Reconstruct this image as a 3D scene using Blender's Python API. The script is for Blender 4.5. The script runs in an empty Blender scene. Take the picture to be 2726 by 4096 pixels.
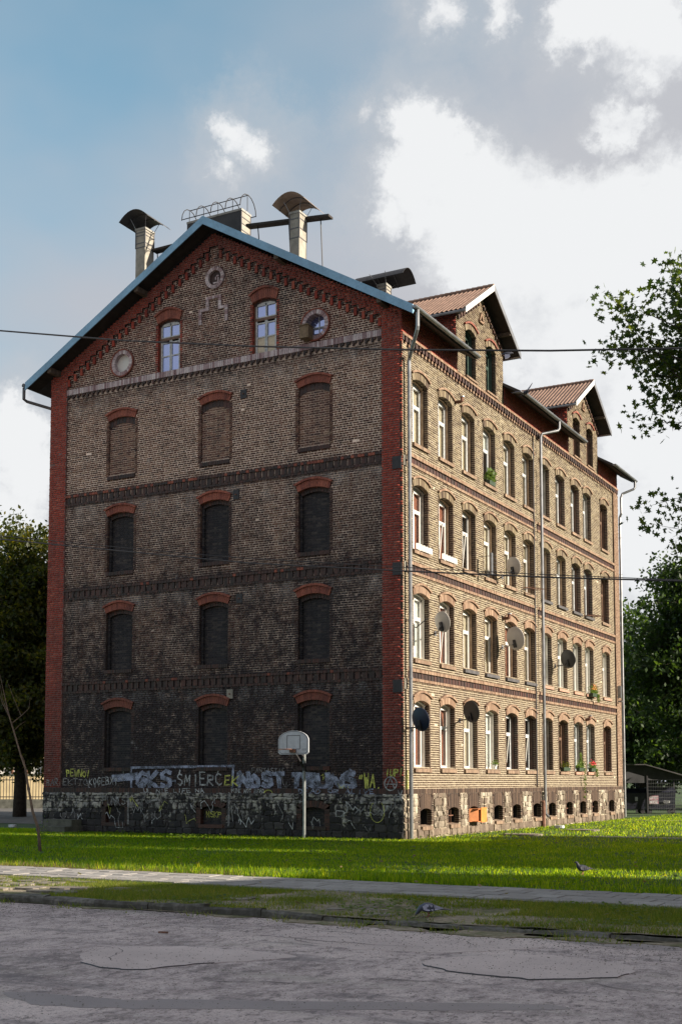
import bpy, math, random
import numpy as np
from mathutils import Vector, Matrix, noise as mnoise

scene = bpy.context.scene
COL = scene.collection
R = math.radians
rng = np.random.default_rng(7)
random.seed(7)

# ------------------------------------------------------------------ camera
EYE = Vector((16.879, -35.158, 1.85))
FWD = Vector((-0.47648, 0.87552, 0.08017)).normalized()
RIGHT = Vector((0.87840, 0.47800, 0.0)).normalized()
UP = RIGHT.cross(FWD).normalized()
cam_data = bpy.data.cameras.new("camera")
cam = bpy.data.objects.new("camera", cam_data)
COL.objects.link(cam)
cam.matrix_world = Matrix(((RIGHT.x, UP.x, -FWD.x, EYE.x), (RIGHT.y, UP.y, -FWD.y, EYE.y), (RIGHT.z, UP.z, -FWD.z, EYE.z), (0, 0, 0, 1)))
cam_data.sensor_fit = 'VERTICAL'
cam_data.sensor_height = 24.0
cam_data.lens = 24.0 * 4925.17 / 4096.0
cam_data.shift_y = (2728.2 - 2048.0) / 4096.0
cam_data.clip_start = 0.1
cam_data.clip_end = 3000.0
scene.camera = cam

# ------------------------------------------------------------------ sun and sky
SUN_AZ = R(10.0)          # from +X towards +Y
SUN_EL = R(22.0)
sun_dir = Vector((math.cos(SUN_EL) * math.cos(SUN_AZ), math.cos(SUN_EL) * math.sin(SUN_AZ), math.sin(SUN_EL)))
sd = bpy.data.lights.new("sun", 'SUN')
sd.energy = 4.8
sd.angle = R(0.6)
sd.color = (1.0, 0.89, 0.72)
sun = bpy.data.objects.new("sun", sd)
COL.objects.link(sun)
sun.rotation_euler = sun_dir.to_track_quat('Z', 'Y').to_euler()

scene.view_settings.view_transform = 'Standard'
scene.view_settings.look = 'None'
scene.view_settings.gamma = 1.0
scene.view_settings.use_curve_mapping = False
scene.view_settings.exposure = 1.3


class NT:
    """tiny node-tree writer"""
    def __init__(s, tree):
        s.t = tree
        tree.nodes.clear()

    def n(s, typ, props=None, **inp):
        nd = s.t.nodes.new(typ)
        for k, v in (props or {}).items():
            setattr(nd, k, v)
        for k, v in inp.items():
            key = k.replace('__', ' ')
            if key.startswith('i') and key[1:].isdigit():
                sock = nd.inputs[int(key[1:])]
            else:
                sock = nd.inputs[key]
            s.put(sock, v)
        return nd

    def put(s, sock, v):
        if isinstance(v, bpy.types.NodeSocket):
            s.t.links.new(v, sock)
        else:
            if sock.type == 'RGBA' and len(v) == 3:
                v = (*v, 1.0)
            sock.default_value = v

    def math(s, op, a, b=0.0, c=0.0, clamp=False):
        nd = s.n('ShaderNodeMath', {'operation': op, 'use_clamp': clamp}, i0=a, i1=b)
        if op in ('MULTIPLY_ADD', 'SMOOTH_MIN', 'SMOOTH_MAX'):
            s.put(nd.inputs[2], c)
        return nd.outputs[0]

    def mix(s, f, a, b, mode='MIX'):
        nd = s.n('ShaderNodeMix', {'data_type': 'RGBA', 'blend_type': mode})
        s.put(nd.inputs[0], f)
        s.put(nd.inputs[6], a)
        s.put(nd.inputs[7], b)
        return nd.outputs[2]

    def ramp(s, f, stops, interp='LINEAR'):
        nd = s.n('ShaderNodeValToRGB')
        cr = nd.color_ramp
        cr.interpolation = interp
        while len(cr.elements) < len(stops):
            cr.elements.new(0.5)
        for e, (p, c) in zip(cr.elements, stops):
            e.position = p
            e.color = (*c, 1.0) if not isinstance(c, (int, float)) else (c, c, c, 1.0)
        s.put(nd.inputs[0], f)
        return nd.outputs[0]

    def noise(s, vec, scale, detail=3.0, rough=0.55, out='Fac'):
        nd = s.n('ShaderNodeTexNoise', None, Scale=scale, Detail=detail, Roughness=rough)
        if vec is not None:
            s.put(nd.inputs['Vector'], vec)
        return nd.outputs[out]

    def smooth(s, v, a, b, lo=0.0, hi=1.0):
        nd = s.n('ShaderNodeMapRange', {'interpolation_type': 'SMOOTHSTEP'}, i0=v, i1=a, i2=b, i3=lo, i4=hi)
        return nd.outputs[0]

    def scalevec(s, v, xyz):
        return s.n('ShaderNodeVectorMath', {'operation': 'MULTIPLY'}, i0=v, i1=xyz).outputs[0]


world = bpy.data.worlds.new("World")
scene.world = world
world.use_nodes = True
w = NT(world.node_tree)
sky = w.n('ShaderNodeTexSky', {'sky_type': 'NISHITA', 'sun_disc': False})
sky.sun_elevation = SUN_EL
sky.sun_rotation = R(90.0) - SUN_AZ
sky.altitude = 200.0
sky.air_density = 1.0
sky.dust_density = 1.6
sky.ozone_density = 1.4
tc = w.n('ShaderNodeTexCoord')
D = tc.outputs['Generated']
# billowing displacement of the direction, so the cloud edges curl
nz = w.n('ShaderNodeTexNoise', None, Vector=D, Scale=13.0, Detail=9.0, Roughness=0.66)
off = w.n('ShaderNodeVectorMath', {'operation': 'SUBTRACT'}, i0=nz.outputs['Color'], i1=(0.5, 0.5, 0.5)).outputs[0]
off = w.scalevec(off, (0.095, 0.095, 0.095))
Dp = w.n('ShaderNodeVectorMath', {'operation': 'ADD'}, i0=D, i1=off).outputs[0]
CLOUDS = [(-0.37, 0.7907, 0.4877, 0.0212), (-0.3591, 0.8053, 0.4718, 0.03), (-0.3755, 0.8097, 0.451, 0.0318), (-0.3422, 0.8309, 0.4388, 0.0424),
 (-0.3093, 0.853, 0.4203, 0.0459), (-0.2756, 0.8737, 0.4009, 0.0565), (-0.2336, 0.8783, 0.4171, 0.0388), (-0.2057, 0.8827, 0.4226, 0.0424),
 (-0.3419, 0.8466, 0.4078, 0.0424), (-0.3727, 0.8229, 0.4289, 0.0247), (-0.2802, 0.8958, 0.3451, 0.0777), (-0.2154, 0.9154, 0.34, 0.0918),
 (-0.4031, 0.8066, 0.4324, 0.0141), (-0.2497, 0.8092, 0.5319, 0.0265), (-0.2202, 0.8152, 0.5358, 0.0353), (-0.1994, 0.8281, 0.5239, 0.0318),
 (-0.2126, 0.8416, 0.4965, 0.0124), (-0.2312, 0.85, 0.4733, 0.0134), (-0.4828, 0.7329, 0.4794, 0.0141), (-0.4746, 0.7421, 0.4733, 0.0095),
 (-0.4946, 0.7394, 0.4569, 0.0088), (-0.4037, 0.7723, 0.4904, 0.0078), (-0.3998, 0.7943, 0.4574, 0.0064), (-0.6689, 0.6942, 0.2657, 0.0282),
 (-0.6636, 0.7082, 0.241, 0.0282), (-0.6754, 0.7075, 0.2079, 0.0353), (-0.2989, 0.7848, 0.5429, 0.0141), (-0.3409, 0.7659, 0.5451, 0.0124),
 (-0.2383, 0.9241, 0.2989, 0.05), (-0.2237, 0.942, 0.2502, 0.06), (-0.2464, 0.9478, 0.2025, 0.05), (-0.2221, 0.9574, 0.1847, 0.07), (-0.3, 0.874, 0.3823, 0.05), (-0.2447, 0.9025, 0.3545, 0.07),
 (-0.09, 0.90, 0.42, 0.09), (0.10, 0.93, 0.34, 0.11), (-0.13, 0.80, 0.58, 0.06), (0.35, 0.85, 0.38, 0.12), (0.6, 0.7, 0.30, 0.12), (-0.78, 0.58, 0.22, 0.05),
 (0.3, -0.8, 0.5, 0.16), (-0.5, -0.75, 0.4, 0.14), (-0.85, -0.2, 0.35, 0.12), (0.1, 0.2, 0.97, 0.14), (-0.25, -0.35, 0.9, 0.15), (0.55, -0.35, 0.75, 0.16), (0.75, -0.6, 0.25, 0.15), (-0.05, -0.9, 0.25, 0.13), (-0.6, -0.45, 0.65, 0.10), (0.6, 0.45, 0.66, 0.16)]
dens = None
for cx, cy, cz, r in CLOUDS:
    v = Vector((cx, cy, cz)).normalized()
    ds = w.n('ShaderNodeVectorMath', {'operation': 'DISTANCE'}, i0=Dp, i1=tuple(v)).outputs['Value']
    k = w.math('MULTIPLY_ADD', ds, -1.0 / r, 1.0)
    # soft union, measured in units of the cloud's own radius
    k = w.math('MULTIPLY', k, min(1.0, r / 0.03))
    dens = k if dens is None else w.math('SMOOTH_MAX', dens, k, 0.15)
fine = w.noise(Dp, 38.0, 5.0, 0.6)
dens = w.math('MULTIPLY_ADD', fine, 0.7, w.math('ADD', dens, -0.30))
mask = w.smooth(dens, -0.20, 0.32)
halo = w.smooth(dens, -1.3, 0.3, 0.0, 0.60)
# a thin bright veil that thickens towards the sun and the horizon
sdot = w.n('ShaderNodeVectorMath', {'operation': 'DOT_PRODUCT'}, i0=D, i1=tuple(sun_dir)).outputs['Value']
sep = w.n('ShaderNodeSeparateXYZ', None, Vector=D)
soft = w.noise(w.scalevec(D, (1.0, 1.0, 1.8)), 3.2, 4.0, 0.5)
low = w.smooth(sep.outputs['Z'], 0.20, 0.53, 0.62, 0.0)
veil = w.math('ADD', w.math('MULTIPLY_ADD', w.math('SUBTRACT', soft, 0.5), 0.8, sdot), low)
veil = w.smooth(veil, -0.50, 0.26, 0.08, 1.0)
CLOUD_WHITE = (3.55, 3.6, 3.65)
VEIL_GREY = (2.12, 2.16, 2.34)
skycol = w.n('ShaderNodeVectorMath', {'operation': 'MULTIPLY'}, i0=sky.outputs[0], i1=(0.55, 0.96, 0.87)).outputs[0]
c1 = w.mix(veil, skycol, VEIL_GREY)
body = w.noise(w.scalevec(D, (1.0, 1.0, 1.5)), 9.0, 6.0, 0.6)
c1 = w.mix(halo, c1, (2.35, 2.4, 2.52))
cl = w.mix(w.smooth(w.math('MULTIPLY_ADD', dens, 0.25, body), 0.34, 0.58), (2.75, 2.82, 2.95), CLOUD_WHITE)
c2 = w.mix(mask, c1, cl)
bg = w.n('ShaderNodeBackground', None, Color=c2, Strength=0.1)
wo = w.n('ShaderNodeOutputWorld', None, Surface=bg.outputs[0])


# ------------------------------------------------------------------ materials
def new_mat(name):
    m = bpy.data.materials.new(name)
    m.use_nodes = True
    k = NT(m.node_tree)
    return m, k


def finish(m, k, color, rough=0.85, bump=None, bump_strength=0.4, dist=0.01, metallic=0.0, spec=0.4, extra=None):
    kw = {}
    b = k.n('ShaderNodeBsdfPrincipled', None, Roughness=rough, Metallic=metallic)
    b.inputs['Specular IOR Level'].default_value = spec
    k.put(b.inputs['Base Color'], color)
    if bump is not None:
        bn = k.n('ShaderNodeBump', None, Strength=bump_strength, Distance=dist, Height=bump)
        k.put(b.inputs['Normal'], bn.outputs[0])
    k.n('ShaderNodeOutputMaterial', None, Surface=b.outputs[0])
    return m


def simple(name, col, rough=0.7, var=0.25, scale=3.0, metallic=0.0, spec=0.4):
    m, k = new_mat(name)
    geo = k.n('ShaderNodeNewGeometry')
    nz = k.noise(geo.outputs['Position'], scale, 4.0)
    nz2 = k.noise(geo.outputs['Position'], scale * 9, 3.0)
    f = k.math('MULTIPLY_ADD', nz, 0.7, k.math('MULTIPLY', nz2, 0.3))
    f = k.smooth(f, 0.3, 0.7)
    c = k.mix(f, tuple(x * (1 - var) for x in col), tuple(min(1, x * (1 + var)) for x in col))
    return finish(m, k, c, rough, nz2, 0.15, 0.01, metallic, spec)


def island(k):
    geo = k.n('ShaderNodeNewGeometry')
    oi = k.n('ShaderNodeObjectInfo')
    r = k.math('FRACT', k.math('ADD', geo.outputs['Random Per Island'], oi.outputs['Random']))
    return geo, r


def brick_mat(name, stops, soot_col, soot_fn, mottle=0.35, rough=0.9, wash=False):
    """per-brick colour from the stops, covered with soot whose reach is soot_fn(k, pos, z)"""
    m, k = new_mat(name)
    geo, r = island(k)
    pos = geo.outputs['Position']
    z = k.n('ShaderNodeSeparateXYZ', None, Vector=pos).outputs['Z']
    base = k.ramp(r, stops)
    fn = k.noise(pos, 26.0, 4.0, 0.65)
    base = k.mix(k.math('MULTIPLY', k.smooth(fn, 0.35, 0.75), mottle), base, (0.02, 0.016, 0.014))
    soot = soot_fn(k, pos, z)
    base = k.mix(soot, base, soot_col)
    # grime and spalled faces in clusters of a few bricks
    cl = k.noise(k.scalevec(pos, (1.0, 1.0, 1.7)), 3.6, 4.0, 0.75)
    base = k.mix(k.smooth(cl, 0.46, 0.30, 0.0, 0.75 if wash else 0.45), base, (0.018, 0.014, 0.014))
    base = k.mix(k.smooth(cl, 0.60, 0.74, 0.0, 0.40 if wash else 0.15), base, (0.33, 0.25, 0.19))
    if wash: base = lime_wash(k, pos, z, base)
    return finish(m, k, base, rough, fn, 0.35, 0.01)


def lime_wash(k, pos, z, base):
    # lime leached out of the ledges, and scraps of old render left on the wall
    band = k.ramp(k.math('DIVIDE', z, 22.0), [(0.0, 0.0), (0.195, 0.02), (0.222, 0.30), (0.232, 0.32), (0.236, 0.0), (0.355, 0.0), (0.378, 0.34), (0.389, 0.36), (0.393, 0.0),
                                              (0.512, 0.0), (0.538, 0.38), (0.549, 0.40), (0.553, 0.0), (0.700, 0.02), (0.716, 0.34), (0.726, 0.30), (0.738, 0.0), (1.0, 0.0)])
    n1 = k.noise(k.scalevec(pos, (1.0, 1.0, 0.5)), 2.4, 5.0, 0.7)
    f = k.math('MULTIPLY', band, k.smooth(n1, 0.40, 0.66, 0.0, 1.5))
    n2 = k.noise(pos, 1.15, 5.0, 0.65)
    f = k.math('ADD', f, k.smooth(n2, 0.68, 0.74, 0.0, 0.55), clamp=True)
    return k.mix(f, base, (0.26, 0.245, 0.245))


def streaks(k, pos, sc=1.0):
    return k.noise(k.scalevec(pos, (2.2 * sc, 2.2 * sc, 0.28 * sc)), 1.6, 5.0, 0.6)


def soot_gable(k, pos, z):
    # heavy soot low down, lighter storey by storey (the ledges keep the wash-off lines apart)
    zz = k.math('DIVIDE', z, 22.0)
    s = k.ramp(zz, [(0.0, 1.0), (0.225, 0.98), (0.245, 1.0), (0.262, 0.88), (0.385, 0.78), (0.40, 0.95), (0.42, 0.66), (0.545, 0.52), (0.56, 0.85),
                    (0.585, 0.30), (0.72, 0.22), (0.735, 0.5), (0.76, 0.52), (0.97, 0.56)])
    big = k.noise(pos, 0.55, 4.0, 0.6)
    st = streaks(k, pos)
    rep_ = k.noise(pos, 0.23, 3.0, 0.5)
    d = k.math('MULTIPLY_ADD', k.math('SUBTRACT', big, 0.5), 1.3, s)
    d = k.math('MULTIPLY_ADD', k.math('SUBTRACT', rep_, 0.5), 0.9, d)
    d = k.math('MULTIPLY_ADD', k.math('SUBTRACT', st, 0.5), 1.3, d)
    return k.math('ADD', d, 0.0, clamp=True)


def soot_light(k, pos, z):
    big = k.noise(pos, 0.5, 4.0, 0.6)
    st = streaks(k, pos)
    s = k.ramp(k.math('DIVIDE', z, 22.0), [(0.0, 0.74), (0.10, 0.66), (0.235, 0.46), (0.25, 0.55), (0.27, 0.30), (0.40, 0.22), (0.75, 0.10), (0.85, 0.22)])
    d = k.math('MULTIPLY_ADD', k.math('SUBTRACT', big, 0.5), 0.7, s)
    d = k.math('MULTIPLY_ADD', k.math('SUBTRACT', st, 0.5), 0.5, d)
    return k.math('ADD', d, 0.0, clamp=True)


def soot_red(k, pos, z):
    big = k.noise(pos, 0.7, 4.0, 0.6)
    st = streaks(k, pos)
    s = k.ramp(k.math('DIVIDE', z, 22.0), [(0.0, 0.80), (0.12, 0.60), (0.25, 0.34), (0.42, 0.16), (0.6, -0.05), (0.72, 0.10), (0.85, 0.28), (0.97, 0.60)])
    d = k.math('MULTIPLY_ADD', k.math('SUBTRACT', big, 0.5), 1.0, s)
    d = k.math('MULTIPLY_ADD', k.math('SUBTRACT', st, 0.5), 0.8, d)
    return k.math('ADD', d, 0.0, clamp=True)


def no_soot(k, pos, z):
    return 0.0


def some_soot(a):
    def f(k, pos, z):
        st = streaks(k, pos, 1.3)
        return k.smooth(st, 0.35, 0.8, 0.0, a)
    return f


M = {}
M['brick_gable'] = brick_mat('sooty_brick', [(0.0, (0.100, 0.040, 0.031)), (0.3, (0.18, 0.086, 0.060)), (0.6, (0.27, 0.155, 0.105)), (0.82, (0.050, 0.023, 0.022)), (1.0, (0.36, 0.235, 0.165))],
                             (0.027, 0.0200, 0.0225), soot_gable, wash=True)
M['brick_attic'] = brick_mat('sooty_reddish_brick', [(0.0, (0.13, 0.040, 0.032)), (0.3, (0.21, 0.078, 0.056)), (0.6, (0.27, 0.135, 0.095)), (0.82, (0.060, 0.026, 0.026)), (1.0, (0.35, 0.20, 0.15))],
                             (0.0235, 0.0165, 0.0195), soot_gable, wash=True)
M['brick_red'] = brick_mat('red_brick', [(0.0, (0.27, 0.040, 0.026)), (0.4, (0.42, 0.064, 0.038)), (0.75, (0.32, 0.052, 0.034)), (1.0, (0.50, 0.120, 0.075))],
                           (0.030, 0.017, 0.018), soot_red)
M['brick_buff'] = brick_mat('buff_brick', [(0.0, (0.072, 0.046, 0.030)), (0.22, (0.155, 0.117, 0.070)), (0.5, (0.225, 0.180, 0.112)), (0.75, (0.050, 0.031, 0.022)), (1.0, (0.30, 0.252, 0.168))],
                            (0.085, 0.052, 0.036), soot_light, 0.3)
M['brick_orange'] = brick_mat('orange_brick', [(0.0, (0.185, 0.110, 0.072)), (0.5, (0.245, 0.160, 0.108)), (1.0, (0.31, 0.215, 0.150))], (0.10, 0.06, 0.045), some_soot(0.5), 0.2)
M['brick_dark'] = brick_mat('dark_glazed_brick', [(0.0, (0.030, 0.017, 0.015)), (0.6, (0.055, 0.024, 0.020)), (1.0, (0.085, 0.030, 0.022))], (0.018, 0.015, 0.015), some_soot(0.7), 0.3, 0.6)
M['brick_black'] = brick_mat('blackened_infill_brick', [(0.0, (0.020, 0.020, 0.026)), (0.6, (0.034, 0.032, 0.038)), (1.0, (0.075, 0.065, 0.062))], (0.016, 0.017, 0.021), some_soot(0.8), 0.3)
M['brick_brown'] = brick_mat('brown_jamb_brick', [(0.0, (0.040, 0.024, 0.018)), (0.6, (0.075, 0.046, 0.033)), (1.0, (0.13, 0.083, 0.057))], (0.025, 0.018, 0.015), some_soot(0.6), 0.3)
M['brick_arch'] = brick_mat('arch_brick', [(0.0, (0.26, 0.080, 0.055)), (0.5, (0.34, 0.110, 0.074)), (1.0, (0.20, 0.062, 0.048))], (0.034, 0.024, 0.024), soot_red, 0.3)
M['brick_washed'] = brick_mat('whitewashed_brick', [(0.0, (0.27, 0.17, 0.18)), (0.5, (0.48, 0.39, 0.41)), (1.0, (0.62, 0.55, 0.56))], (0.12, 0.06, 0.065), some_soot(0.55), 0.2)


def mortar_mat(name, hi, lo, fn, spot=0.5):
    m, k = new_mat(name)
    geo = k.n('ShaderNodeNewGeometry')
    pos = geo.outputs['Position']
    z = k.n('ShaderNodeSeparateXYZ', None, Vector=pos).outputs['Z']
    s = fn(k, pos, z)
    sp = k.noise(pos, 4.2, 5.0, 0.78)
    s = k.math('MULTIPLY_ADD', k.math('SUBTRACT', sp, 0.5), spot * 2.4, s)
    s = k.math('ADD', s, 0.0, clamp=True)
    c = k.mix(s, hi, lo)
    return finish(m, k, c, 0.95, sp, 0.3, 0.01)


def mortar_soot(k, pos, z):
    s = k.ramp(k.math('DIVIDE', z, 22.0), [(0.0, 1.1), (0.225, 1.0), (0.235, 1.1), (0.255, 0.84), (0.385, 0.70), (0.40, 1.0), (0.425, 0.56), (0.545, 0.42), (0.555, 0.9),
                                           (0.58, 0.08), (0.69, -0.10), (0.72, 0.30), (0.735, 0.6), (0.77, 0.30), (0.90, 0.45), (1.0, 0.75)])
    big = k.noise(pos, 0.5, 4.0, 0.6)
    return k.math('MULTIPLY_ADD', k.math('SUBTRACT', big, 0.5), 0.9, s)


def mortar_right(k, pos, z):
    s = k.ramp(k.math('DIVIDE', z, 22.0), [(0.0, 0.15), (0.2, 0.15), (0.235, 0.3), (0.25, 0.15), (0.7, 0.15), (0.78, 0.6)])
    return s


M['mortar_gable'] = mortar_mat('gable_mortar', (0.86, 0.68, 0.57), (0.032, 0.026, 0.029), mortar_soot, 0.9)
M['mortar_red'] = mortar_mat('pilaster_mortar', (0.34, 0.20, 0.18), (0.05, 0.022, 0.022), lambda k, p, z: 0.55, 0.5)
M['mortar_buff'] = mortar_mat('facade_mortar', (0.44, 0.385, 0.29), (0.17, 0.130, 0.095), mortar_right, 0.45)
M['mortar_black'] = mortar_mat('infill_mortar', (0.15, 0.14, 0.135), (0.018, 0.018, 0.022), lambda k, p, z: 0.70, 0.6)
M['mortar_orange'] = mortar_mat('band_mortar', (0.28, 0.20, 0.145), (0.11, 0.065, 0.045), lambda k, p, z: 0.35, 0.4)


def stone_mat(name, stops, dark, amount, lo=0.38, hi=0.66):
    m, k = new_mat(name)
    geo, r = island(k)
    pos = geo.outputs['Position']
    c = k.ramp(r, stops)
    a = k.noise(pos, 2.3, 6.0, 0.7)
    b = k.noise(pos, 15.0, 4.0, 0.6)
    st = streaks(k, pos, 2.2)
    f = k.math('MULTIPLY_ADD', b, 0.35, k.math('MULTIPLY_ADD', st, 0.35, k.math('MULTIPLY', a, 0.55)))
    f = k.smooth(f, lo + 0.1, hi + 0.1, 1.0 * amount, 0.0)
    c = k.mix(f, c, dark)
    return finish(m, k, c, 0.9, k.math('ADD', a, k.math('MULTIPLY', b, 0.5)), 0.6, 0.03)


def _peeling():
    m, k = new_mat('peeling_painted_stone')
    geo, r = island(k)
    pos = geo.outputs['Position']
    z = k.n('ShaderNodeSeparateXYZ', None, Vector=pos).outputs['Z']
    dark = k.ramp(r, [(0.0, (0.016, 0.015, 0.018)), (0.6, (0.030, 0.028, 0.031)), (1.0, (0.060, 0.055, 0.056))])
    pale = k.ramp(r, [(0.0, (0.30, 0.285, 0.265)), (0.5, (0.42, 0.40, 0.365)), (1.0, (0.24, 0.235, 0.24))])
    a = k.noise(pos, 1.3, 7.0, 0.72)
    b = k.noise(pos, 6.0, 6.0, 0.72)
    st = k.noise(k.scalevec(pos, (5.0, 5.0, 0.8)), 1.7, 5.0, 0.65)
    f = k.math('MULTIPLY_ADD', a, 0.8, k.math('MULTIPLY_ADD', b, 1.0, k.math('MULTIPLY', st, 0.55)))
    up = k.smooth(z, 0.0, 1.3, -0.16, 0.10)
    f = k.math('ADD', f, up)
    f = k.math('MULTIPLY_ADD', k.math('SUBTRACT', r, 0.5), 0.08, f)
    c = k.mix(k.smooth(f, 1.20, 1.38, 0.0, 0.95), dark, pale)
    return finish(m, k, c, 0.9, k.math('ADD', a, k.math('MULTIPLY', b, 0.5)), 0.6, 0.03)


M['stone_dark'] = _peeling()
M['stone_pale'] = stone_mat('whitewashed_stone', [(0.0, (0.12, 0.096, 0.072)), (0.5, (0.24, 0.20, 0.155)), (1.0, (0.42, 0.38, 0.31))], (0.075, 0.056, 0.043), 0.95, 0.36, 0.62)
M['stone_brown'] = stone_mat('rubble_stone', [(0.0, (0.10, 0.074, 0.055)), (0.5, (0.17, 0.13, 0.097)), (1.0, (0.25, 0.20, 0.15))], (0.07, 0.05, 0.04), 0.8, 0.4, 0.68)
M['sheet_blue'] = simple('blue_sheet_metal', (0.18, 0.33, 0.48), 0.5, 0.2, 1.2, 0.0, 0.5)
M['tin'] = simple('galvanised_tin', (0.25, 0.255, 0.27), 0.38, 0.25, 3.0, 0.75)
M['tin_dark'] = simple('dark_tin', (0.10, 0.095, 0.10), 0.5, 0.3, 3.0, 0.4)
M['rust'] = simple('rusty_steel', (0.16, 0.075, 0.05), 0.8, 0.35, 8.0)
M['iron'] = simple('black_iron', (0.030, 0.028, 0.032), 0.6, 0.3, 8.0)
M['tar'] = simple('tar_felt', (0.045, 0.045, 0.05), 0.8, 0.3, 2.0)
M['soffit'] = simple('dark_soffit_board', (0.030, 0.024, 0.022), 0.85, 0.35, 3.0)
M['rafter'] = simple('weathered_timber', (0.085, 0.065, 0.05), 0.85, 0.35, 6.0)
M['concrete'] = simple('grey_concrete', (0.27, 0.265, 0.25), 0.9, 0.25, 4.0)
M['concrete_dark'] = simple('stained_concrete', (0.10, 0.10, 0.085), 0.9, 0.35, 4.0)
M['render'] = simple('cream_chimney_render', (0.27, 0.25, 0.215), 0.9, 0.22, 4.0)
M['red_roof'] = simple('red_corrugated_sheet', (0.235, 0.148, 0.112), 0.7, 0.25, 2.5)
M['white_paint'] = simple('white_pvc', (0.56, 0.545, 0.52), 0.4, 0.08, 3.0)
M['old_white'] = simple('flaking_white_paint', (0.42, 0.43, 0.44), 0.6, 0.3, 14.0)
M['white_plaster'] = simple('white_reveal_plaster', (0.58, 0.55, 0.50), 0.85, 0.10, 6.0)
M['tan_plaster'] = simple('tan_reveal_plaster', (0.30, 0.215, 0.145), 0.9, 0.28, 6.0)
M['brown_plaster'] = simple('brown_reveal_plaster', (0.10, 0.065, 0.05), 0.9, 0.3, 6.0)
M['grey_plaster'] = simple('grey_reveal_plaster', (0.24, 0.22, 0.195), 0.9, 0.25, 6.0)
M['sill_brick'] = brick_mat('sill_brick', [(0.0, (0.20, 0.13, 0.09)), (1.0, (0.33, 0.23, 0.16))], (0.07, 0.05, 0.04), some_soot(0.7), 0.3)
M['sill_tile'] = simple('terracotta_sill', (0.33, 0.19, 0.14), 0.7, 0.2, 5.0)
M['curtain'] = simple('beige_curtain', (0.50, 0.43, 0.33), 0.9, 0.2, 9.0)
M['curtain_white'] = simple('net_curtain', (0.66, 0.65, 0.62), 0.9, 0.12, 9.0)
M['curtain_red'] = simple('russet_curtain', (0.30, 0.12, 0.08), 0.9, 0.25, 9.0)
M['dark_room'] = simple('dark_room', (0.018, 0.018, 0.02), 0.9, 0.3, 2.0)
M['wood_green'] = simple('dark_green_frame', (0.030, 0.055, 0.045), 0.5, 0.3, 8.0)
M['wood_brown'] = simple('brown_window_frame', (0.13, 0.075, 0.05), 0.6, 0.3, 8.0)
M['wood_orange'] = simple('varnished_orange_wood', (0.52, 0.19, 0.045), 0.45, 0.22, 5.0)
M['wood_orange2'] = simple('faded_orange_wood', (0.50, 0.19, 0.075), 0.6, 0.22, 5.0)
M['tan_tin'] = simple('tan_painted_tin', (0.30, 0.22, 0.17), 0.6, 0.25, 4.0)
M['wood_box'] = simple('old_box_timber', (0.17, 0.12, 0.075), 0.8, 0.35, 9.0)
M['dish_white'] = simple('pale_dish_paint', (0.36, 0.34, 0.32), 0.5, 0.08, 3.0)
M['dish_grey'] = simple('grey_dish_paint', (0.36, 0.34, 0.33), 0.5, 0.08, 3.0)
M['dish_navy'] = simple('navy_dish_paint', (0.012, 0.018, 0.045), 0.45, 0.15, 3.0)
M['dish_black'] = simple('charcoal_dish_paint', (0.028, 0.028, 0.03), 0.5, 0.15, 3.0)
M['board'] = simple('worn_backboard_paint', (0.47, 0.48, 0.52), 0.55, 0.12, 9.0)
M['board_line'] = simple('backboard_black_line', (0.055, 0.055, 0.065), 0.6, 0.2, 9.0)
M['pole'] = simple('grey_galvanised_pole', (0.20, 0.215, 0.22), 0.5, 0.2, 5.0, 0.3)
M['g_white'] = None
M['kerb'] = stone_mat('kerb_granite', [(0.0, (0.10, 0.092, 0.085)), (1.0, (0.21, 0.195, 0.18))], (0.04, 0.036, 0.026), 0.85, 0.42, 0.70)
M['slab'] = stone_mat('paving_slab_concrete', [(0.0, (0.225, 0.21, 0.205)), (0.5, (0.26, 0.245, 0.24)), (1.0, (0.30, 0.285, 0.275))], (0.15, 0.135, 0.12), 0.45, 0.35, 0.6)
M['sett'] = stone_mat('worn_sett_stone', [(0.0, (0.16, 0.14, 0.12)), (1.0, (0.30, 0.265, 0.235))], (0.08, 0.065, 0.045), 0.7, 0.38, 0.62)


def spray(name, col, hold):
    """spray paint that has gone patchy: the brick's dark shows through where it wore off"""
    m, k = new_mat(name)
    geo = k.n('ShaderNodeNewGeometry')
    a = k.noise(geo.outputs['Position'], 5.0, 6.0, 0.75)
    b = k.noise(k.scalevec(geo.outputs['Position'], (1.6, 1.6, 6.0)), 11.0, 4.0, 0.7)
    f = k.smooth(k.math('MULTIPLY_ADD', a, 0.5, k.math('MULTIPLY', b, 0.5)), 0.42, 0.56)
    c = k.mix(k.math('MULTIPLY', f, hold), col, (0.03, 0.03, 0.035))
    return finish(m, k, c, 0.8)


M['g_white'] = spray('white_spray', (0.50, 0.51, 0.54), 0.8)
M['g_blue'] = spray('pale_blue_spray', (0.36, 0.40, 0.56), 0.92)
M['g_yellow'] = spray('yellow_spray', (0.58, 0.60, 0.13), 0.7)
M['g_grey'] = spray('faded_grey_spray', (0.30, 0.29, 0.30), 0.85)


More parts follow.
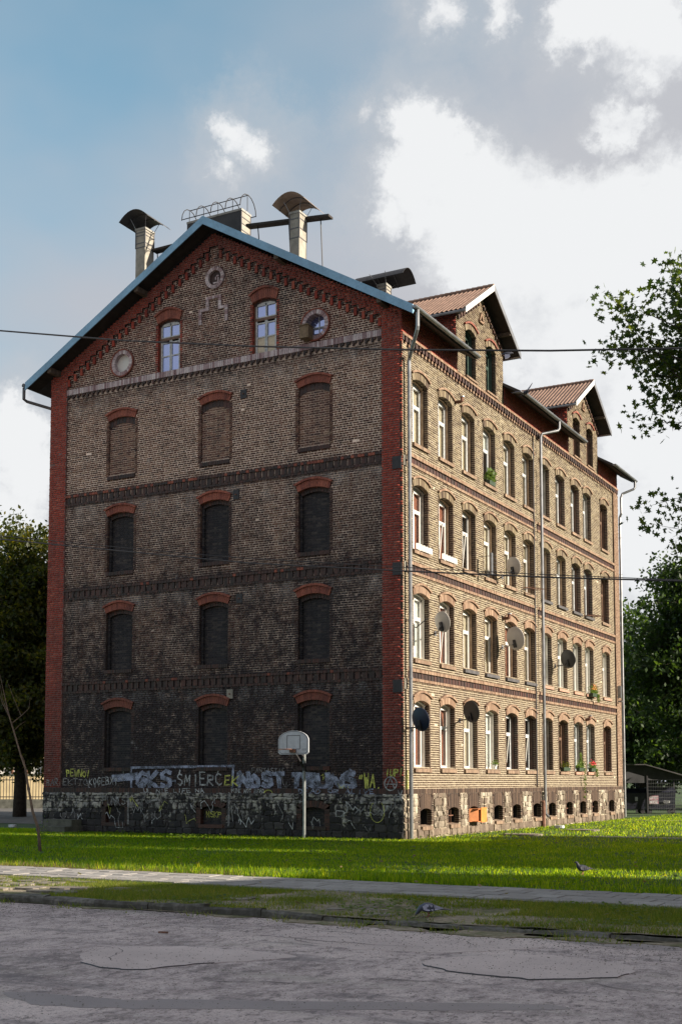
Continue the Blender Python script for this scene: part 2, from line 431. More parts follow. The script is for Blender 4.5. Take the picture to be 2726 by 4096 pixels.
def glass_mat(name, tint, dark):
    m, k = new_mat(name)
    geo = k.n('ShaderNodeNewGeometry')
    wob = k.noise(geo.outputs['Position'], 2.2, 2.0, 0.5)
    bn = k.n('ShaderNodeBump', None, Strength=0.12, Distance=0.05, Height=wob)
    gl = k.n('ShaderNodeBsdfGlossy', None, Color=tint, Roughness=0.02)
    k.put(gl.inputs['Normal'], bn.outputs[0])
    tr = k.n('ShaderNodeBsdfTransparent', None, Color=dark)
    fr = k.n('ShaderNodeFresnel', None, IOR=1.6)
    f = k.math('MULTIPLY_ADD', fr.outputs[0], 0.85, 0.14)
    mx = k.n('ShaderNodeMixShader', None, i0=f, i1=tr.outputs[0], i2=gl.outputs[0])
    k.n('ShaderNodeOutputMaterial', None, Surface=mx.outputs[0])
    return m


M['glass'] = glass_mat('window_glass', (0.95, 0.97, 1.0), (0.82, 0.85, 0.84))
m_, k_ = new_mat('attic_glass_sky_tint')
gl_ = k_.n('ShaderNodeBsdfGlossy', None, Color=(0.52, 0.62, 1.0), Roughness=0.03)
df_ = k_.n('ShaderNodeBsdfDiffuse', None, Color=(0.10, 0.11, 0.20))  # blue of a sky reflection painted into the glass colour
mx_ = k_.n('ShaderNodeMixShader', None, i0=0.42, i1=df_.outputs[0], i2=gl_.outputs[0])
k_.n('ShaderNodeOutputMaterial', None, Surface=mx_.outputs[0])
M['attic_glass_sky_tint'] = m_


def leaf_mat(name, stops, trans, tw=0.5, rough=0.5):
    m, k = new_mat(name)
    geo, r = island(k)
    big = k.noise(geo.outputs['Position'], 0.9, 3.0)
    f = k.math('ADD', k.math('MULTIPLY', r, 0.7), k.math('MULTIPLY', k.math('SUBTRACT', big, 0.25), 0.6), clamp=True)
    c = k.ramp(f, stops)
    b = k.n('ShaderNodeBsdfPrincipled', None, Roughness=rough)
    k.put(b.inputs['Base Color'], c)
    b.inputs['Specular IOR Level'].default_value = 0.25
    t = k.n('ShaderNodeBsdfTranslucent', None, Color=k.mix(1.0, c, trans, 'MULTIPLY'))
    mx = k.n('ShaderNodeMixShader', None, i0=tw, i1=b.outputs[0], i2=t.outputs[0])
    k.n('ShaderNodeOutputMaterial', None, Surface=mx.outputs[0])
    return m


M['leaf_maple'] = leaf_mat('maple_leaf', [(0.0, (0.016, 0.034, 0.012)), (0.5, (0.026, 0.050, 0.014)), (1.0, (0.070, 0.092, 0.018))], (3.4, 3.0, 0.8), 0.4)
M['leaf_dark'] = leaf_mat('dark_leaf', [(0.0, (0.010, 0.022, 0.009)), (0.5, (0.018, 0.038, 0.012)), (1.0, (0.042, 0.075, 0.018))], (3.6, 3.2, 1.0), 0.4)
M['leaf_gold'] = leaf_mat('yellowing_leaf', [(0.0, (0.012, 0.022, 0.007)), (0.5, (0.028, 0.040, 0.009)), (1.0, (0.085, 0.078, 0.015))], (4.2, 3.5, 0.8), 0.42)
M['leaf_bright'] = leaf_mat('bright_bush_leaf', [(0.0, (0.05, 0.09, 0.02)), (0.5, (0.09, 0.14, 0.03)), (1.0, (0.15, 0.20, 0.04))], (1.8, 1.8, 0.9), 0.45)
M['grass'] = leaf_mat('grass_blade', [(0.0, (0.020, 0.046, 0.005)), (0.40, (0.043, 0.086, 0.008)), (0.75, (0.090, 0.132, 0.012)), (1.0, (0.20, 0.19, 0.040))], (6.0, 5.0, 0.9), 0.70)
M['grass_dry'] = leaf_mat('dry_grass_blade', [(0.0, (0.06, 0.075, 0.02)), (0.5, (0.16, 0.13, 0.055)), (1.0, (0.30, 0.22, 0.10))], (1.5, 1.4, 0.9), 0.4)
M['grass_verge'] = leaf_mat('verge_grass_blade', [(0.0, (0.055, 0.095, 0.014)), (0.6, (0.115, 0.150, 0.026)), (1.0, (0.24, 0.205, 0.07))], (2.8, 2.5, 0.9), 0.5)
M['bark'] = simple('bark', (0.055, 0.043, 0.034), 0.95, 0.4, 9.0)
M['sapling'] = simple('sapling_bark', (0.15, 0.105, 0.08), 0.8, 0.4, 9.0)
M['petal_red'] = simple('red_petal', (0.62, 0.03, 0.05), 0.6, 0.2, 20.0)
M['petal_orange'] = simple('orange_petal', (0.60, 0.22, 0.04), 0.6, 0.2, 20.0)
M['trough'] = simple('dark_green_trough', (0.03, 0.05, 0.03), 0.6, 0.2, 6.0)
M['pot'] = simple('white_flower_pot', (0.62, 0.62, 0.60), 0.5, 0.1, 6.0)
M['bird_dark'] = simple('dark_plumage', (0.028, 0.030, 0.045), 0.6, 0.3, 30.0)
M['bird_grey'] = simple('grey_wing_plumage', (0.34, 0.34, 0.44), 0.6, 0.15, 25.0)
M['bird_slate'] = simple('slate_plumage', (0.07, 0.075, 0.11), 0.5, 0.25, 25.0)
M['bird_foot'] = simple('pink_foot', (0.35, 0.12, 0.10), 0.6, 0.2, 25.0)
M['cream_wall'] = simple('cream_render_wall', (0.60, 0.47, 0.28), 0.9, 0.12, 1.5)
M['bin'] = simple('navy_plastic_bin', (0.014, 0.015, 0.028), 0.5, 0.2, 3.0)
M['sign_pink'] = simple('pink_sign_plate', (0.42, 0.22, 0.26), 0.6, 0.1, 8.0)
M['sign_white'] = simple('white_sign_plate', (0.50, 0.50, 0.52), 0.6, 0.1, 8.0)
M['litter'] = simple('litter_paper', (0.55, 0.56, 0.60), 0.7, 0.15, 12.0)
M['hatch'] = simple('worn_hatch_slab', (0.20, 0.17, 0.14), 0.9, 0.3, 5.0)


# ------------------------------------------------------------------ object helpers
def link(o, parent=None):
    COL.objects.link(o)
    if parent is not None:
        o.parent = parent
    return o


def tag(o, label=None, cat=None, group=None, kind=None):
    if label: o['label'] = label
    if cat: o['category'] = cat
    if group: o['group'] = group
    if kind: o['kind'] = kind
    return o


def thing(name, label, cat, loc=(0, 0, 0), rz=0.0, group=None):
    o = bpy.data.objects.new(name, None)
    o.empty_display_size = 0.2
    o.location = loc
    o.rotation_euler = (0, 0, rz)
    link(o)
    return tag(o, label, cat, group)


def inst(name, mesh, parent=None, loc=(0, 0, 0), rot=(0, 0, 0), scale=None):
    o = bpy.data.objects.new(name, mesh)
    o.location = loc
    o.rotation_euler = rot
    if scale: o.scale = scale
    return link(o, parent)


def copy_tree(o, parent=None):
    c = o.copy()
    link(c, parent)
    for ch in list(o.children):
        copy_tree(ch, c)
    return c


def np_mesh(name, verts, faces, mats, mat_idx=None, smooth=False):
    """verts (N,3); faces (M,k) all of one size"""
    me = bpy.data.meshes.new(name)
    verts = np.ascontiguousarray(verts, dtype=np.float32)
    faces = np.ascontiguousarray(faces, dtype=np.int32)
    m, kk = faces.shape
    me.vertices.add(len(verts))
    me.vertices.foreach_set('co', verts.ravel())
    me.loops.add(m * kk)
    me.loops.foreach_set('vertex_index', faces.ravel())
    me.polygons.add(m)
    me.polygons.foreach_set('loop_start', np.arange(0, m * kk, kk, dtype=np.int32))
    me.polygons.foreach_set('loop_total', np.full(m, kk, dtype=np.int32))
    for mt in (mats if isinstance(mats, (list, tuple)) else [mats]):
        me.materials.append(mt)
    if mat_idx is not None:
        me.polygons.foreach_set('material_index', np.ascontiguousarray(mat_idx, dtype=np.int32))
    if smooth:
        me.polygons.foreach_set('use_smooth', np.ones(m, dtype=bool))
    me.update(calc_edges=True)
    me.validate()
    return me


class MB:
    """collects shapes into one mesh; F maps local (u, z, d) to the object's space"""
    def __init__(s, F=None):
        s.v = []; s.f = []; s.mi = []; s.F = F or (lambda a, b, c: (a, b, c)); s.m = 0; s.mats = []

    def mat(s, name):
        mt = M[name] if isinstance(name, str) else name
        if mt not in s.mats: s.mats.append(mt)
        s.m = s.mats.index(mt)
        return s

    def add(s, vs, fs, raw=False):
        n = len(s.v)
        s.v += [tuple(p) if raw else s.F(*p) for p in vs]
        for f in fs:
            s.f.append([n + i for i in f]); s.mi.append(s.m)
        return s

    def box(s, a0, a1, b0, b1, c0, c1):
        vs = [(a0, b0, c0), (a1, b0, c0), (a1, b1, c0), (a0, b1, c0), (a0, b0, c1), (a1, b0, c1), (a1, b1, c1), (a0, b1, c1)]
        return s.add(vs, [(0, 3, 2, 1), (4, 5, 6, 7), (0, 1, 5, 4), (1, 2, 6, 5), (2, 3, 7, 6), (3, 0, 4, 7)])

    def hexa(s, q, c0, c1):
        """quad q of four (a,b) corners, extruded from c0 to c1"""
        vs = [(a, b, c0) for a, b in q] + [(a, b, c1) for a, b in q]
        return s.add(vs, [(3, 2, 1, 0), (4, 5, 6, 7), (0, 1, 5, 4), (1, 2, 6, 5), (2, 3, 7, 6), (3, 0, 4, 7)])

    def poly(s, pts, c0, c1):
        """polygon of (a,b), extruded"""
        n = len(pts)
        vs = [(a, b, c0) for a, b in pts] + [(a, b, c1) for a, b in pts]
        return s.add(vs, [tuple(range(n - 1, -1, -1)), tuple(range(n, 2 * n))] + [(i, (i + 1) % n, n + (i + 1) % n, n + i) for i in range(n)])

    def quad(s, a, b, c, d, raw=False):
        return s.add([a, b, c, d], [(0, 1, 2, 3)], raw)

    def tube(s, pts, r, n=6, r1=None, cap=True, raw=True):
        pts = [Vector(p) for p in pts]
        N = len(pts)
        base = len(s.v)
        prev = None
        for i, p in enumerate(pts):
            t = (pts[min(i + 1, N - 1)] - pts[max(i - 1, 0)]).normalized()
            if prev is None:
                prev = t.orthogonal().normalized()
            prev = (prev - t * prev.dot(t))
            prev = prev.normalized() if prev.length > 1e-6 else t.orthogonal().normalized()
            b = t.cross(prev)
            rr = r if r1 is None else r + (r1 - r) * i / max(1, N - 1)
            if isinstance(r, (list, tuple)): rr = r[i]
            for j in range(n):
                a = 2 * math.pi * j / n
                q = p + (prev * math.cos(a) + b * math.sin(a)) * rr
                s.v.append(tuple(q) if raw else s.F(*q))
        for i in range(N - 1):
            for j in range(n):
                a0 = base + i * n + j; a1 = base + i * n + (j + 1) % n
                s.f.append([a0, a1, a1 + n, a0 + n]); s.mi.append(s.m)
        if cap:
            s.f.append([base + j for j in range(n)][::-1]); s.mi.append(s.m)
            s.f.append([base + (N - 1) * n + j for j in range(n)]); s.mi.append(s.m)
        return s

    def loft(s, rings, cap=True, raw=True):
        """rings: list of lists of points, same length"""
        base = len(s.v); n = len(rings[0])
        for rg in rings:
            s.v += [tuple(p) if raw else s.F(*p) for p in rg]
        for i in range(len(rings) - 1):
            for j in range(n):
                a0 = base + i * n + j; a1 = base + i * n + (j + 1) % n
                s.f.append([a0, a1, a1 + n, a0 + n]); s.mi.append(s.m)
        if cap:
            s.f.append([base + j for j in range(n)][::-1]); s.mi.append(s.m)
            s.f.append([base + (len(rings) - 1) * n + j for j in range(n)]); s.mi.append(s.m)
        return s

    def mesh(s, name, smooth=False):
        me = bpy.data.meshes.new(name)
        me.from_pydata([tuple(map(float, p)) for p in s.v], [], s.f)
        for mt in s.mats: me.materials.append(mt)
        if len(s.mats) > 1:
            me.polygons.foreach_set('material_index', np.array(s.mi, dtype=np.int32))
        if smooth:
            me.polygons.foreach_set('use_smooth', np.ones(len(s.f), dtype=bool))
        me.update()
        return me

    def build(s, name, parent=None, label=None, kind=None, smooth=False, loc=(0, 0, 0), rot=(0, 0, 0)):
        o = inst(name, s.mesh(name, smooth), parent, loc, rot)
        return tag(o, label, kind=kind)


FG = lambda u, z, d: (u, -d, z)       # gable wall: u runs along X, d comes out of the wall
FR = lambda u, z, d: (d, u, z)        # long side wall: u runs along Y


def FGv(a):
    return np.stack([a[..., 0], -a[..., 2], a[..., 1]], -1)


def FRv(a):
    return np.stack([a[..., 2], a[..., 0], a[..., 1]], -1)


def boxes_mesh(name, B, Fv, mat, five=True):
    """B: (N,6) u0,u1,z0,z1,d0,d1"""
    B = np.asarray(B, dtype=np.float64)
    u0, u1, z0, z1, d0, d1 = B.T
    V = np.stack([np.stack([u0, z0, d0], -1), np.stack([u1, z0, d0], -1), np.stack([u1, z1, d0], -1), np.stack([u0, z1, d0], -1),
                  np.stack([u0, z0, d1], -1), np.stack([u1, z0, d1], -1), np.stack([u1, z1, d1], -1), np.stack([u0, z1, d1], -1)], 1)
    V = Fv(V).reshape(-1, 3)
    fs = np.array([(4, 5, 6, 7), (0, 1, 5, 4), (1, 2, 6, 5), (2, 3, 7, 6), (3, 0, 4, 7)])
    Fc = (np.arange(len(B))[:, None, None] * 8 + fs[None]).reshape(-1, 4)
    return np_mesh(name, V, Fc, mat)


def rects_mesh(name, Q, Fv, mat):
    """Q: (N,5) u0,u1,z0,z1,d flat rectangles"""
    Q = np.asarray(Q, dtype=np.float64)
    u0, u1, z0, z1, d = Q.T
    V = np.stack([np.stack([u0, z0, d], -1), np.stack([u1, z0, d], -1), np.stack([u1, z1, d], -1), np.stack([u0, z1, d], -1)], 1)
    V = Fv(V).reshape(-1, 3)
    return np_mesh(name, V, np.arange(len(V)).reshape(-1, 4), mat)


def cut(iv, holes):
    for h in holes:
        if h is None: continue
        out = []
        for a, b in iv:
            if h[1] <= a or h[0] >= b: out.append((a, b)); continue
            if h[0] > a: out.append((a, h[0]))
            if h[1] < b: out.append((h[1], b))
        iv = out
    return iv


COURSE = 0.077
JOINT = 0.017


def lay(z0, z1, ivf, d, mortar_d, brick=0.255, seed=1, jit=0.004, JOINT=0.025):
    """lays courses from z0 to z1; ivf(z) gives the free intervals; returns brick boxes and mortar rectangles"""
    r = np.random.default_rng(seed)
    n = max(1, int(round((z1 - z0) / COURSE)))
    h = (z1 - z0) / n
    Bx, Mo = [], []
    unit = brick * 1.5
    for i in range(n):
        za = z0 + i * h; zc = za + h / 2
        iv = ivf(zc)
        off = (0.0 if i % 2 == 0 else unit * 0.5) + (unit * 0.13 if i % 4 > 1 else 0)
        for a, b in iv:
            if b - a < 0.015: continue
            Mo.append((a, b, za, za + h, mortar_d))
            j0 = int(math.floor((a - off) / unit)) - 1
            j1 = int(math.ceil((b - off) / unit)) + 1
            edges = []
            for j in range(j0, j1):
                s = off + j * unit
                edges += [s, s + brick]
            edges.append(off + j1 * unit)
            for p, q in zip(edges[:-1], edges[1:]):
                p2, q2 = max(p, a), min(q, b)
                if q2 - p2 < 0.035: continue
                e = JOINT * 0.5
                lo = p2 + (e if p2 > a + 1e-6 else 0.002); hi = q2 - (e if q2 < b - 1e-6 else 0.002)
                w_ = r.normal(0, 0.0022, 2)
                Bx.append((lo + w_[0] * 0.6, hi + w_[0] * 0.6, za + JOINT * 0.5 + w_[1] * 0.5, za + h - JOINT * 0.5 + w_[1] * 0.5, mortar_d - 0.002, d + r.normal(0, jit)))
    return Bx, Mo


def arch_hole(c, hi, zs, ho, ze, zc, z_bot):
    """free gap that an arched opening with its brick ring makes at height z"""
    def f(z):
        if z < z_bot or z > zc: return None
        if z <= zs: return (c - hi, c + hi)
        if z <= ze:
            x = hi + (ho - hi) * (z - zs) / (ze - zs)
        else:
            x = ho * math.sqrt(max(0.0, 1 - (z - ze) / (zc - ze)))
        return (c - x, c + x)
    return f


def circ_hole(c, zc, r):
    def f(z):
        t = r * r - (z - zc) ** 2
        if t <= 0: return None
        return (c - math.sqrt(t), c + math.sqrt(t))
    return f


def rect_hole(u0, u1, z0, z1):
    return lambda z: (u0, u1) if z0 <= z <= z1 else None


def voussoirs(mb, c, hi, zs, zc_in, ho, ze, zc_out, n, d0, d1, jit=0.004, gap=0.05):
    """arch ring: n wedge bricks between the inner and the outer curve"""
    for i in range(n):
        q = []
        s0 = -1 + 2 * (i + gap) / n; s1 = -1 + 2 * (i + 1 - gap) / n
        for s, outer in ((s0, 0), (s1, 0), (s1, 1), (s0, 1)):
            if outer: q.append((c + ho * s, ze + (zc_out - ze) * (1 - s * s)))
            else: q.append((c + hi * s, zs + (zc_in - zs) * (1 - s * s)))
        mb.hexa(q, d0, d1 + random.uniform(-jit, jit))


def ring(mb, c, zc, r0, r1, n, d0, d1, gap=0.06):
    for i in range(n):
        a0 = 2 * math.pi * (i + gap) / n; a1 = 2 * math.pi * (i + 1 - gap) / n
        q = [(c + r0 * math.cos(a0), zc + r0 * math.sin(a0)), (c + r1 * math.cos(a0), zc + r1 * math.sin(a0)),
             (c + r1 * math.cos(a1), zc + r1 * math.sin(a1)), (c + r0 * math.cos(a1), zc + r0 * math.sin(a1))]
        mb.hexa(q, d0, d1 + random.uniform(-0.004, 0.004))


# ------------------------------------------------------------------ ground
GZ = {}


def ground_mat(name, build):
    m, k = new_mat(name)
    geo = k.n('ShaderNodeNewGeometry')
    c, h, r = build(k, geo.outputs['Position'])
    return finish(m, k, c, r, h, 0.7, 0.02)


def _asphalt(k, p):
    big = k.noise(p, 0.30, 4.0, 0.6)
    mid = k.noise(p, 1.5, 5.0, 0.65)
    grit = k.noise(p, 26.0, 4.0, 0.8)
    grit2 = k.noise(p, 70.0, 3.0, 0.8)
    c = k.ramp(k.math('MULTIPLY_ADD', big, 0.55, k.math('MULTIPLY', mid, 0.45)), [(0.35, (0.24, 0.192, 0.192)), (0.5, (0.48, 0.392, 0.382)), (0.62, (0.64, 0.53, 0.505))])
    g9 = k.noise(k.scalevec(p, (1.0, 0.6, 1.0)), 8.0, 5.0, 0.75)
    c = k.mix(k.smooth(g9, 0.52, 0.60, 0.0, 0.55), c, (0.66, 0.56, 0.54))
    c = k.mix(k.smooth(g9, 0.47, 0.39, 0.0, 0.75), c, (0.17, 0.138, 0.138))
    c = k.mix(k.smooth(grit, 0.55, 0.70, 0.0, 0.65), c, (0.58, 0.50, 0.50))
    c = k.mix(k.smooth(grit, 0.46, 0.34, 0.0, 0.80), c, (0.075, 0.066, 0.070))
    c = k.mix(k.smooth(grit2, 0.46, 0.36, 0.0, 0.55), c, (0.10, 0.09, 0.092))
    # oil and damp stains drawn out along the road, and dust drifts
    st = k.noise(k.scalevec(p, (0.35, 1.6, 1.0)), 0.9, 5.0, 0.65)
    c = k.mix(k.smooth(st, 0.54, 0.66, 0.0, 0.60), c, (0.15, 0.13, 0.137))
    dust = k.noise(k.scalevec(p, (0.5, 1.3, 1.0)), 0.7, 5.0, 0.7)
    c = k.mix(k.smooth(dust, 0.53, 0.66, 0.0, 0.55), c, (0.44, 0.385, 0.35))
    return c, k.math('ADD', k.math('MULTIPLY', grit, 0.8), k.math('MULTIPLY', grit2, 0.5)), 0.9


def _patch(k, p):
    big = k.noise(p, 0.8, 4.0, 0.6)
    grit = k.noise(p, 30.0, 4.0, 0.8)
    c = k.ramp(big, [(0.3, (0.44, 0.362, 0.350)), (0.7, (0.60, 0.50, 0.48))])
    c = k.mix(k.math('MULTIPLY', k.math('GREATER_THAN', grit, 0.60), 0.3), c, (0.36, 0.33, 0.32))
    c = k.mix(k.math('MULTIPLY', k.math('LESS_THAN', grit, 0.38), 0.4), c, (0.10, 0.09, 0.09))
    return c, grit, 0.9


def _patch_dark(k, p):
    c, h, r = _patch(k, p)
    return k.mix(0.6, c, (0.13, 0.12, 0.132)), h, 0.7


def _soil(k, p):
    a = k.noise(p, 0.9, 5.0, 0.65)
    b = k.noise(p, 14.0, 5.0, 0.7)
    c = k.ramp(k.math('MULTIPLY_ADD', a, 0.55, k.math('MULTIPLY', b, 0.45)), [(0.33, (0.10, 0.082, 0.052)), (0.5, (0.21, 0.172, 0.122)), (0.66, (0.38, 0.32, 0.25))])
    gr = k.noise(p, 2.0, 5.0, 0.7)
    c = k.mix(k.smooth(gr, 0.46, 0.6, 0.0, 0.75), c, (0.075, 0.088, 0.024))
    return c, b, 0.95


def _lawn(k, p):
    a = k.noise(p, 0.5, 5.0, 0.6)
    b = k.noise(p, 18.0, 4.0, 0.7)
    c = k.ramp(k.math('MULTIPLY_ADD', a, 0.5, k.math('MULTIPLY', b, 0.5)), [(0.3, (0.018, 0.034, 0.009)), (0.55, (0.035, 0.068, 0.014)), (0.75, (0.075, 0.095, 0.025))])
    return c, b, 0.95


def _yard(k, p):
    a = k.noise(p, 0.6, 5.0, 0.6)
    b = k.noise(p, 20.0, 4.0, 0.7)
    c = k.ramp(k.math('MULTIPLY_ADD', a, 0.6, k.math('MULTIPLY', b, 0.4)), [(0.3, (0.06, 0.056, 0.055)), (0.7, (0.13, 0.122, 0.115))])
    return c, b, 0.9


M['asphalt'] = ground_mat('old_asphalt', _asphalt)
M['patch'] = ground_mat('asphalt_patch_mix', _patch)
M['patch_dark'] = ground_mat('dark_asphalt_patch_mix', _patch_dark)
M['soil'] = ground_mat('trodden_soil', _soil)
M['lawn'] = ground_mat('lawn_soil', _lawn)
M['yard'] = ground_mat('yard_paving', _yard)

ROAD_Z = -0.07


def sheet(name, x0, x1, y0, y1, z, mat, nx=1, ny=1, amp=0.0, seed=0.0):
    xs = np.linspace(x0, x1, nx + 1); ys = np.linspace(y0, y1, ny + 1)
    V = []
    for y in ys:
        for x in xs:
            V.append((x, y, z + (amp * mnoise.fractal(Vector((x * 0.55 + seed, y * 0.9, seed)), 0.8, 2.0, 4) if amp else 0)))
    F = [(j * (nx + 1) + i, j * (nx + 1) + i + 1, (j + 1) * (nx + 1) + i + 1, (j + 1) * (nx + 1) + i) for j in range(ny) for i in range(nx)]
    o = inst(name, np_mesh(name, np.array(V), np.array(F), M[mat], smooth=amp > 0))
    return tag(o, kind='structure')


sheet('ground', -900, 900, -900, 1400, -0.25, 'lawn')
sheet('road', -160, 160, -75, -20.25, ROAD_Z, 'asphalt')
sheet('lawn', -160, 160, -15.08, 190, 0.0, 'lawn')
sheet('verge', -40, 45, -20.12, -17.0, 0.0, 'soil', 340, 26, 0.035, 4.2)
bank = MB().mat('soil'); bank.box(-40, 45, -20.14, -17.02, -.24, -.045); tag(bank.build('verge_bank'), kind='structure')
sheet('yard', -45, -15.4, 5.5, 40, 0.012, 'yard')

# footpath of square slabs, laid in four rows
path = sheet('footpath', -60, 60, -17.0, -15.08, 0.004, 'soil')
slab = MB().mat('slab')
slab.add([(-.235, -.235, 0), (.235, -.235, 0), (.235, .235, 0), (-.235, .235, 0), (-.228, -.228, .03), (.228, -.228, .03), (.228, .228, .03), (-.228, .228, .03)],
         [(0, 1, 5, 4), (1, 2, 6, 5), (2, 3, 7, 6), (3, 0, 4, 7), (4, 5, 6, 7)])
slab_me = slab.mesh('paving_slab')
far_slabs = MB().mat('slab')
for j in range(4):
    for i in range(-120, 122):
        x = i * 0.48 + (0.24 if j % 2 else 0); y = -16.76 + j * 0.48
        z = 0.008 + random.uniform(-0.006, 0.006)
        if -4.5 < x < 15.0:
            inst('paving_slab', slab_me, path, (x, y, z), (random.uniform(-.012, .012), random.uniform(-.012, .012), random.uniform(-.01, .01)))
        else:
            far_slabs.box(x - .23, x + .23, y - .23, y + .23, 0.005, z + .03)
far_slabs.build('paving_slabs', path, kind='stuff')

# kerb stones along the road
kerb = sheet('kerb', -60, 60, -20.30, -20.08, -0.055, 'soil')
for v in range(4):
    pass
kerb_me = []
for v in range(4):
    mb = MB().mat('kerb')
    rr = random.Random(v)
    n = 7; rings = []
    for i in range(n):
        x = -0.5 + i / (n - 1) * 0.985
        j = lambda a: rr.uniform(-a, a)
        rings.append([(x, -.08 + j(.012), -.1), (x, .08, -.1), (x, .085 + j(.01), .055 + j(.012)), (x, -.055 + j(.014), .06 + j(.012)), (x, -.085 + j(.012), .02 + j(.015))])
    mb.loft(rings)
    kerb_me.append(mb.mesh('kerb_stone'))
for i in range(-22, 40):
    x = i * 1.0
    sunk = 0.012 if x < 7.5 else min(0.085, .02 + (x - 7.5) * 0.05)
    inst('kerb_stone', kerb_me[i % 4], kerb, (x, -20.18 + random.uniform(-.025, .025), 0.005 - sunk + random.uniform(-.012, .008)), (random.uniform(-.14, .14), random.uniform(-.03, .03), random.uniform(-.045, .045)))


def outline(pts, n=60, wob=0.05, seed=0):
    """closed smooth outline through the points, with a ragged edge"""
    P = [Vector((*p, 0)) for p in pts]
    out = []
    m = len(P)
    per = max(2, n // m)
    for i in range(m):
        p0, p1, p2, p3 = P[i - 1], P[i], P[(i + 1) % m], P[(i + 2) % m]
        for j in range(per):
            t = j / per
            q = 0.5 * ((2 * p1) + (-p0 + p2) * t + (2 * p0 - 5 * p1 + 4 * p2 - p3) * t * t + (-p0 + 3 * p1 - 3 * p2 + p3) * t ** 3)
            q += Vector((mnoise.noise(Vector((q.x * 5 + seed, q.y * 5, 1))), mnoise.noise(Vector((q.x * 5, q.y * 5 + seed, 7))), 0)) * wob
            out.append((q.x, q.y))
    return out


def road_patch(pts, mat, h, seed, crack=None):
    o = outline(pts, 70, 0.09, seed)
    mb = MB().mat(mat)
    mb.poly(o, ROAD_Z - 0.003, ROAD_Z + h)
    tag(mb.build('road_patch'), kind='structure')
    if crack:
        h += .004
        a, b = crack
        cr = MB().mat('iron')
        seg = o[a:b] if b > a else o[a:] + o[:b]
        L, Rr = [], []
        for i, (x, y) in enumerate(seg):
            t = i / max(1, len(seg) - 1)
            wd = 0.013 * math.sin(math.pi * min(1, max(0.02, t))) * random.uniform(0.6, 1.3)
            L.append((x, y + 0.004, ROAD_Z + h + 0.003)); Rr.append((x, y - wd - 0.006, ROAD_Z + 0.004))
        for i in range(len(seg) - 1):
            cr.quad(L[i], L[i + 1], Rr[i + 1], Rr[i])
        tag(cr.build('road_crack'), kind='structure')


sc_ = 1.0
road_patch([(7.75, -24.45), (8.45, -24.98), (8.97, -24.95), (9.15, -24.55), (9.6, -23.9), (9.9, -23.35), (9.25, -23.2), (8.4, -23.3), (7.8, -23.6)], 'patch', 0.004, 3, (4, 26))
road_patch([(11.25, -23.05), (11.65, -23.42), (12.14, -23.6), (12.85, -23.55), (13.45, -22.9), (13.2, -22.2), (12.3, -21.95), (11.6, -22.35)], 'patch', 0.005, 9, (2, 34))
road_patch([(8.9, -22.0), (9.9, -22.5), (11.2, -22.3), (12.0, -21.3), (11.3, -20.9), (9.8, -20.85), (8.6, -21.2)], 'patch', 0.003, 13)
road_patch([(9.35, -26.9), (10.1, -26.75), (11.2, -26.2), (12.4, -25.6), (13.4, -25.05), (13.3, -24.85), (12.2, -25.3), (11.0, -25.85), (9.9, -26.35), (9.2, -26.45), (8.7, -26.6)], 'patch_dark', 0.003, 21)
road_patch([(12.0, -20.8), (13.4, -20.9), (15.2, -20.6), (15.0, -20.4), (13.2, -20.45)], 'patch_dark', 0.003, 27)

# worn setts showing through the verge on the left
rr = random.Random(5)
for i in range(70):
    x = rr.uniform(-3.5, 3.6); y = rr.uniform(-19.3, -17.3)
    if x > 2.2 and y > -18.2: continue
    s1 = rr.uniform(.09, .24); s2 = rr.uniform(.07, .13)
    o = outline([(x - s1, y - s2), (x + s1, y - s2), (x + s1, y + s2), (x - s1, y + s2)], 12, 0.03, i)
    mb = MB().mat('sett'); mb.poly(o, -0.03, 0.026 + rr.uniform(-.01, .012)); mb.build('sett_stone', bpy.data.objects['verge'])
for i in range(14):
    x = rr.uniform(6.0, 10.5); y = rr.uniform(-20.0, -18.3)
    s1 = rr.uniform(.08, .2); s2 = rr.uniform(.05, .11)
    o = outline([(x - s1, y - s2), (x + s1, y - s2), (x + s1, y + s2), (x - s1, y + s2)], 12, 0.03, i)
    mb = MB().mat('sett'); mb.poly(o, -0.03, 0.016 + rr.uniform(-.006, .008)); mb.build('sett_stone', bpy.data.objects['verge'])


# grass: single blades, all of one stand in one mesh
def blades(name, X, Y, Z, hmin, hmax, wid, mat, seed, lean=0.45):
    r = np.random.default_rng(seed)
    n = len(X)
    h = r.uniform(hmin, hmax, n) * r.uniform(0.6, 1.0, n)
    a = r.uniform(0, 2 * np.pi, n); b = r.uniform(0, 2 * np.pi, n)
    wd = wid * r.uniform(0.6, 1.3, n)
    ln = h * lean * r.uniform(0.1, 1.3, n)
    V = np.empty((n, 3, 3))
    V[:, 0] = np.stack([X - np.cos(a) * wd, Y - np.sin(a) * wd, Z], -1)
    V[:, 1] = np.stack([X + np.cos(a) * wd, Y + np.sin(a) * wd, Z], -1)
    V[:, 2] = np.stack([X + np.cos(b) * ln, Y + np.sin(b) * ln, Z + h], -1)
    o = inst(name, np_mesh(name, V.reshape(-1, 3), np.arange(3 * n).reshape(-1, 3), M[mat]))
    return tag(o, kind='stuff')


def in_view(X, Y, m=0.36):
    dx, dy = X - EYE.x, Y - EYE.y
    dep = dx * FWD.x + dy * FWD.y; lat = dx * RIGHT.x + dy * RIGHT.y
    return np.abs(lat) < m * dep + 1.0


def outside_house(X, Y):
    return ~((X > -14.9) & (X < 0.03) & (Y > -0.02) & (Y < 24.9))


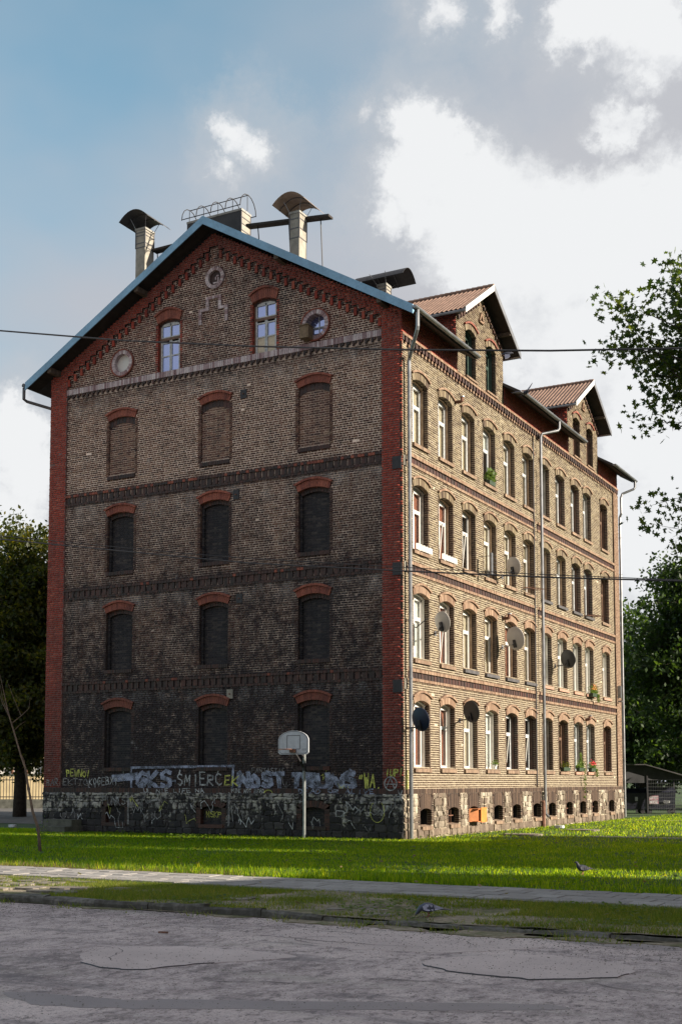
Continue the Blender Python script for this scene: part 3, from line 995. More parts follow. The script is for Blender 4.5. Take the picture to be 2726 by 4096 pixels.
def patchy(X, Y, scale, seed):
    r = np.random.default_rng(seed)
    f = np.zeros_like(X)
    for i in range(7):
        a = r.uniform(0, 2 * np.pi); k = scale * r.uniform(0.5, 2.4)
        f += np.sin(k * (np.cos(a) * X + np.sin(a) * Y) + r.uniform(0, 6.28)) / 7 * 1.6
    return f


def scatter(n, x0, x1, y0, y1, seed):
    r = np.random.default_rng(seed)
    return r.uniform(x0, x1, n), r.uniform(y0, y1, n), r


X, Y, r_ = scatter(640000, -30, 22, -15.05, 1.2, 11)
kk = in_view(X, Y) & outside_house(X, Y)
X, Y = X[kk], Y[kk]
pt = patchy(X, Y, 1.3, 3)
kk = (r_.random(len(X)) < 0.62 + 0.3 * pt)
g1 = blades('grass', X[kk], Y[kk], np.zeros(kk.sum()), 0.035, 0.10, 0.009, 'grass', 21)
tag(g1, 'short green lawn grass in front of the brick building', 'grass')
X, Y, r_ = scatter(26000, -12, 16, -15.1, -13.2, 14)
kk = in_view(X, Y) & (r_.random(len(X)) < np.clip((-Y - 13.4) / 1.4, 0.05, 1) * (0.5 + 0.5 * patchy(X, Y, 1.5, 5)))
g1b = blades('grass', X[kk], Y[kk], np.zeros(kk.sum()), 0.10, 0.24, 0.010, 'grass', 22)
tag(g1b, 'taller unmown grass fringe along the footpath', 'grass')
X, Y, r_ = scatter(60000, -12, 6.5, -15.15, -13.9, 15)
kk = in_view(X, Y) & (r_.random(len(X)) < np.clip((4.5 - X) / 6, 0, 1))
g1c = blades('dry_grass', X[kk], Y[kk], np.zeros(kk.sum()), 0.03, 0.10, 0.009, 'grass_dry', 23, 0.9)
tag(g1c, 'dry straw coloured grass edging the left end of the footpath', 'grass')
X, Y, r_ = scatter(230000, 0.1, 30, 1.2, 52, 16)
kk = in_view(X, Y) & outside_house(X, Y)
X, Y = X[kk], Y[kk]
kk = r_.random(len(X)) < 0.6 + 0.35 * patchy(X, Y, 0.9, 6)
g2 = blades('grass', X[kk], Y[kk], np.zeros(kk.sum()), 0.04, 0.11, 0.014, 'grass', 24)
tag(g2, 'sunlit grass beside the long facade of the brick building', 'grass')
X, Y, r_ = scatter(230000, -8, 17.5, -20.1, -17.05, 17)
kk = in_view(X, Y)
X, Y = X[kk], Y[kk]
bare = np.where(X < 3.0, 0.30, np.where((X > 6.2) & (X < 10.6), 0.30, 1.05))
edge = np.clip((Y + 18.2) / 1.0, -0.5, 0.6) * 0.35
kk = r_.random(len(X)) < np.clip(bare + edge + 0.55 * patchy(X, Y, 2.2, 8) - 0.06, 0, 1) * 0.85
g3 = blades('verge_grass', X[kk], Y[kk], np.full(kk.sum(), -0.005), 0.025, 0.10, 0.0075, 'grass_verge', 25, 0.8)
tag(g3, 'patchy trodden grass between the footpath and the road', 'grass')

# loose grit and stone chips on the road, worn out of the asphalt
def chips(n, mat, smin, smax, seed, name, label, yfun):
    r = np.random.default_rng(seed)
    X = r.uniform(2, 18, n); Y = yfun(r, n)
    k = in_view(X, Y, .30); X, Y = X[k], Y[k]; n = len(X)
    s = r.uniform(smin, smax, n) * r.uniform(.5, 1, n)
    a = r.uniform(0, 6.28, n)
    V = np.empty((n, 4, 3))
    for i, (da, hh) in enumerate(((0, 0), (2.1, 0), (4.2, 0), (0, 1))):
        rad = np.where(hh, 0.15, 1.0) * s * r.uniform(.7, 1.2, n)
        V[:, i] = np.stack([X + rad * np.cos(a + da), Y + rad * np.sin(a + da), np.full(n, ROAD_Z + .006) + hh * s * r.uniform(.35, .75, n)], -1)
    F = (np.arange(n)[:, None, None] * 4 + np.array([(0, 1, 3), (1, 2, 3), (2, 0, 3)])[None]).reshape(-1, 3)
    o = inst(name, np_mesh(name, V.reshape(-1, 3), F, M[mat]))
    tag(o, label, 'gravel', kind='stuff')


even = lambda r, n: -20.35 - r.uniform(0, 1, n) ** 1.3 * 7.5
edge_ = lambda r, n: -20.32 - np.abs(r.normal(0, .9, n))
chips(3500, 'kerb', .005, .012, 61, 'gravel', 'grey stone chips worn out of the asphalt road', even)
chips(12000, 'sett', .005, .015, 62, 'gravel', 'pale grit scattered over the asphalt road', even)
chips(3500, 'kerb', .006, .018, 63, 'gravel', 'crumbs of stone along the road edge', edge_)
# cracks wandering through the old surface
rc = random.Random(91)
for i in range(13):
    x, y = rc.uniform(4.5, 14.5), rc.uniform(-27, -21)
    a = rc.uniform(-.5, .5) + (math.pi if rc.random() < .5 else 0)
    mb = MB().mat('iron'); P = []
    for j in range(rc.randint(8, 22)):
        P.append((x, y)); a += rc.uniform(-.55, .55); x += .13 * math.cos(a); y += .07 * math.sin(a)
    for j in range(len(P) - 1):
        wd0 = .007 * math.sin(math.pi * (j + .3) / len(P)) + .002; wd1 = .007 * math.sin(math.pi * (j + 1.3) / len(P)) + .002
        mb.quad((P[j][0], P[j][1] - wd0, ROAD_Z + .008), (P[j + 1][0], P[j + 1][1] - wd1, ROAD_Z + .008), (P[j + 1][0], P[j + 1][1] + wd1, ROAD_Z + .008), (P[j][0], P[j][1] + wd0, ROAD_Z + .008))
    tag(mb.build('road_crack'), kind='structure')
# soil washed over the broken kerb on to the road
for i, (x, wd, dp) in enumerate([(4.6, .7, .16), (8.6, .9, .34), (9.9, .8, .42), (10.9, 1.1, .55), (12.3, 1.0, .40), (13.6, 1.2, .30), (6.9, .5, .20)]):
    o = outline([(x - wd, -20.15), (x - wd * .5, -20.3 - dp * .7), (x + wd * .1, -20.3 - dp), (x + wd * .6, -20.3 - dp * .6), (x + wd, -20.15), (x, -20.0)], 48, .16, 60 + i)
    mb = MB().mat('soil'); mb.poly(o, -.16, ROAD_Z + .012); tag(mb.build('soil_spill'), kind='structure')
X, Y, r_ = scatter(5200, 2.0, 15.5, -20.75, -20.0, 64)
kk = r_.random(len(X)) < np.clip(.15 + .75 * patchy(X, Y, 2.6, 18) + np.where(X > 7.8, .25, 0) + (Y + 20.2) * .8, 0, 1)
g4 = blades('verge_grass', X[kk], Y[kk], np.full(kk.sum(), -.065), .04, .13, .008, 'grass_verge', 66, .9)
tag(g4, 'weeds creeping over the kerb on to the road', 'grass')
# weeds, low clover and fallen leaves in the lawn
def flat_leaves(n, x0, x1, y0, y1, z, size, mat, seed, label, thr, up=.8):
    X, Y, r_ = scatter(n, x0, x1, y0, y1, seed)
    kk = in_view(X, Y) & outside_house(X, Y) & (r_.random(n) < np.clip(thr + patchy(X, Y, 1.1, seed), 0, 1))
    X, Y = X[kk], Y[kk]; m = len(X)
    s = size * r_.uniform(.5, 1.3, m); a = r_.uniform(0, 6.28, m); t = r_.uniform(-.6, .6, m) * s
    zz = z + r_.uniform(-.02, .03, m)
    V = np.stack([np.stack([X + s * np.cos(a + k), Y + s * np.sin(a + k), zz + t * q], -1) for k, q in ((0, 1), (1.4, .4), (3.14, -1), (4.7, -.4))], 1)
    o = inst('lawn_weeds' if up > .5 else 'fallen_leaves', np_mesh('leaves', V.reshape(-1, 3), np.arange(4 * m).reshape(m, 4), M[mat]))
    tag(o, label, 'weeds' if up > .5 else 'leaves', kind='stuff')


flat_leaves(26000, -14, 20, -14.5, 14, .085, .045, 'leaf_bright', 131, 'low clover and broad leaved weeds in patches of the lawn', -.25)
flat_leaves(900, -12, 17, -20, 3, .09, .04, 'grass_dry', 132, 'fallen yellow leaves strewn over the lawn and verge', .5, .2)
flat_leaves(9000, 5, 17, -20.1, -17.1, .045, .032, 'leaf_bright', 133, 'small broad leaved weeds on the right part of the verge', -.15)


# ------------------------------------------------------------------ the brick house
W, DEP = 14.86, 24.82
house = thing('brick_house', 'four storey sooty brick tenement house with blind gable windows and twin wall dormers', 'house', (0, 0, 0))
PD = -0.07                      # depth of the recessed wall panels
EAVE = 17.15; SLOPE = 0.565; RIDGE_X = -W / 2
FLOOR = [2.28, 5.83, 9.43, 13.0]
STR = [(5.08, 5.48), (8.58, 8.98), (12.15, 12.55)]

near_bricks = []                # (distance, kind, box, facade)
EYE_NP = np.array(EYE)


def put_bricks(name, Bx, Mo, side, bmat, mmat, pick=None):
    Fv = FGv if side == 'G' else FRv
    Bx = np.array(Bx)
    keep = np.ones(len(Bx), bool)
    if pick is not None:
        c = np.stack([(Bx[:, 0] + Bx[:, 1]) / 2, (Bx[:, 2] + Bx[:, 3]) / 2, Bx[:, 5]], -1)
        dist = np.linalg.norm(Fv(c) - EYE_NP, axis=1)
        full = (Bx[:, 1] - Bx[:, 0]) > 0.225
        dist = np.where(full, dist, 1e9)
        order = np.argsort(dist)[:pick]
        keep[order] = False
        sm = boxes_mesh('brick', np.array([[-.1185, .1185, -.0298, .0298, -.013, 0.0]]), Fv, M[bmat])
        for i in order:
            b = Bx[i]
            p = Fv(np.array([(b[0] + b[1]) / 2, (b[2] + b[3]) / 2, b[5]]))
            inst('brick', sm, house, tuple(p))
    o = inst(name, boxes_mesh(name, Bx[keep], Fv, M[bmat]), house)
    tag(o, kind='stuff')
    if len(Mo):
        tag(inst('mortar_bed', rects_mesh('mortar_bed', np.array(Mo), Fv, M[mmat]), house), kind='stuff')


# ---- gable wall
GC = [-11.47, -7.33, -3.33]
gh = []
for c in GC:
    for zb in FLOOR:
        gh.append(arch_hole(c, .60, zb + 2.08, .70, zb + 2.30, zb + 2.53, zb + .05))
AW = [(-9.385, .49), (-5.31, .49)]
for c, hw in AW:
    gh.append(arch_hole(c, hw, 18.45, hw + .10, 18.72, 18.98, 16.62))
OV = [(-11.48, 17.27, .34, .49), (-3.27, 17.24, .38, .53)]
for c, z, r0, r1 in OV: gh.append(circ_hole(c, z, r1 - .01))
gh.append(circ_hole(-7.375, 19.70, .40))


def gable_holes(z):
    return [h(z) for h in gh]


def stair(z):
    """inner panel under the stepped frieze"""
    if z < 17.0: return [(-14.07, -.75)]
    zz = math.floor((z - 17.0) / .154) * .154 + 0.02
    s = zz / .575
    return [(-14.07 + s, -.75 - s)] if -14.07 + s < -.75 - s else []


def outer(z):
    if z < EAVE: return [(-W, 0.0)]
    s = (z - EAVE) / SLOPE
    return [(-W + s, -s)] if -W + s < -s else []


def iv_panel(z):
    return cut(stair(z), gable_holes(z))


def iv_red(z):
    return cut(cut(outer(z), stair(z)), gable_holes(z))


B_, M_ = [], []
for k_i, (a, b) in enumerate([(1.61, 5.08), (5.48, 8.58), (8.98, 12.15), (12.55, 16.24), (16.62, 21.0)]):
    x, y = lay(a, b, iv_panel, PD, PD - .012, seed=30 + k_i)
    if k_i == 4: put_bricks('attic_bricks', x, y, 'G', 'brick_attic', 'mortar_gable')
    else: B_ += x; M_ += y
put_bricks('gable_bricks', B_, M_, 'G', 'brick_gable', 'mortar_gable', 170)
B_, M_ = lay(1.61, 21.32, iv_red, 0.0, -.012, seed=40)
put_bricks('pilaster_bricks', B_, M_, 'G', 'brick_red', 'mortar_red', 130)
# pilaster return faces
for u in (-14.07, -.75):
    mb = MB(FG).mat('mortar_red')
    mb.quad((u, 1.44, -.012), (u, 17.05, -.012), (u, 17.05, PD - .02), (u, 1.44, PD - .02))
    mb.build('pilaster_return', house)

# ledges between the storeys of the gable
for zi, (z0, z1) in enumerate(STR):
    mb = MB(FG)
    n = int(13.32 / .128)
    for i in range(n):
        u = -14.07 + i * 13.32 / n; e = 13.32 / n
        mb.mat('brick_arch' if random.random() < (.35 if zi == 2 else .10) else 'brick_dark')
        mb.box(u + .006, u + e - .006, z1 - .085, z1, PD - .03, PD + .055 + random.uniform(-.004, .004))
        mb.mat('brick_dark').box(u + .006, u + e - .006, z0, z0 + .075, PD - .03, PD + .03 + random.uniform(-.004, .004))
        mb.mat('brick_dark')
        mb.box(u + .012, u + e * (.62 if i % 2 else .98), z0 + .085, z1 - .095, PD - .03, PD + (.035 if i % 2 else .012))
    mb.mat('mortar_gable')
    mb.quad((-14.07, z0, PD - .012), (-.75, z0, PD - .012), (-.75, z1, PD - .012), (-14.07, z1, PD - .012))
    mb.build('string_course', house, kind='stuff')

# attic frieze: whitewashed soldiers over a row of dentils
mb = MB(FG)
n = int(13.32 / .078)
for i in range(n):
    u = -14.07 + i * 13.32 / n; e = 13.32 / n
    mb.mat('brick_washed').box(u + .006, u + e - .008, 16.41, 16.62, PD - .03, random.uniform(-.006, .006))
    if i % 3 != 2:
        mb.mat('brick_dark').box(u + .004, u + e - .004, 16.33 - (.075 if i % 3 == 0 else 0), 16.405, PD - .03, -.015 + random.uniform(-.004, .004))
mb.mat('mortar_gable').quad((-14.07, 16.24, PD - .012), (-.75, 16.24, PD - .012), (-.75, 16.62, PD - .012), (-14.07, 16.62, PD - .012))
mb.build('attic_frieze', house, kind='stuff')

# stepped frieze: hanging crosses under the red gable edge
mb = MB(FG)
s = 0.0
while s < 6.5:
    for sg in (0, 1):
        for a, b, c, d in ((.02, .13, -.26, .0), (-.06, .21, -.14, -.06)):
            u0, u1 = -14.07 + s + a, -14.07 + s + b
            if sg: u0, u1 = -.75 - s - b, -.75 - s - a
            z = 17.02 + s * .575
            mb.mat('brick_red' if b < .2 else 'brick_dark').box(u0, u1, z + c, z + d, PD - .02, -.006 + random.uniform(-.006, .006) - (.02 if b > .2 else 0))
    s += .30
mb.build('stepped_frieze', house, kind='stuff')


# ---- blind windows of the gable
def make_blind(deep):
    mb = MB(FG)
    fr = -.30 if deep else -.14
    bm = 'brick_black' if deep else 'brick_gable'
    # jambs: first rebate, then a narrower inner frame
    for sg in (-1, 1):
        for d0, d1, uu in (((PD - .12), PD - .004, .60), (fr, PD - .12, .515)) if deep else ((fr, PD - .004, .60),):
            n = 27
            for i in range(n):
                z0 = i * 2.08 / n
                mb.mat('brick_gable' if uu > .55 else 'brick_black').box(*sorted((sg * uu, sg * .72)), z0 + .006, z0 + 2.08 / n - .008, d0, d1 + random.uniform(-.004, 0))
        mb.mat('mortar_black' if deep else 'mortar_gable').box(*sorted((sg * .612, sg * .70)), 0, 2.1, fr, PD - .014)
    # infill
    n = 28
    for i in range(n):
        z0 = i * 2.24 / n
        off = (i % 2) * .19
        u = -.62 - off
        j = 0
        while u < .62:
            L = .255 if j % 2 == 0 else .128
            a, b = max(u, -.62), min(u + L, .62)
            if b - a > .03: mb.mat(bm).box(a + .008, b - .008, z0 + .008, z0 + 2.24 / n - .008, fr - .02, fr + random.uniform(-.004, .004))
            u += L; j += 1
    mb.mat('mortar_black' if deep else 'mortar_gable').quad((-.62, 0, fr - .012), (.62, 0, fr - .012), (.62, 2.3, fr - .012), (-.62, 2.3, fr - .012))
    # arch soffit of the inner frame
    if deep:
        voussoirs(mb.mat('brick_dark'), 0, .52, 1.95, 2.06, .70, 2.3, 2.5, 10, fr, PD - .12)
    else:
        voussoirs(mb.mat('brick_dark'), 0, .60, 1.80, 1.98, .60, 2.1, 2.24, 8, fr - .01, fr + .012)
    return mb.mesh('blind_window')


blind_me = {True: make_blind(True), False: make_blind(False)}
mb = MB(lambda a, b, c: (a, -(c + PD + .02), b))
mb.mat('brick_arch'); voussoirs(mb, 0, .60, 2.08, 2.20, .685, 2.28, 2.45, 17, -.14, .01)
mb.mat('brick_arch'); voussoirs(mb, 0, .69, 2.285, 2.455, .755, 2.33, 2.53, 11, -.06, .065, gap=.025)
garch = mb.mesh('arch')
mb = MB(FG).mat('brick_dark')
for i in range(16):
    u = -.63 + i * 1.26 / 16
    mb.box(u + .005, u + 1.26 / 16 - .005, -.13, .0, -.2, PD + .05 + random.uniform(-.005, .005))
gsill = mb.mesh('sill')
for ci, c in enumerate(GC):
    for fi, zb in enumerate(FLOOR):
        wdw = inst('blind_window', blind_me[fi < 3], house, (c, 0, zb + .05))
        if fi == 3: tag(wdw, 'bricked up window filled flush with tan brick')
        else: tag(wdw, 'bricked up window with blackened infill')
        inst('arch', garch, wdw)
        inst('sill', gsill, wdw)


# ---- attic windows of the gable
def attic_window(c, hw):
    mb = MB(FG)
    H = 1.83
    for sg in (-1, 1):
        n = 24
        for i in range(n):
            z0 = i * H / n
            mb.mat('brick_red').box(*sorted((sg * hw, sg * (hw + .1))), z0 + .006, z0 + H / n - .007, -.26, PD - .004)
    voussoirs(mb.mat('brick_dark'), 0, hw, H - .08, H + .04, hw + .02, H + .2, H + .34, 9, -.26, -.16)
    mb.mat('wood_brown')
    for u0, u1 in ((-hw, -hw + .07), (hw - .07, hw)): mb.box(u0, u1, 0, H, -.25, -.19)
    mb.box(-hw, hw, H * .66, H * .66 + .10, -.24, -.175)
    mb.mat('old_white')
    for u in (-hw + .07, -.045, .0, hw - .13): mb.box(u, u + .055, .02, H * .66, -.235, -.185)
    for u in (-hw + .07, -.03, hw - .12): mb.box(u, u + .05, H * .66 + .1, H, -.235, -.185)
    for z in (.02, H * .33, H * .60): mb.box(-hw + .07, hw - .07, z, z + .045, -.233, -.192)
    mb.box(-hw + .07, hw - .07, H * .66 + .10, H * .66 + .145, -.233, -.192)
    mb.box(-hw + .07, hw - .07, H - .09, H + .03, -.235, -.185)
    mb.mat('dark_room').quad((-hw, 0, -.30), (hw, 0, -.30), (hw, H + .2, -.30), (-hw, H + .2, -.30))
    o = mb.build('attic_window', house, loc=(c, 0, 16.62))
    zs = [(.06, H * .33), (H * .33 + .045, H * .60), (H * .66 + .145, H - .09)]
    for u0, u1 in ((-hw + .125, -.045), (.055, hw - .13)):
        for j, (z0, z1) in enumerate(zs):
            p = MB(FG).mat('attic_glass_sky_tint' if not (j == 0 and c > -6) else 'curtain')
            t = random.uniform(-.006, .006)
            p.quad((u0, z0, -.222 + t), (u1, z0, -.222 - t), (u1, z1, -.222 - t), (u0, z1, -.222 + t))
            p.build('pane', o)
    a = MB(lambda x, y, z: (x, -(z + PD + .02), y))
    a.mat('brick_arch'); voussoirs(a, 0, hw, H, H + .12, hw + .085, H + .255, H + .465, 14, -.12, .01)
    a.mat('brick_arch'); voussoirs(a, 0, hw + .09, H + .26, H + .47, hw + .15, H + .30, H + .54, 9, -.06, .07, gap=.025)
    a.build('arch', o)
    return o


tag(attic_window(*AW[0]), 'attic window with a blue sky reflection painted into the glass of both casements')
tag(attic_window(*AW[1]), 'attic window with boarded lowest panes')

# ---- round openings
for i, (c, z, r0, r1) in enumerate(OV):
    mb = MB(FG)
    ring(mb.mat('brick_washed'), 0, 0, r0, r1, 26, PD - .3, -.02)
    ring(mb.mat('brick_arch'), 0, 0, r1 - .005, r1 + .04, 20, PD - .02, .0, gap=.02)
    o = mb.build('round_window', house, loc=(c, 0, z))
    p = MB(FG)
    pts = [(r0 * 1.02 * math.cos(2 * math.pi * j / 28), r0 * 1.02 * math.sin(2 * math.pi * j / 28)) for j in range(28)]
    if i == 0:
        p.mat('white_paint').poly(pts, -.24, -.19); p.build('blank_panel', o)
        tag(o, 'round window closed with a white panel')
    else:
        p.mat('attic_glass_sky_tint').poly(pts, -.36, -.34); p.build('pane', o)
        q = MB(FG).mat('old_white'); q.box(-.012, .012, -r0, r0, -.34, -.315); q.box(-r0, r0, -.02, .01, -.34, -.30); q.box(-.2, .3, -.06, -.045, -.33, -.31); q.build('glazing_bar', o)
        tag(o, 'round window with glazing bars above a wooden box')
mb = MB(FG)
ring(mb.mat('brick_washed'), 0, 0, .27, .40, 24, PD - .1, -.01)
mb.mat('brick_dark').poly([(.28 * math.cos(2 * math.pi * j / 24), .28 * math.sin(2 * math.pi * j / 24)) for j in range(24)], PD - .1, PD - .05)
o = mb.build('medallion', house, 'blind brick medallion with a raised letter under the gable peak', loc=(-7.375, 0, 19.70))
q = MB(FG).mat('brick_washed')
for a in ((-.02, .14, .05, .10), (-.02, .03, -.06, .10), (.08, .14, -.14, .02), (-.10, .14, -.19, -.14)): q.box(*a, PD - .05, PD - .01)
q.build('raised_letter', o)
mb = MB(FG).mat('brick_washed')
for a in ((-8.05, -7.93, 18.07, 18.62), (-8.05, -7.62, 18.54, 18.64), (-7.74, -7.62, 18.54, 19.02), (-7.74, -7.10, 18.94, 19.04), (-7.22, -7.10, 18.56, 19.02), (-7.22, -6.81, 18.52, 18.62), (-6.93, -6.81, 18.04, 18.6)):
    nb = max(1, int((a[3] - a[2]) / .08)); 
    if a[3] - a[2] < .12:
        nu = int((a[1] - a[0]) / .07)
        for j in range(nu): mb.box(a[0] + j * (a[1] - a[0]) / nu + .004, a[0] + (j + 1) * (a[1] - a[0]) / nu - .004, a[2], a[3], PD - .02, PD + .055)
    else:
        for j in range(nb): mb.box(a[0], a[1], a[2] + j * (a[3] - a[2]) / nb + .005, a[2] + (j + 1) * (a[3] - a[2]) / nb - .005, PD - .02, PD + .05 + random.uniform(-.004, .004))
mb.build('stepped_ornament', house, 'stepped whitewashed brick ornament under the medallion')
# wall anchor plates
for x, z in ((-6.14, 15.29), (-6.42, 11.76), (-6.26, 8.11), (-6.62, 4.83)):
    mb = MB(FG).mat('iron' if z > 5 else 'render'); mb.box(-.12, .12, -.16, .16, PD - .01, PD + .03); mb.mat('rust').tube([(0, 0, PD + .02), (0, 0, PD + .07)], .025, 6, raw=False)
    mb.build('anchor_plate', house, loc=(x, 0, z))
for z in (12.1, 8.63, 4.86):
    mb = MB(FG).mat('iron'); mb.box(-.16, .16, -.2, .2, -.01, .03); mb.build('anchor_plate', house, loc=(-.2, 0, z))
    mb = MB(FR).mat('render'); mb.box(.06, .24, -.17, .17, 0, .03); mb.mat('iron').box(.13, .18, -.03, .03, .03, .08); mb.build('anchor_plate', house, loc=(0, 0, z + .08))

# ---- long side wall
RC = [1.52, 3.61, 5.66, 7.71, 9.80, 11.91, 13.97, 16.01, 18.10, 19.88, 22.55]
DORM = [(6.9, 4.6, 9.2), (19.4, 17.15, 21.65)]
rh = []
for c in RC:
    for zb in FLOOR:
        rh.append(arch_hole(c, .61, zb + 2.07, .70, zb + 2.28, zb + 2.53, zb))
for dc, a, b in DORM:
    for s_ in (-1.0, 1.0):
        rh.append(arch_hole(dc + s_, .50, 18.22, .58, 18.45, 18.72, 16.58))
PIL = [(0.0, .34), (12.50, 12.72), (24.05, DEP)]


def iv_right(z):
    return cut(cut([(0.0, DEP)], PIL if z < 17.2 else []), [h(z) for h in rh])


B_, M_ = [], []
for k_i, (a, b) in enumerate([(1.61, 5.08), (5.48, 8.58), (8.98, 12.15), (12.55, 16.06)]):
    x, y = lay(a, b, iv_right, PD, PD - .012, seed=50 + k_i)
    B_ += x; M_ += y
for dc, a, b in DORM:
    def iv_d(z, a=a, b=b, dc=dc):
        half = (b - a) / 2
        if z > 18.75: half = min(half, (20.12 - z) / .60)
        return cut([(dc - half, dc + half)], [h(z) for h in rh]) if half > .02 else []
    x, y = lay(16.42, 20.1, iv_d, PD + .02, PD + .008, seed=60)
    B_ += x; M_ += y
put_bricks('facade_bricks', B_, M_, 'R', 'brick_buff', 'mortar_buff')
B_, M_ = [], []
for a, b in PIL:
    x, y = lay(1.61, 16.06, lambda z, a=a, b=b: [(a, b)], 0.0, -.012, seed=70)
    if b < 20: B_ += x; M_ += y
    else: B2, M2 = x, y
put_bricks('corner_bricks', B_, M_, 'R', 'brick_buff', 'mortar_buff')
put_bricks('end_pilaster_bricks', B2, M2, 'R', 'brick_orange', 'mortar_orange')
for a, b in PIL:
    for u in (a, b):
        mb = MB(FR).mat('brick_brown')
        mb.quad((u, 1.44, -.012), (u, 16.1, -.012), (u, 16.1, PD - .02), (u, 1.44, PD - .02))
        mb.build('pilaster_return', house)
# dark red wall strip under the eaves
def iv_top(z):
    return cut([(0.0, DEP)], [(a, b) for _, a, b in DORM])
B_, M_ = lay(16.42, 17.25, iv_top, -.02, -.032, seed=77)
put_bricks('eaves_bricks', B_, M_, 'R', 'brick_red', 'mortar_red')

for zi, (z0, z1) in enumerate(STR):
    mb = MB(FR)
    n = int(23.7 / .128); u0 = .34; e = (24.05 - u0) / n
    for i in range(n):
        u = u0 + i * e
        mb.mat('brick_orange')
        mb.box(u + .006, u + e - .006, z1 - .105, z1, PD - .03, PD + .06 + random.uniform(-.005, .005))
        mb.box(u + .006, u + e - .006, z0, z0 + .09, PD - .03, PD + .04 + random.uniform(-.005, .005))
        mb.mat('brick_dark')
        mb.box(u + .008, u + e * (.7 if i % 2 else .97), z0 + .10, z1 - .115, PD - .03, PD + (.012 if i % 2 else -.004))
    mb.mat('mortar_black').quad((u0, z0, PD - .012), (24.05, z0, PD - .012), (24.05, z1, PD - .012), (u0, z1, PD - .012))
    mb.build('string_course', house, kind='stuff')

# cornice dentils
mb = MB(FR)
n = int(DEP / .131); e = DEP / n
for i in range(n):
    u = i * e
    mb.mat('brick_orange').box(u + .005, u + e - .005, 16.335, 16.42, PD - .03, .035 + random.uniform(-.005, .005))
    if i % 2 == 0:
        mb.mat('brick_dark').box(u + .004, u + e + .012, 16.16, 16.332, PD - .03, .012 + random.uniform(-.005, .005))
        mb.mat('brick_orange').box(u + .004, u + e - .02, 16.06, 16.157, PD - .03, -.015 + random.uniform(-.005, .005))
    else:
        mb.mat('brick_dark').box(u + .03, u + e - .012, 16.24, 16.332, PD - .03, -.03)
mb.mat('brick_dark').quad((0, 16.06, PD - .02), (DEP, 16.06, PD - .02), (DEP, 16.42, PD - .02), (0, 16.42, PD - .02))
mb.build('dentil_frieze', house, kind='stuff')

# ---- windows of the long side
H = 2.07


def arc(u, hw, zs, zc):
    return zs + (zc - zs) * (1 - (u / hw) ** 2)


def make_reveal(jamb, plaster, hw=.60, HH=H, rise=.13, deep=.42):
    mb = MB(FR)
    n = 27
    for sg in (-1, 1):
        for i in range(n):
            z0 = i * HH / n
            for d0, d1 in ((-.235, -.152), (-.146, PD - .006)):
                mb.mat(jamb).box(*sorted((sg * hw, sg * (hw + .09))), z0 + .007, z0 + HH / n - .008, d0, d1)
        mb.mat('mortar_buff' if jamb != 'brick_black' else 'mortar_black').box(*sorted((sg * (hw + .008), sg * (hw + .05))), 0, HH, -.20, PD - .014)
        mb.mat(plaster).box(*sorted((sg * (hw - .015), sg * (hw + .08))), 0, HH, -deep, -.238)
    # plastered soffit
    m = 8
    for i in range(m):
        a = -hw + 2 * hw * i / m; b = -hw + 2 * hw * (i + 1) / m
        za, zb = arc(a, hw, HH, HH + rise) - .02, arc(b, hw, HH, HH + rise) - .02
        mb.mat(plaster).hexa([(a, za), (b, zb), (b, zb + .12), (a, za + .12)], -deep, -.238)
    mb.mat(plaster).box(-hw, hw, -.06, .0, -deep, PD - .01)
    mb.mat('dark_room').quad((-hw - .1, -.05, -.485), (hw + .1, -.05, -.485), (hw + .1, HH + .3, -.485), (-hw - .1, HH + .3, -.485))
    return mb.mesh('reveal')


def make_frame(matname, hw=.585, HH=H, rise=.12, bars=True):
    mb = MB(FR).mat(matname)
    t = .065
    mb.box(-hw, -hw + t, .0, HH, -.405, -.342); mb.box(hw - t, hw, .0, HH, -.405, -.342)
    mb.box(-hw + t, hw - t, .0, t, -.405, -.342)
    tr = HH * .66
    mb.box(-hw + t, hw - t, tr, tr + .085, -.405, -.338)
    if bars: mb.box(-.05, .05, t, tr, -.402, -.335)
    mb.box(-.03, .03, tr + .085, HH, -.402, -.342)
    for u0, u1 in ((-hw + t, -.05), (.05, hw - t)):
        mb.box(u0, u0 + .035, t, tr, -.398, -.35); mb.box(u1 - .035, u1, t, tr, -.398, -.35)
        mb.box(u0 + .035, u1 - .035, t, t + .035, -.398, -.35); mb.box(u0 + .035, u1 - .035, tr - .035, tr, -.398, -.35)
    m = 8
    for i in range(m):
        a = -hw + 2 * hw * i / m; b = -hw + 2 * hw * (i + 1) / m
        mb.hexa([(a, HH - .06), (b, HH - .06), (b, arc(b, hw, HH, HH + rise)), (a, arc(a, hw, HH, HH + rise))], -.405, -.342)
    return mb.mesh('window')


def make_pane(u0, u1, z0, z1):
    mb = MB(FR).mat('glass')
    mb.quad((u0, z0, -.38), (u1, z0, -.38), (u1, z1, -.38), (u0, z1, -.38))
    return mb.mesh('pane')


pane_me = [make_pane(-.52, -.05, .065, H * .66), make_pane(.05, .52, .065, H * .66), make_pane(-.52, -.03, H * .66 + .085, H - .06), make_pane(.03, .52, H * .66 + .085, H - .06)]


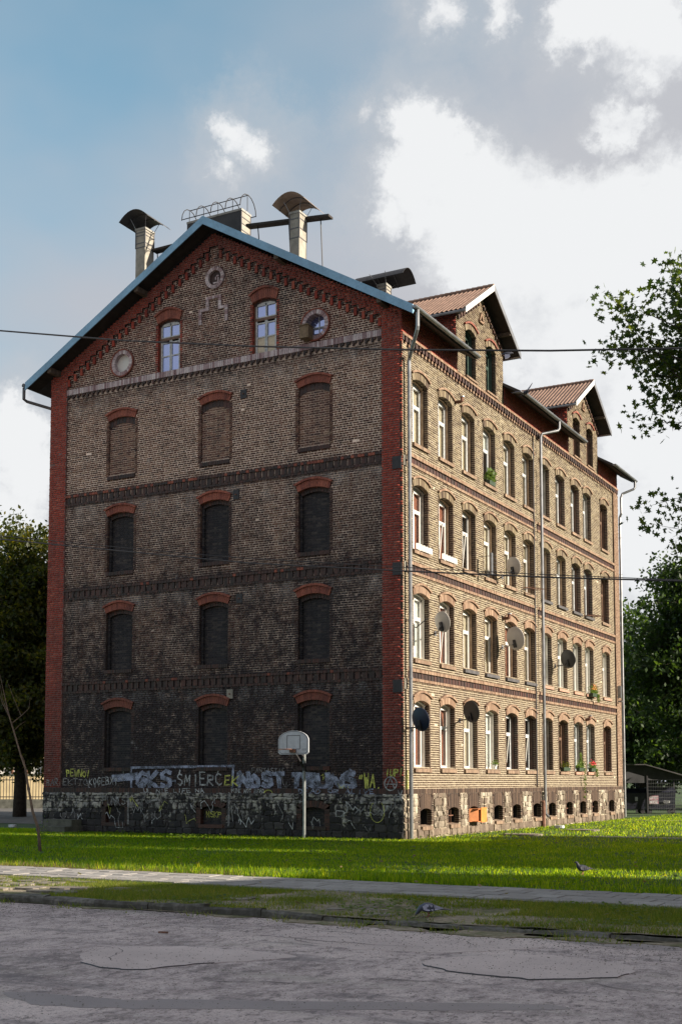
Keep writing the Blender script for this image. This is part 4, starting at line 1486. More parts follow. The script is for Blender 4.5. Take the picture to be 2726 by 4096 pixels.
def make_sill(matname, n=14, hw=.63, pr=.075):
    mb = MB(FR).mat(matname)
    for i in range(n):
        u = -hw + i * 2 * hw / n
        g = .005 if n > 1 else 0
        mb.add([(u + g, -.13, -.22), (u + 2 * hw / n - g, -.13, -.22), (u + 2 * hw / n - g, .0, -.22), (u + g, .0, -.22),
                (u + g, -.145, PD + pr), (u + 2 * hw / n - g, -.145, PD + pr), (u + 2 * hw / n - g, -.03, PD + pr), (u + g, -.03, PD + pr)],
               [(0, 3, 2, 1), (4, 5, 6, 7), (0, 1, 5, 4), (1, 2, 6, 5), (2, 3, 7, 6), (3, 0, 4, 7)])
    return mb.mesh('sill')


def make_arch_r(hw, zs, rise, m1, m2, n=16, wide=.085):
    mb = MB(lambda u, z, d: (d + PD + .02, u, z))
    mb.mat(m1); voussoirs(mb, 0, hw, zs, zs + rise, hw + wide, zs + .20, zs + .375, n, -.15, .008)
    mb.mat(m2); voussoirs(mb, 0, hw + wide + .004, zs + .205, zs + .38, hw + wide + .065, zs + .245, zs + .455, int(n * .65), -.06, .065, gap=.03)
    return mb.mesh('arch')


def make_curtain(matname, u0=-.53, u1=.53, z0=.05, z1=H):
    mb = MB(FR).mat(matname)
    n = 14
    for i in range(n):
        a = u0 + (u1 - u0) * i / n; b = u0 + (u1 - u0) * (i + 1) / n
        da, db = -.45 + .015 * math.sin(i * 1.9), -.45 + .015 * math.sin((i + 1) * 1.9)
        mb.quad((a, z0, da), (b, z0, db), (b, z1, db), (a, z1, da))
    return mb.mesh('curtain')


REV = {}
for kx, (jm, pl) in {'W': ('brick_brown', 'white_plaster'), 'T': ('brick_brown', 'tan_plaster'), 'B': ('brick_dark', 'brown_plaster'), 'G': ('brick_brown', 'grey_plaster')}.items():
    REV[kx] = make_reveal(jm, pl)
FRM = {'w': make_frame('white_paint'), 'o': make_frame('old_white'), 'b': make_frame('wood_brown'), 'n': make_frame('white_paint', bars=False)}
SIL = {'k': make_sill('sill_brick'), 't': make_sill('sill_tile', 1), 'd': make_sill('tin_dark', 1, .64, .09)}
ARCH = {'o': make_arch_r(.60, H, .13, 'brick_orange', 'brick_orange'), 'y': make_arch_r(.60, H, .13, 'brick_buff', 'brick_orange')}
CUR = {'b': make_curtain('curtain'), 'w': make_curtain('curtain_white'), 'r': make_curtain('curtain_red'), 'h': make_curtain('curtain_white', -.53, .53, H * .66, H), 'g': make_curtain('curtain', -.53, -.1)}
# one code per window, near to far: reveal, frame, sill, curtain
CODES = ["Wwkr Wwkr Wnkb Wnkw Bokg Bokg Gbkh Bbkb Gotw Gotw Bbkr",
         "Wwkw Wwkr Twdb Twdb Twdr Twdb Wwtw Wwtw Wntw Wntw Wntb",
         "Gwkr Twkr Twkg Twkb Twkb Twkb Todh Todb Bodb Bodh Bbkb",
         "Toeb Toeb Toeb Toeh Tokb Tokb Gokb Bokb Bokb Gokb Bbkb"]
for fi, row in enumerate(CODES):
    for ci, code in enumerate(row.split()):
        c = RC[ci]; zb = FLOOR[fi]
        o = inst('window', FRM[code[1]], house, (0, c, zb))
        inst('reveal', REV[code[0]], o)
        inst('sill', SIL['k' if code[2] == 'e' else code[2]], o)
        inst('arch', ARCH['o' if fi < 2 else 'y'], o)
        inst('curtain', CUR[code[3]], o)
        for pm in pane_me: inst('pane', pm, o)
        if code[0] == 'W': tag(o, 'window with white plastered reveal')
        elif code[1] == 'b': tag(o, 'window with dark brown frame')

# tilted sashes standing open in a few windows
mb = MB(FR).mat('white_paint')
for u0, u1 in ((-.5, -.46), (-.09, -.05)):
    mb.add([(u0, .1, -.335), (u1, .1, -.335), (u1, 1.34, -.20), (u0, 1.34, -.20), (u0, .1, -.30), (u1, .1, -.30), (u1, 1.34, -.165), (u0, 1.34, -.165)], [(0, 3, 2, 1), (4, 5, 6, 7), (0, 1, 5, 4), (1, 2, 6, 5), (2, 3, 7, 6), (3, 0, 4, 7)])
mb.box(-.5, -.05, 1.30, 1.34, -.20, -.165); mb.box(-.5, -.05, .1, .14, -.335, -.30)
sash_me = mb.mesh('open_sash')
wl = [o for o in house.children if o.name.split('.')[0] == 'window']
for fi, ci in ((0, 4), (0, 5), (1, 1), (2, 1), (2, 2), (2, 6)):
    o = [q for q in wl if abs(q.location.y - RC[ci]) < .01 and abs(q.location.z - FLOOR[fi]) < .01][0]
    inst('open_sash', sash_me, o); tag(o, (o.get('label') or 'window') + ' and a sash tilted open')

# ---- dormers
dre = make_reveal('brick_brown', 'wood_green', .50, 1.64, .17, .42)
drb = make_reveal('brick_brown', 'brown_plaster', .50, 1.64, .17, .42)
dfr = make_frame('wood_green', .485, 1.64, .16)
dfb = make_frame('wood_brown', .485, 1.64, .16)
dar = make_arch_r(.50, 1.64, .17, 'brick_buff', 'brick_arch', 14)
mbp = MB(FR).mat('glass'); mbp.quad((-.45, .05, -.38), (.45, .05, -.38), (.45, 1.6, -.38), (-.45, 1.6, -.38)); dpane = mbp.mesh('pane')
for di, (dc, a, b) in enumerate(DORM):
    for s_ in (-1.0, 1.0):
        o = inst('dormer_window', dfr if di == 0 else dfb, house, (.02, dc + s_, 16.58))
        inst('reveal', dre if di == 0 else drb, o); inst('arch', dar, o); inst('pane', dpane, o)
        inst('sill', SIL['k'], o, (0, 0, 0), (0, 0, 0), (1, .85, .6))
        if di == 0: tag(o, 'dormer window with dark green frame')
    half = (b - a) / 2
    # cheeks of red brick
    for sg in (-1, 1):
        Bc, Mc = lay(16.9, 18.85, lambda z: [(-3.6, -.08)], 0, 0, seed=81 + di)
        y = dc + sg * half
        Vb = lambda arr, y=y, sg=sg: np.stack([arr[..., 0], y + sg * arr[..., 2], arr[..., 1]], -1)
        Bc = np.array(Bc); Bc[:, 4] = -.06; Bc[:, 5] = 0.0 + np.random.default_rng(3).normal(0, .003, len(Bc))
        tag(inst('dormer_cheek', boxes_mesh('dormer_cheek', Bc, Vb, M['brick_red']), house), kind='stuff')
        mb = MB().mat('mortar_red'); yy = y - sg * .012
        mb.quad((-3.6, yy, 16.0), (-.06, yy, 16.0), (-.06, yy, 18.85), (-3.6, yy, 18.85)); mb.build('mortar_bed', house)
    # triangle ornament
    mb = MB(FR).mat('brick_orange')
    for p, q in (((-.2, 0), (.2, 0)), ((-.2, 0), (0, .36)), ((.2, 0), (0, .36))):
        dx, dz = q[0] - p[0], q[1] - p[1]; L = math.hypot(dx, dz); nx, nz_ = -dz / L * .035, dx / L * .035
        mb.hexa([(p[0] - nx, p[1] - nz_), (q[0] - nx, q[1] - nz_), (q[0] + nx, q[1] + nz_), (p[0] + nx, p[1] + nz_)], PD, .02)
    mb.build('triangle_ornament', house, loc=(0, dc, 19.02))
    # stepped teeth under the dormer verge
    mb = MB(FR).mat('brick_dark')
    for i in range(9):
        for sg in (-1, 1):
            u = sg * (half - .10 - i * .24); z = 18.62 + i * .24 * .60
            mb.box(u - .05, u + .05, z - .2, z + .02, PD, .025); mb.mat('brick_orange').box(u - .10, u + .10, z - .09, z - .02, PD, .012); mb.mat('brick_dark')
    mb.build('stepped_frieze', house, kind='stuff', loc=(0, dc, 0))
    # dormer roof: corrugated sheets on both slopes
    ov, rise, zp = .50, .645, 20.30
    hs = half + .48
    for sg in (-1, 1):
        n = 64; V = []; F = []
        L0 = -5.2
        for i in range(n + 1):
            x = ov + (L0 - ov) * i / n
            wv = .028 * math.sin(i / n * 2 * math.pi * 32)
            for t in (0.0, 1.0):
                V.append((x, dc + sg * hs * t, zp - rise * hs * t + wv + .03))
        for i in range(n): F.append((2 * i, 2 * i + 1, 2 * i + 3, 2 * i + 2))
        n = 32 * 6
        V = []; F = []
        for i in range(n + 1):
            x = ov + (L0 - ov) * i / n
            wv = .028 * math.cos(i / n * 2 * math.pi * 32)
            for t in (0.0, 1.0): V.append((x, dc + sg * hs * t, zp - rise * hs * t + wv + .03))
        for i in range(n): F.append((2 * i, 2 * i + 1, 2 * i + 3, 2 * i + 2))
        inst('dormer_roof', np_mesh('dormer_roof', np.array(V), np.array(F), M['red_roof'], smooth=True), house)
        mb = MB().mat('soffit')
        mb.add([(ov, dc, zp - .06), (ov, dc + sg * hs, zp - rise * hs - .06), (L0, dc + sg * hs, zp - rise * hs - .06), (L0, dc, zp - .06),
                (ov, dc, zp - .02), (ov, dc + sg * hs, zp - rise * hs - .02), (L0, dc + sg * hs, zp - rise * hs - .02), (L0, dc, zp - .02)],
               [(0, 1, 2, 3), (7, 6, 5, 4), (0, 4, 5, 1), (1, 5, 6, 2), (2, 6, 7, 3), (3, 7, 4, 0)])
        mb.mat('rafter').box(.0, ov - .02, dc + sg * hs * .62 - .06, dc + sg * hs * .62 + .06, zp - rise * hs * .62 - .20, zp - rise * hs * .62 - .07)
        mb.mat('tin').tube([(ov, dc + sg * hs, zp - rise * hs - .05), (L0 + 2.5, dc + sg * hs, zp - rise * hs - .05)], .05, 6)
        mb.build('dormer_soffit', house)
        mb = MB().mat('white_paint' if sg < 0 else 'tin')
        p0 = (dc, zp + .08); p1 = (dc + sg * hs, zp - rise * hs + .08)
        mb.add([(ov + .002, p0[0], p0[1] - .24), (ov + .002, p1[0], p1[1] - .22), (ov + .002, p1[0], p1[1]), (ov + .002, p0[0], p0[1]),
                (ov + .03, p0[0], p0[1] - .24), (ov + .03, p1[0], p1[1] - .22), (ov + .03, p1[0], p1[1]), (ov + .03, p0[0], p0[1])],
               [(0, 3, 2, 1), (4, 5, 6, 7), (0, 1, 5, 4), (1, 2, 6, 5), (2, 3, 7, 6), (3, 0, 4, 7)])
        mb.build('verge_board', house)
    mb = MB().mat('red_roof')
    for i in range(26):
        x = ov - i * (ov - L0) / 26
        mb.tube([(x, dc, zp + .05), (x - (ov - L0) / 26 * .96, dc, zp + .055)], .07, 8, r1=.085)
    mb.build('ridge_tile', house, kind='stuff')
    # gable wall behind the dormer bricks
    mb = MB(FR).mat('brick_buff')
    mb.poly([(a + .02, 16.3), (b - .02, 16.3), (b - .02, 18.72), (dc, 20.1), (a + .02, 18.72)], -.62, -.5); mb.build('dormer_wall', house)

# ---- main roof
OVE, OVG = .70, .65
ztop = lambda x: 16.93 + .583 * ((.70 - x) if x > RIDGE_X else (x + W + .70))
zr = ztop(RIDGE_X)
y0, y1 = -OVG, DEP + OVG
# eastern slope in strips so that it stops at the dormers
seg = [(y0, 4.75), (9.15, 17.3), (21.6, y1)]
mb = MB().mat('tar')
def slab_roof(mb, xa, xb, ya, yb, th=.12):
    za, zb = ztop(xa), ztop(xb)
    mb.add([(xa, ya, za - th), (xb, ya, zb - th), (xb, yb, zb - th), (xa, yb, za - th), (xa, ya, za), (xb, ya, zb), (xb, yb, zb), (xa, yb, za)],
           [(0, 3, 2, 1), (4, 5, 6, 7), (0, 1, 5, 4), (1, 2, 6, 5), (2, 3, 7, 6), (3, 0, 4, 7)])
for a, b in seg: slab_roof(mb, -.4, OVE, a, b)
slab_roof(mb, RIDGE_X, -.4, y0, y1)
slab_roof(mb, -W - OVE, RIDGE_X - .001, y0, y1)
mb.build('roof', house)
mb = MB().mat('soffit')
# boarded underside of the verge and the eaves, with purlin ends
for sg in (-1, 1):
    n = 15
    for i in range(n):
        t0, t1 = i / n, (i + 1) / n
        xa = RIDGE_X + sg * (W / 2 + OVE) * t0; xb = RIDGE_X + sg * (W / 2 + OVE) * t1
        mb.add([(xa, y0 + .03, ztop(xa) - .145), (xb - sg * .012, y0 + .03, ztop(xb) - .145), (xb - sg * .012, .05, ztop(xb) - .145), (xa, .05, ztop(xa) - .145),
                (xa, y0 + .03, ztop(xa) - .122), (xb - sg * .012, y0 + .03, ztop(xb) - .122), (xb - sg * .012, .05, ztop(xb) - .122), (xa, .05, ztop(xa) - .122)],
               [(0, 3, 2, 1), (4, 5, 6, 7), (0, 1, 5, 4), (1, 2, 6, 5), (2, 3, 7, 6), (3, 0, 4, 7)])
mb.build('verge_soffit', house)
for a, b in seg:
    mb = MB().mat('soffit')
    mb.add([(OVE - .02, a, ztop(OVE) - .15), (OVE - .02, b, ztop(OVE) - .15), (-.03, b, ztop(-.03) - .15), (-.03, a, ztop(-.03) - .15)], [(0, 1, 2, 3)])
    mb.build('eaves_soffit', house)
for x in (-14.45, -10.4, -4.45, -.55):
    mb = MB().mat('rafter'); z = ztop(x) - .28
    mb.box(-.085, .085, -OVG + .06, .3, -.10, .10); mb.build('purlin_end', house, loc=(x, 0, z))
# blue sheet verge in overlapping lengths
for sg in (-1, 1):
    n = 8
    for i in range(n):
        t0, t1 = i / n, (i + 1) / n
        xa = RIDGE_X + sg * (W / 2 + OVE) * t0; xb = RIDGE_X + sg * (W / 2 + OVE) * t1
        e = .004 * (i % 2)
        mb = MB().mat('sheet_blue')
        za, zb = ztop(xa) + .03, ztop(xb) + .03
        mb.add([(xa, y0 - .03 - e, za - .30), (xb, y0 - .03 - e, zb - .30), (xb, y0 - .03 - e, zb), (xa, y0 - .03 - e, za),
                (xa, y0, za - .30), (xb, y0, zb - .30), (xb, y0 + .22, zb), (xa, y0 + .22, za)],
               [(0, 1, 2, 3), (3, 2, 6, 7), (4, 7, 6, 5), (0, 4, 5, 1), (1, 5, 6, 2), (0, 3, 7, 4)])
        mb.build('verge_flashing', house)
# gutters
def gutter(a, b, name='gutter'):
    mb = MB().mat('tin')
    n = 7
    ro, ri = .085, .072
    prof = [(OVE + .055 + ro * math.cos(math.pi + math.pi * j / n), ztop(OVE) - .02 + ro * math.sin(math.pi + math.pi * j / n)) for j in range(n + 1)]
    prof += [(OVE + .055 + ri * math.cos(2 * math.pi - math.pi * j / n), ztop(OVE) - .02 + ri * math.sin(2 * math.pi - math.pi * j / n)) for j in range(n + 1)]
    k_ = len(prof)
    mb.add([(x, a, z) for x, z in prof] + [(x, b, z) for x, z in prof], [(j, (j + 1) % k_, k_ + (j + 1) % k_, k_ + j) for j in range(k_)] + [tuple(range(n + 1)) + ()])
    y = a + .6
    while y < b:
        mb.box(OVE - .06, OVE + .14, y - .012, y + .012, ztop(OVE) - .018, ztop(OVE) + .005); y += .9
    mb.build(name, house)
gutter(y0 - .05, 4.72); gutter(9.2, 17.25); gutter(21.65, y1 + .05)
def downpipe(pts, label=None):
    mb = MB().mat('tin')
    mb.tube(pts, .062, 10)
    p, q = Vector(pts[-2]), Vector(pts[-1])
    z = max(p.z, q.z) - 1.0
    while z > 1.0:
        mb.tube([(p.x, p.y, z), (p.x, p.y, z - .05)], .075, 10); mb.box(-.08, p.x, p.y - .012, p.y + .012, z - .03, z - .01); z -= 1.85
    return mb.build('downpipe', house, label, smooth=False)
downpipe([(.75, -.42, 16.85), (.75, -.42, 16.30), (.73, -.40, 16.22), (.20, .14, 15.55), (.16, .18, 15.45), (.16, .20, 8.0), (.16, .20, .05)])
downpipe([(.75, 13.55, 16.85), (.75, 13.55, 16.55), (.70, 13.50, 16.45), (.18, 12.98, 16.25), (.14, 12.95, 16.1), (.14, 12.95, 8), (.14, 12.95, .55), (.28, 12.95, .40)])
downpipe([(.75, 25.3, 16.85), (.75, 25.3, 16.55), (.70, 25.25, 16.45), (.20, 24.95, 16.2), (.14, 24.9, 16.0), (.14, 24.9, 15.2), (.05, 24.93, 15.0), (.05, 24.93, .1)])
mb = MB().mat('rust'); mb.tube([(.14, 12.72, .0), (.14, 12.72, .95), (.12, 12.68, 1.06)], .075, 8); mb.build('drain_riser', house, 'rusty drain pipe stub beside the middle downpipe')
mb = MB().mat('tin_dark'); mb.tube([(-15.65, -.62, 16.78), (-15.65, -.62, 16.35), (-15.6, -.5, 16.28), (-14.9, .1, 16.05), (-14.93, .2, 15.9), (-14.93, .25, 1.0)], .06, 8)
mb.build('downpipe', house)
gm = MB().mat('tin_dark'); gm.tube([(-15.62, y0 - .05, 16.86), (-15.62, y1, 16.86)], .08, 8); gm.build('gutter', house)

# ---- plain hidden walls, and a dark core that closes the shell
mb = MB().mat('brick_gable')
mb.add([(-W, .5, 0), (-W, DEP, 0), (-W, DEP, 17.1), (-W, .5, 17.1), (-W + .45, .5, 0), (-W + .45, DEP, 0), (-W + .45, DEP, 17.1), (-W + .45, .5, 17.1)],
       [(0, 3, 2, 1), (4, 5, 6, 7), (0, 1, 5, 4), (1, 2, 6, 5), (2, 3, 7, 6), (3, 0, 4, 7)])
F_b = lambda u, z, d: (u, DEP - .02 - d, z)
mb2 = MB(F_b).mat('brick_gable'); mb2.poly([(-W, 0), (-.04, 0), (-.04, 17.2), (RIDGE_X, 21.2), (-W, 17.2)], 0, .4)
mb.build('rear_wall', house); mb2.build('rear_wall', house)
mb = MB(FG).mat('dark_room')
mb.poly([(-W + .01, 0), (-.49, 0), (-.49, 17.0), (RIDGE_X, 21.0), (-W + .01, 17.0)], -.55, -.49)
mb.build('inner_wall', house)
mb = MB(FR).mat('dark_room'); mb.box(.5, DEP - .1, 0, 17.0, -.54, -.49); mb.build('inner_wall', house)
mb = MB(FG).mat('brick_red')
mb.quad((-W, 0, -.01), (-W, 17.1, -.01), (-W, 17.1, -.6), (-W, 0, -.6)); mb.build('corner_return', house)


# ---- stone base
def stones(side, u0, u1, z0, z1, d, mats, seed, holes, count, size=.30):
    """irregular coursed stones; the first 'count' as single parts"""
    r = random.Random(seed)
    z = z0
    Fm = FG if side == 'G' else FR
    rest = MB(Fm)
    mort = MB(Fm)
    out = 0
    while z < z1 - .03:
        h = r.uniform(.10, .30)
        if z + h > z1 - .09: h = z1 - z
        zc = z + h / 2
        for a, b in cut([(u0, u1)], [hh(zc) for hh in holes]):
            u = a
            while u < b - .01:
                L = r.uniform(.4, 1.75) * size
                if u + L > b - .12: L = b - u
                j = lambda s=.03: r.uniform(-s, s)
                q = [(u + .012 + j(), z + .010 + j(.026)), (u + L * .5, z + .006 + j(.026)), (u + L - .012 + j(), z + .010 + j(.026)), (u + L - .010 + j(), z + h * .5),
                     (u + L - .014 + j(), z + h - .010 + j(.026)), (u + L * .5, z + h - .006 + j(.026)), (u + .014 + j(), z + h - .010 + j(.026)), (u + .010 + j(), z + h * .5)]
                cx = sum(p[0] for p in q) / 8; cz = sum(p[1] for p in q) / 8
                inn = [(cx + (p[0] - cx) * .80, cz + (p[1] - cz) * .74) for p in q]
                dd = d + r.uniform(.0, .05)
                tgt = MB(Fm) if out < count else rest
                tgt.mat(mats[0] if r.random() < mats[2] else mats[1])
                n = 8
                tgt.add([(x, y, d - .05) for x, y in q] + [(x, y, dd - .012) for x, y in q] + [(x, y, dd + r.uniform(-.006, .012)) for x, y in inn],
                        [(i, (i + 1) % n, n + (i + 1) % n, n + i) for i in range(n)] + [(n + i, n + (i + 1) % n, 2 * n + (i + 1) % n, 2 * n + i) for i in range(n)] + [tuple(range(2 * n, 3 * n))])
                if out < count:
                    tgt.build('stone', house); out += 1
                u += L
            mort.mat('mortar_black' if side == 'G' else 'mortar_buff').quad((a, z, d - .012), (b, z, d - .012), (b, z + h, d - .012), (a, z + h, d - .012))
        z += h
    if rest.v: rest.build('base_stones', house, kind='stuff')
    mort.build('mortar_bed', house, kind='stuff')


gb = [arch_hole(c, .62, .95, .62, 1.05, 1.25, .25) for c in (-11.45, -7.30, -3.28)]
stones('G', -W, .0, -.12, 1.44, .02, ('stone_dark', 'stone_dark', .5), 3, gb, 160, .26)
BW = [1.60, 3.87, 5.66, 8.04, 9.97, 12.27, 14.13, 16.38, 18.31, 20.10, 22.74]
rb_ = [rect_hole(c - .62, c + .62, .26, 1.5) for c in BW]
stones('R', 0.0, DEP, -.12, .30, .03, ('stone_brown', 'stone_brown', .5), 4, [], 40, .30)
stones('R', 0.0, DEP, .30, 1.44, .02, ('stone_pale', 'stone_brown', .72), 5, rb_, 100, .24)
# soldier course on top of the base
for side, u0, u1, bm, mm in (('G', -W, 0.0, 'brick_dark', 'mortar_black'), ('R', 0.0, DEP, 'brick_brown', 'mortar_buff')):
    mb = MB(FG if side == 'G' else FR)
    n = int((u1 - u0) / .079); e = (u1 - u0) / n
    for i in range(n):
        mb.mat(bm).box(u0 + i * e + .006, u0 + (i + 1) * e - .006, 1.445, 1.605, -.08, .012 + random.uniform(-.005, .005))
    mb.mat(mm).box(u0, u1, 1.44, 1.61, -.1, -.001)
    mb.build('soldier_course', house, kind='stuff')
# blind basement openings of the gable
for c in (-11.45, -7.30, -3.28):
    mb = MB(FG)
    voussoirs(mb.mat('brick_dark'), 0, .43, .92, 1.0, .62, 1.05, 1.25, 11, -.25, .03)
    for sg in (-1, 1):
        for i in range(9): mb.mat('brick_dark').box(*sorted((sg * .43, sg * .62)), .25 + i * .077 + .006, .25 + (i + 1) * .077 - .006, -.25, .03)
    for i in range(10):
        u = -.44 - (i % 2) * .06
        while u < .44:
            mb.mat('brick_black').box(max(u, -.44) + .006, min(u + .125, .44) - .006, .38 + i * .063 + .005, .38 + (i + 1) * .063 - .005, -.2, -.16 + random.uniform(-.004, .004)); u += .125
    mb.mat('mortar_black').quad((-.62, .2, -.17), (.62, .2, -.17), (.62, 1.15, -.17), (-.62, 1.15, -.17))
    mb.mat('brick_dark').box(-.5, .5, .25, .37, -.2, .06)
    mb.build('basement_opening', house, loc=(c, 0, 0))
# basement windows of the long side
mb = MB(FR)
random.seed(12)
for sg in (-1, 1):
    for i in range(14):
        z = .42 + i * .0735
        L = .62 - (.0 if i % 2 else .0)
        if z > .90 and False: continue
        if z < .95: mb.mat('brick_brown').box(*sorted((sg * .44, sg * .61)), z + .005, z + .0735 - .006, -.13, .03 + random.uniform(-.006, .006))
        else:
            mb.mat('brick_brown').box(*sorted((sg * .50, sg * .61)), z + .005, z + .0735 - .006, -.1, .026 + random.uniform(-.006, .006))
voussoirs(mb.mat('brick_brown'), 0, .44, .88, .965, .50, 1.30, 1.43, 15, -.16, .032, .006, .06)
mb.mat('mortar_buff').box(-.62, -.445, .26, 1.44, -.2, .012); mb.box(.445, .62, .26, 1.44, -.2, .012)
mb.mat('brick_brown').poly([(-.62, 1.44), (-.46, .9), (-.25, .985), (0, 1.0), (.25, .985), (.46, .9), (.62, 1.44)], -.2, .012)
mb.mat('stone_brown').box(-.62, .62, .24, .40, -.3, .02)
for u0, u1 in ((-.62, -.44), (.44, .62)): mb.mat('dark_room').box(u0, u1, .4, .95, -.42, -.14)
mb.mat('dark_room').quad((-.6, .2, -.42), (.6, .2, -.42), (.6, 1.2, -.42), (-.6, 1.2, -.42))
bw_me = mb.mesh('basement_window')
mb = MB(FR)
for i in range(9):
    u = -.40 + i * .80 / 9
    mb.mat('sill_brick').add([(u + .005, .27, -.2), (u + .084, .27, -.2), (u + .084, .43, -.2), (u + .005, .43, -.2), (u + .005, .26, .10), (u + .084, .26, .10), (u + .084, .38, .10), (u + .005, .38, .10)],
                             [(0, 3, 2, 1), (4, 5, 6, 7), (0, 1, 5, 4), (1, 2, 6, 5), (2, 3, 7, 6), (3, 0, 4, 7)])
bs_me = mb.mesh('sill')
mb = MB(FR).mat('rust')
for u in (-.2, 0.0, .2): mb.tube([(u, .42, -.18), (u, .96, -.18)], .010, 6, raw=False)
mb.box(-.42, .42, .66, .69, -.19, -.175)
br_me = mb.mesh('iron_grille')
for i, c in enumerate(BW):
    o = inst('basement_window', bw_me, house, (0, c, 0))
    if i != 2: inst('sill', bs_me, o)
    if i in (1, 7, 9): inst('iron_grille', br_me, o)


# ------------------------------------------------------------------ chimneys and roof gear (parts of the house)
def curved_sheet(mb, xc, yc, w, l, z_edge, sag, tilt=0.0, along='x', th=.012, n=10):
    """sheet arched over its width; the arch axis runs along Y ('x' bends across X) or along X"""
    top, bot = [], []
    for i in range(n + 1):
        t = -1 + 2 * i / n
        z = z_edge + sag * (1 - t * t)
        for e in (-1, 1):
            if along == 'x': p = (xc + t * w / 2, yc + e * l / 2, z + tilt * e)
            else: p = (xc + e * l / 2, yc + t * w / 2, z + tilt * e)
            top.append(p); bot.append((p[0], p[1], p[2] - th))
    k = len(top)
    fs = [(2 * i, 2 * i + 2, 2 * i + 3, 2 * i + 1) for i in range(n)] + [(k + 2 * i, k + 2 * i + 1, k + 2 * i + 3, k + 2 * i + 2) for i in range(n)]
    fs += [(2 * i, k + 2 * i, k + 2 * i + 2, 2 * i + 2) for i in range(n)] + [(2 * i + 1, 2 * i + 3, k + 2 * i + 3, k + 2 * i + 1) for i in range(n)]
    fs += [(0, 1, k + 1, k), (2 * n, k + 2 * n, k + 2 * n + 1, 2 * n + 1)]
    return mb.add(top + bot, fs)


def chimney(x0, x1, y0, y1, zb, zt, bands, label, mat='render'):
    mb = MB().mat(mat)
    mb.box(x0, x1, y0, y1, zb, zt)
    o = mb.build('chimney', house, label)
    bm = MB().mat('tin_dark')
    for z in bands:
        bm.box(x0 - .012, x1 + .012, y0 - .012, y1 + .012, z, z + .035)
    for x in (x0, x1):
        for y in (y0, y1): bm.box(x - .018, x + .018, y - .018, y + .018, bands[0], zt - .02)
    bm.build('iron_strap', o)
    cp = MB().mat('concrete'); cp.box(x0 - .03, x1 + .03, y0 - .03, y1 + .03, zt, zt + .08); cp.build('coping', o)
    return o


def hood(o, x0, x1, y0, y1, zt, w, l, ze, sag, mat, along='y', tilt=0.0):
    xc, yc = (x0 + x1) / 2, (y0 + y1) / 2
    mb = MB().mat(mat)
    curved_sheet(mb, xc, yc, w, l, ze, sag, tilt, along)
    mb.build('chimney_hood', o)
    for sx in (-1, 1):
        for sy in (-1, 1):
            rd = MB().mat('tin')
            rd.tube([(xc + sx * (x1 - x0) / 2, yc + sy * (y1 - y0) / 2, zt - .35), (xc + sx * (x1 - x0) * .52, yc + sy * (y1 - y0) * .52, zt), (xc + sx * w * .28, yc + sy * l * .28, ze + sag * .55)], .011, 5)
            rd.build('hood_strut', o)
    rb = MB().mat('tin_dark')
    for t in (-.35, .3):
        curved_sheet(rb, xc + (t * l / 2 if along == 'y' else 0), yc + (t * l / 2 if along == 'x' else 0), w * .98, .03, ze - .016, sag, 0, along, .02)
    rb.build('hood_rib', o)


c1_ = chimney(-11.84, -11.40, 1.2, 1.75, 18.2, 22.86, (22.15, 22.32, 22.62, 22.74), 'tall slim chimney on the left slope under a dark curved hood')
hood(c1_, -11.84, -11.40, 1.2, 1.75, 22.94, 1.35, 1.5, 23.12, .36, 'tin_dark', 'x')
c3_ = chimney(-4.98, -4.59, 1.2, 1.72, 19.4, 21.96, (21.05, 21.4, 21.75), 'slim chimney on the right slope under a brown curved hood')
hood(c3_, -4.98, -4.59, 1.2, 1.72, 22.04, 1.3, 1.45, 22.22, .34, 'tan_tin', 'x')
cb_ = chimney(-10.0, -7.56, 2.0, 2.62, 20.2, 23.05, (22.3, 22.55, 22.8), 'wide chimney stack at the ridge with a bare hoop frame on top')
mb = MB().mat('tar'); mb.box(-10.02, -7.55, 1.985, 1.998, 22.2, 23.06); mb.build('tarred_face', cb_)
mb = MB().mat('iron')
for i in range(5):
    x = -10.1 + i * .66
    mb.tube([(x, 2.0 + 1.1 * (1 - math.cos(a)) / 2 - .25, 23.12 + .62 * math.sin(a)) for a in np.linspace(0, math.pi, 9)], .018, 5)
    mb.tube([(x, 2.25, 23.1), (x, 2.25, 23.72)], .013, 5)
for y, z in ((1.75, 23.14), (2.31, 23.74), (2.85, 23.14)):
    mb.tube([(-10.1, y, z), (-7.46, y, z)], .018, 5)
mb.build('hoop_frame', cb_)
c4_ = chimney(-2.40, -2.07, 3.0, 3.4, 18.0, 19.46, (19.2, 19.32), 'short chimney near the eaves under a black arched sheet')
hood(c4_, -2.40, -2.07, 3.0, 3.4, 19.5, 1.1, 2.0, 19.62, .36, 'iron', 'y')
# sweep's walkways
for pts in (((-7.12, 22.24), (-3.64, 21.84)), ((-11.41, 22.20), (-10.2, 22.20))):
    (xa, za), (xb, zb) = pts
    mb = MB().mat('soffit')
    mb.add([(xa, 1.62, za - .05), (xb, 1.62, zb - .05), (xb, 1.95, zb - .05), (xa, 1.95, za - .05), (xa, 1.62, za + .03), (xb, 1.62, zb + .03), (xb, 1.95, zb + .03), (xa, 1.95, za + .03)],
           [(0, 3, 2, 1), (4, 5, 6, 7), (0, 1, 5, 4), (1, 2, 6, 5), (2, 3, 7, 6), (3, 0, 4, 7)])
    mb.mat('iron')
    for t in (.12, .5, .88):
        x = xa + (xb - xa) * t; z = za + (zb - za) * t
        mb.tube([(x, 1.8, z - .05), (x + .1, 1.8, ztop(x + .1) - .05)], .02, 5)
    mb.build('roof_walkway', house)

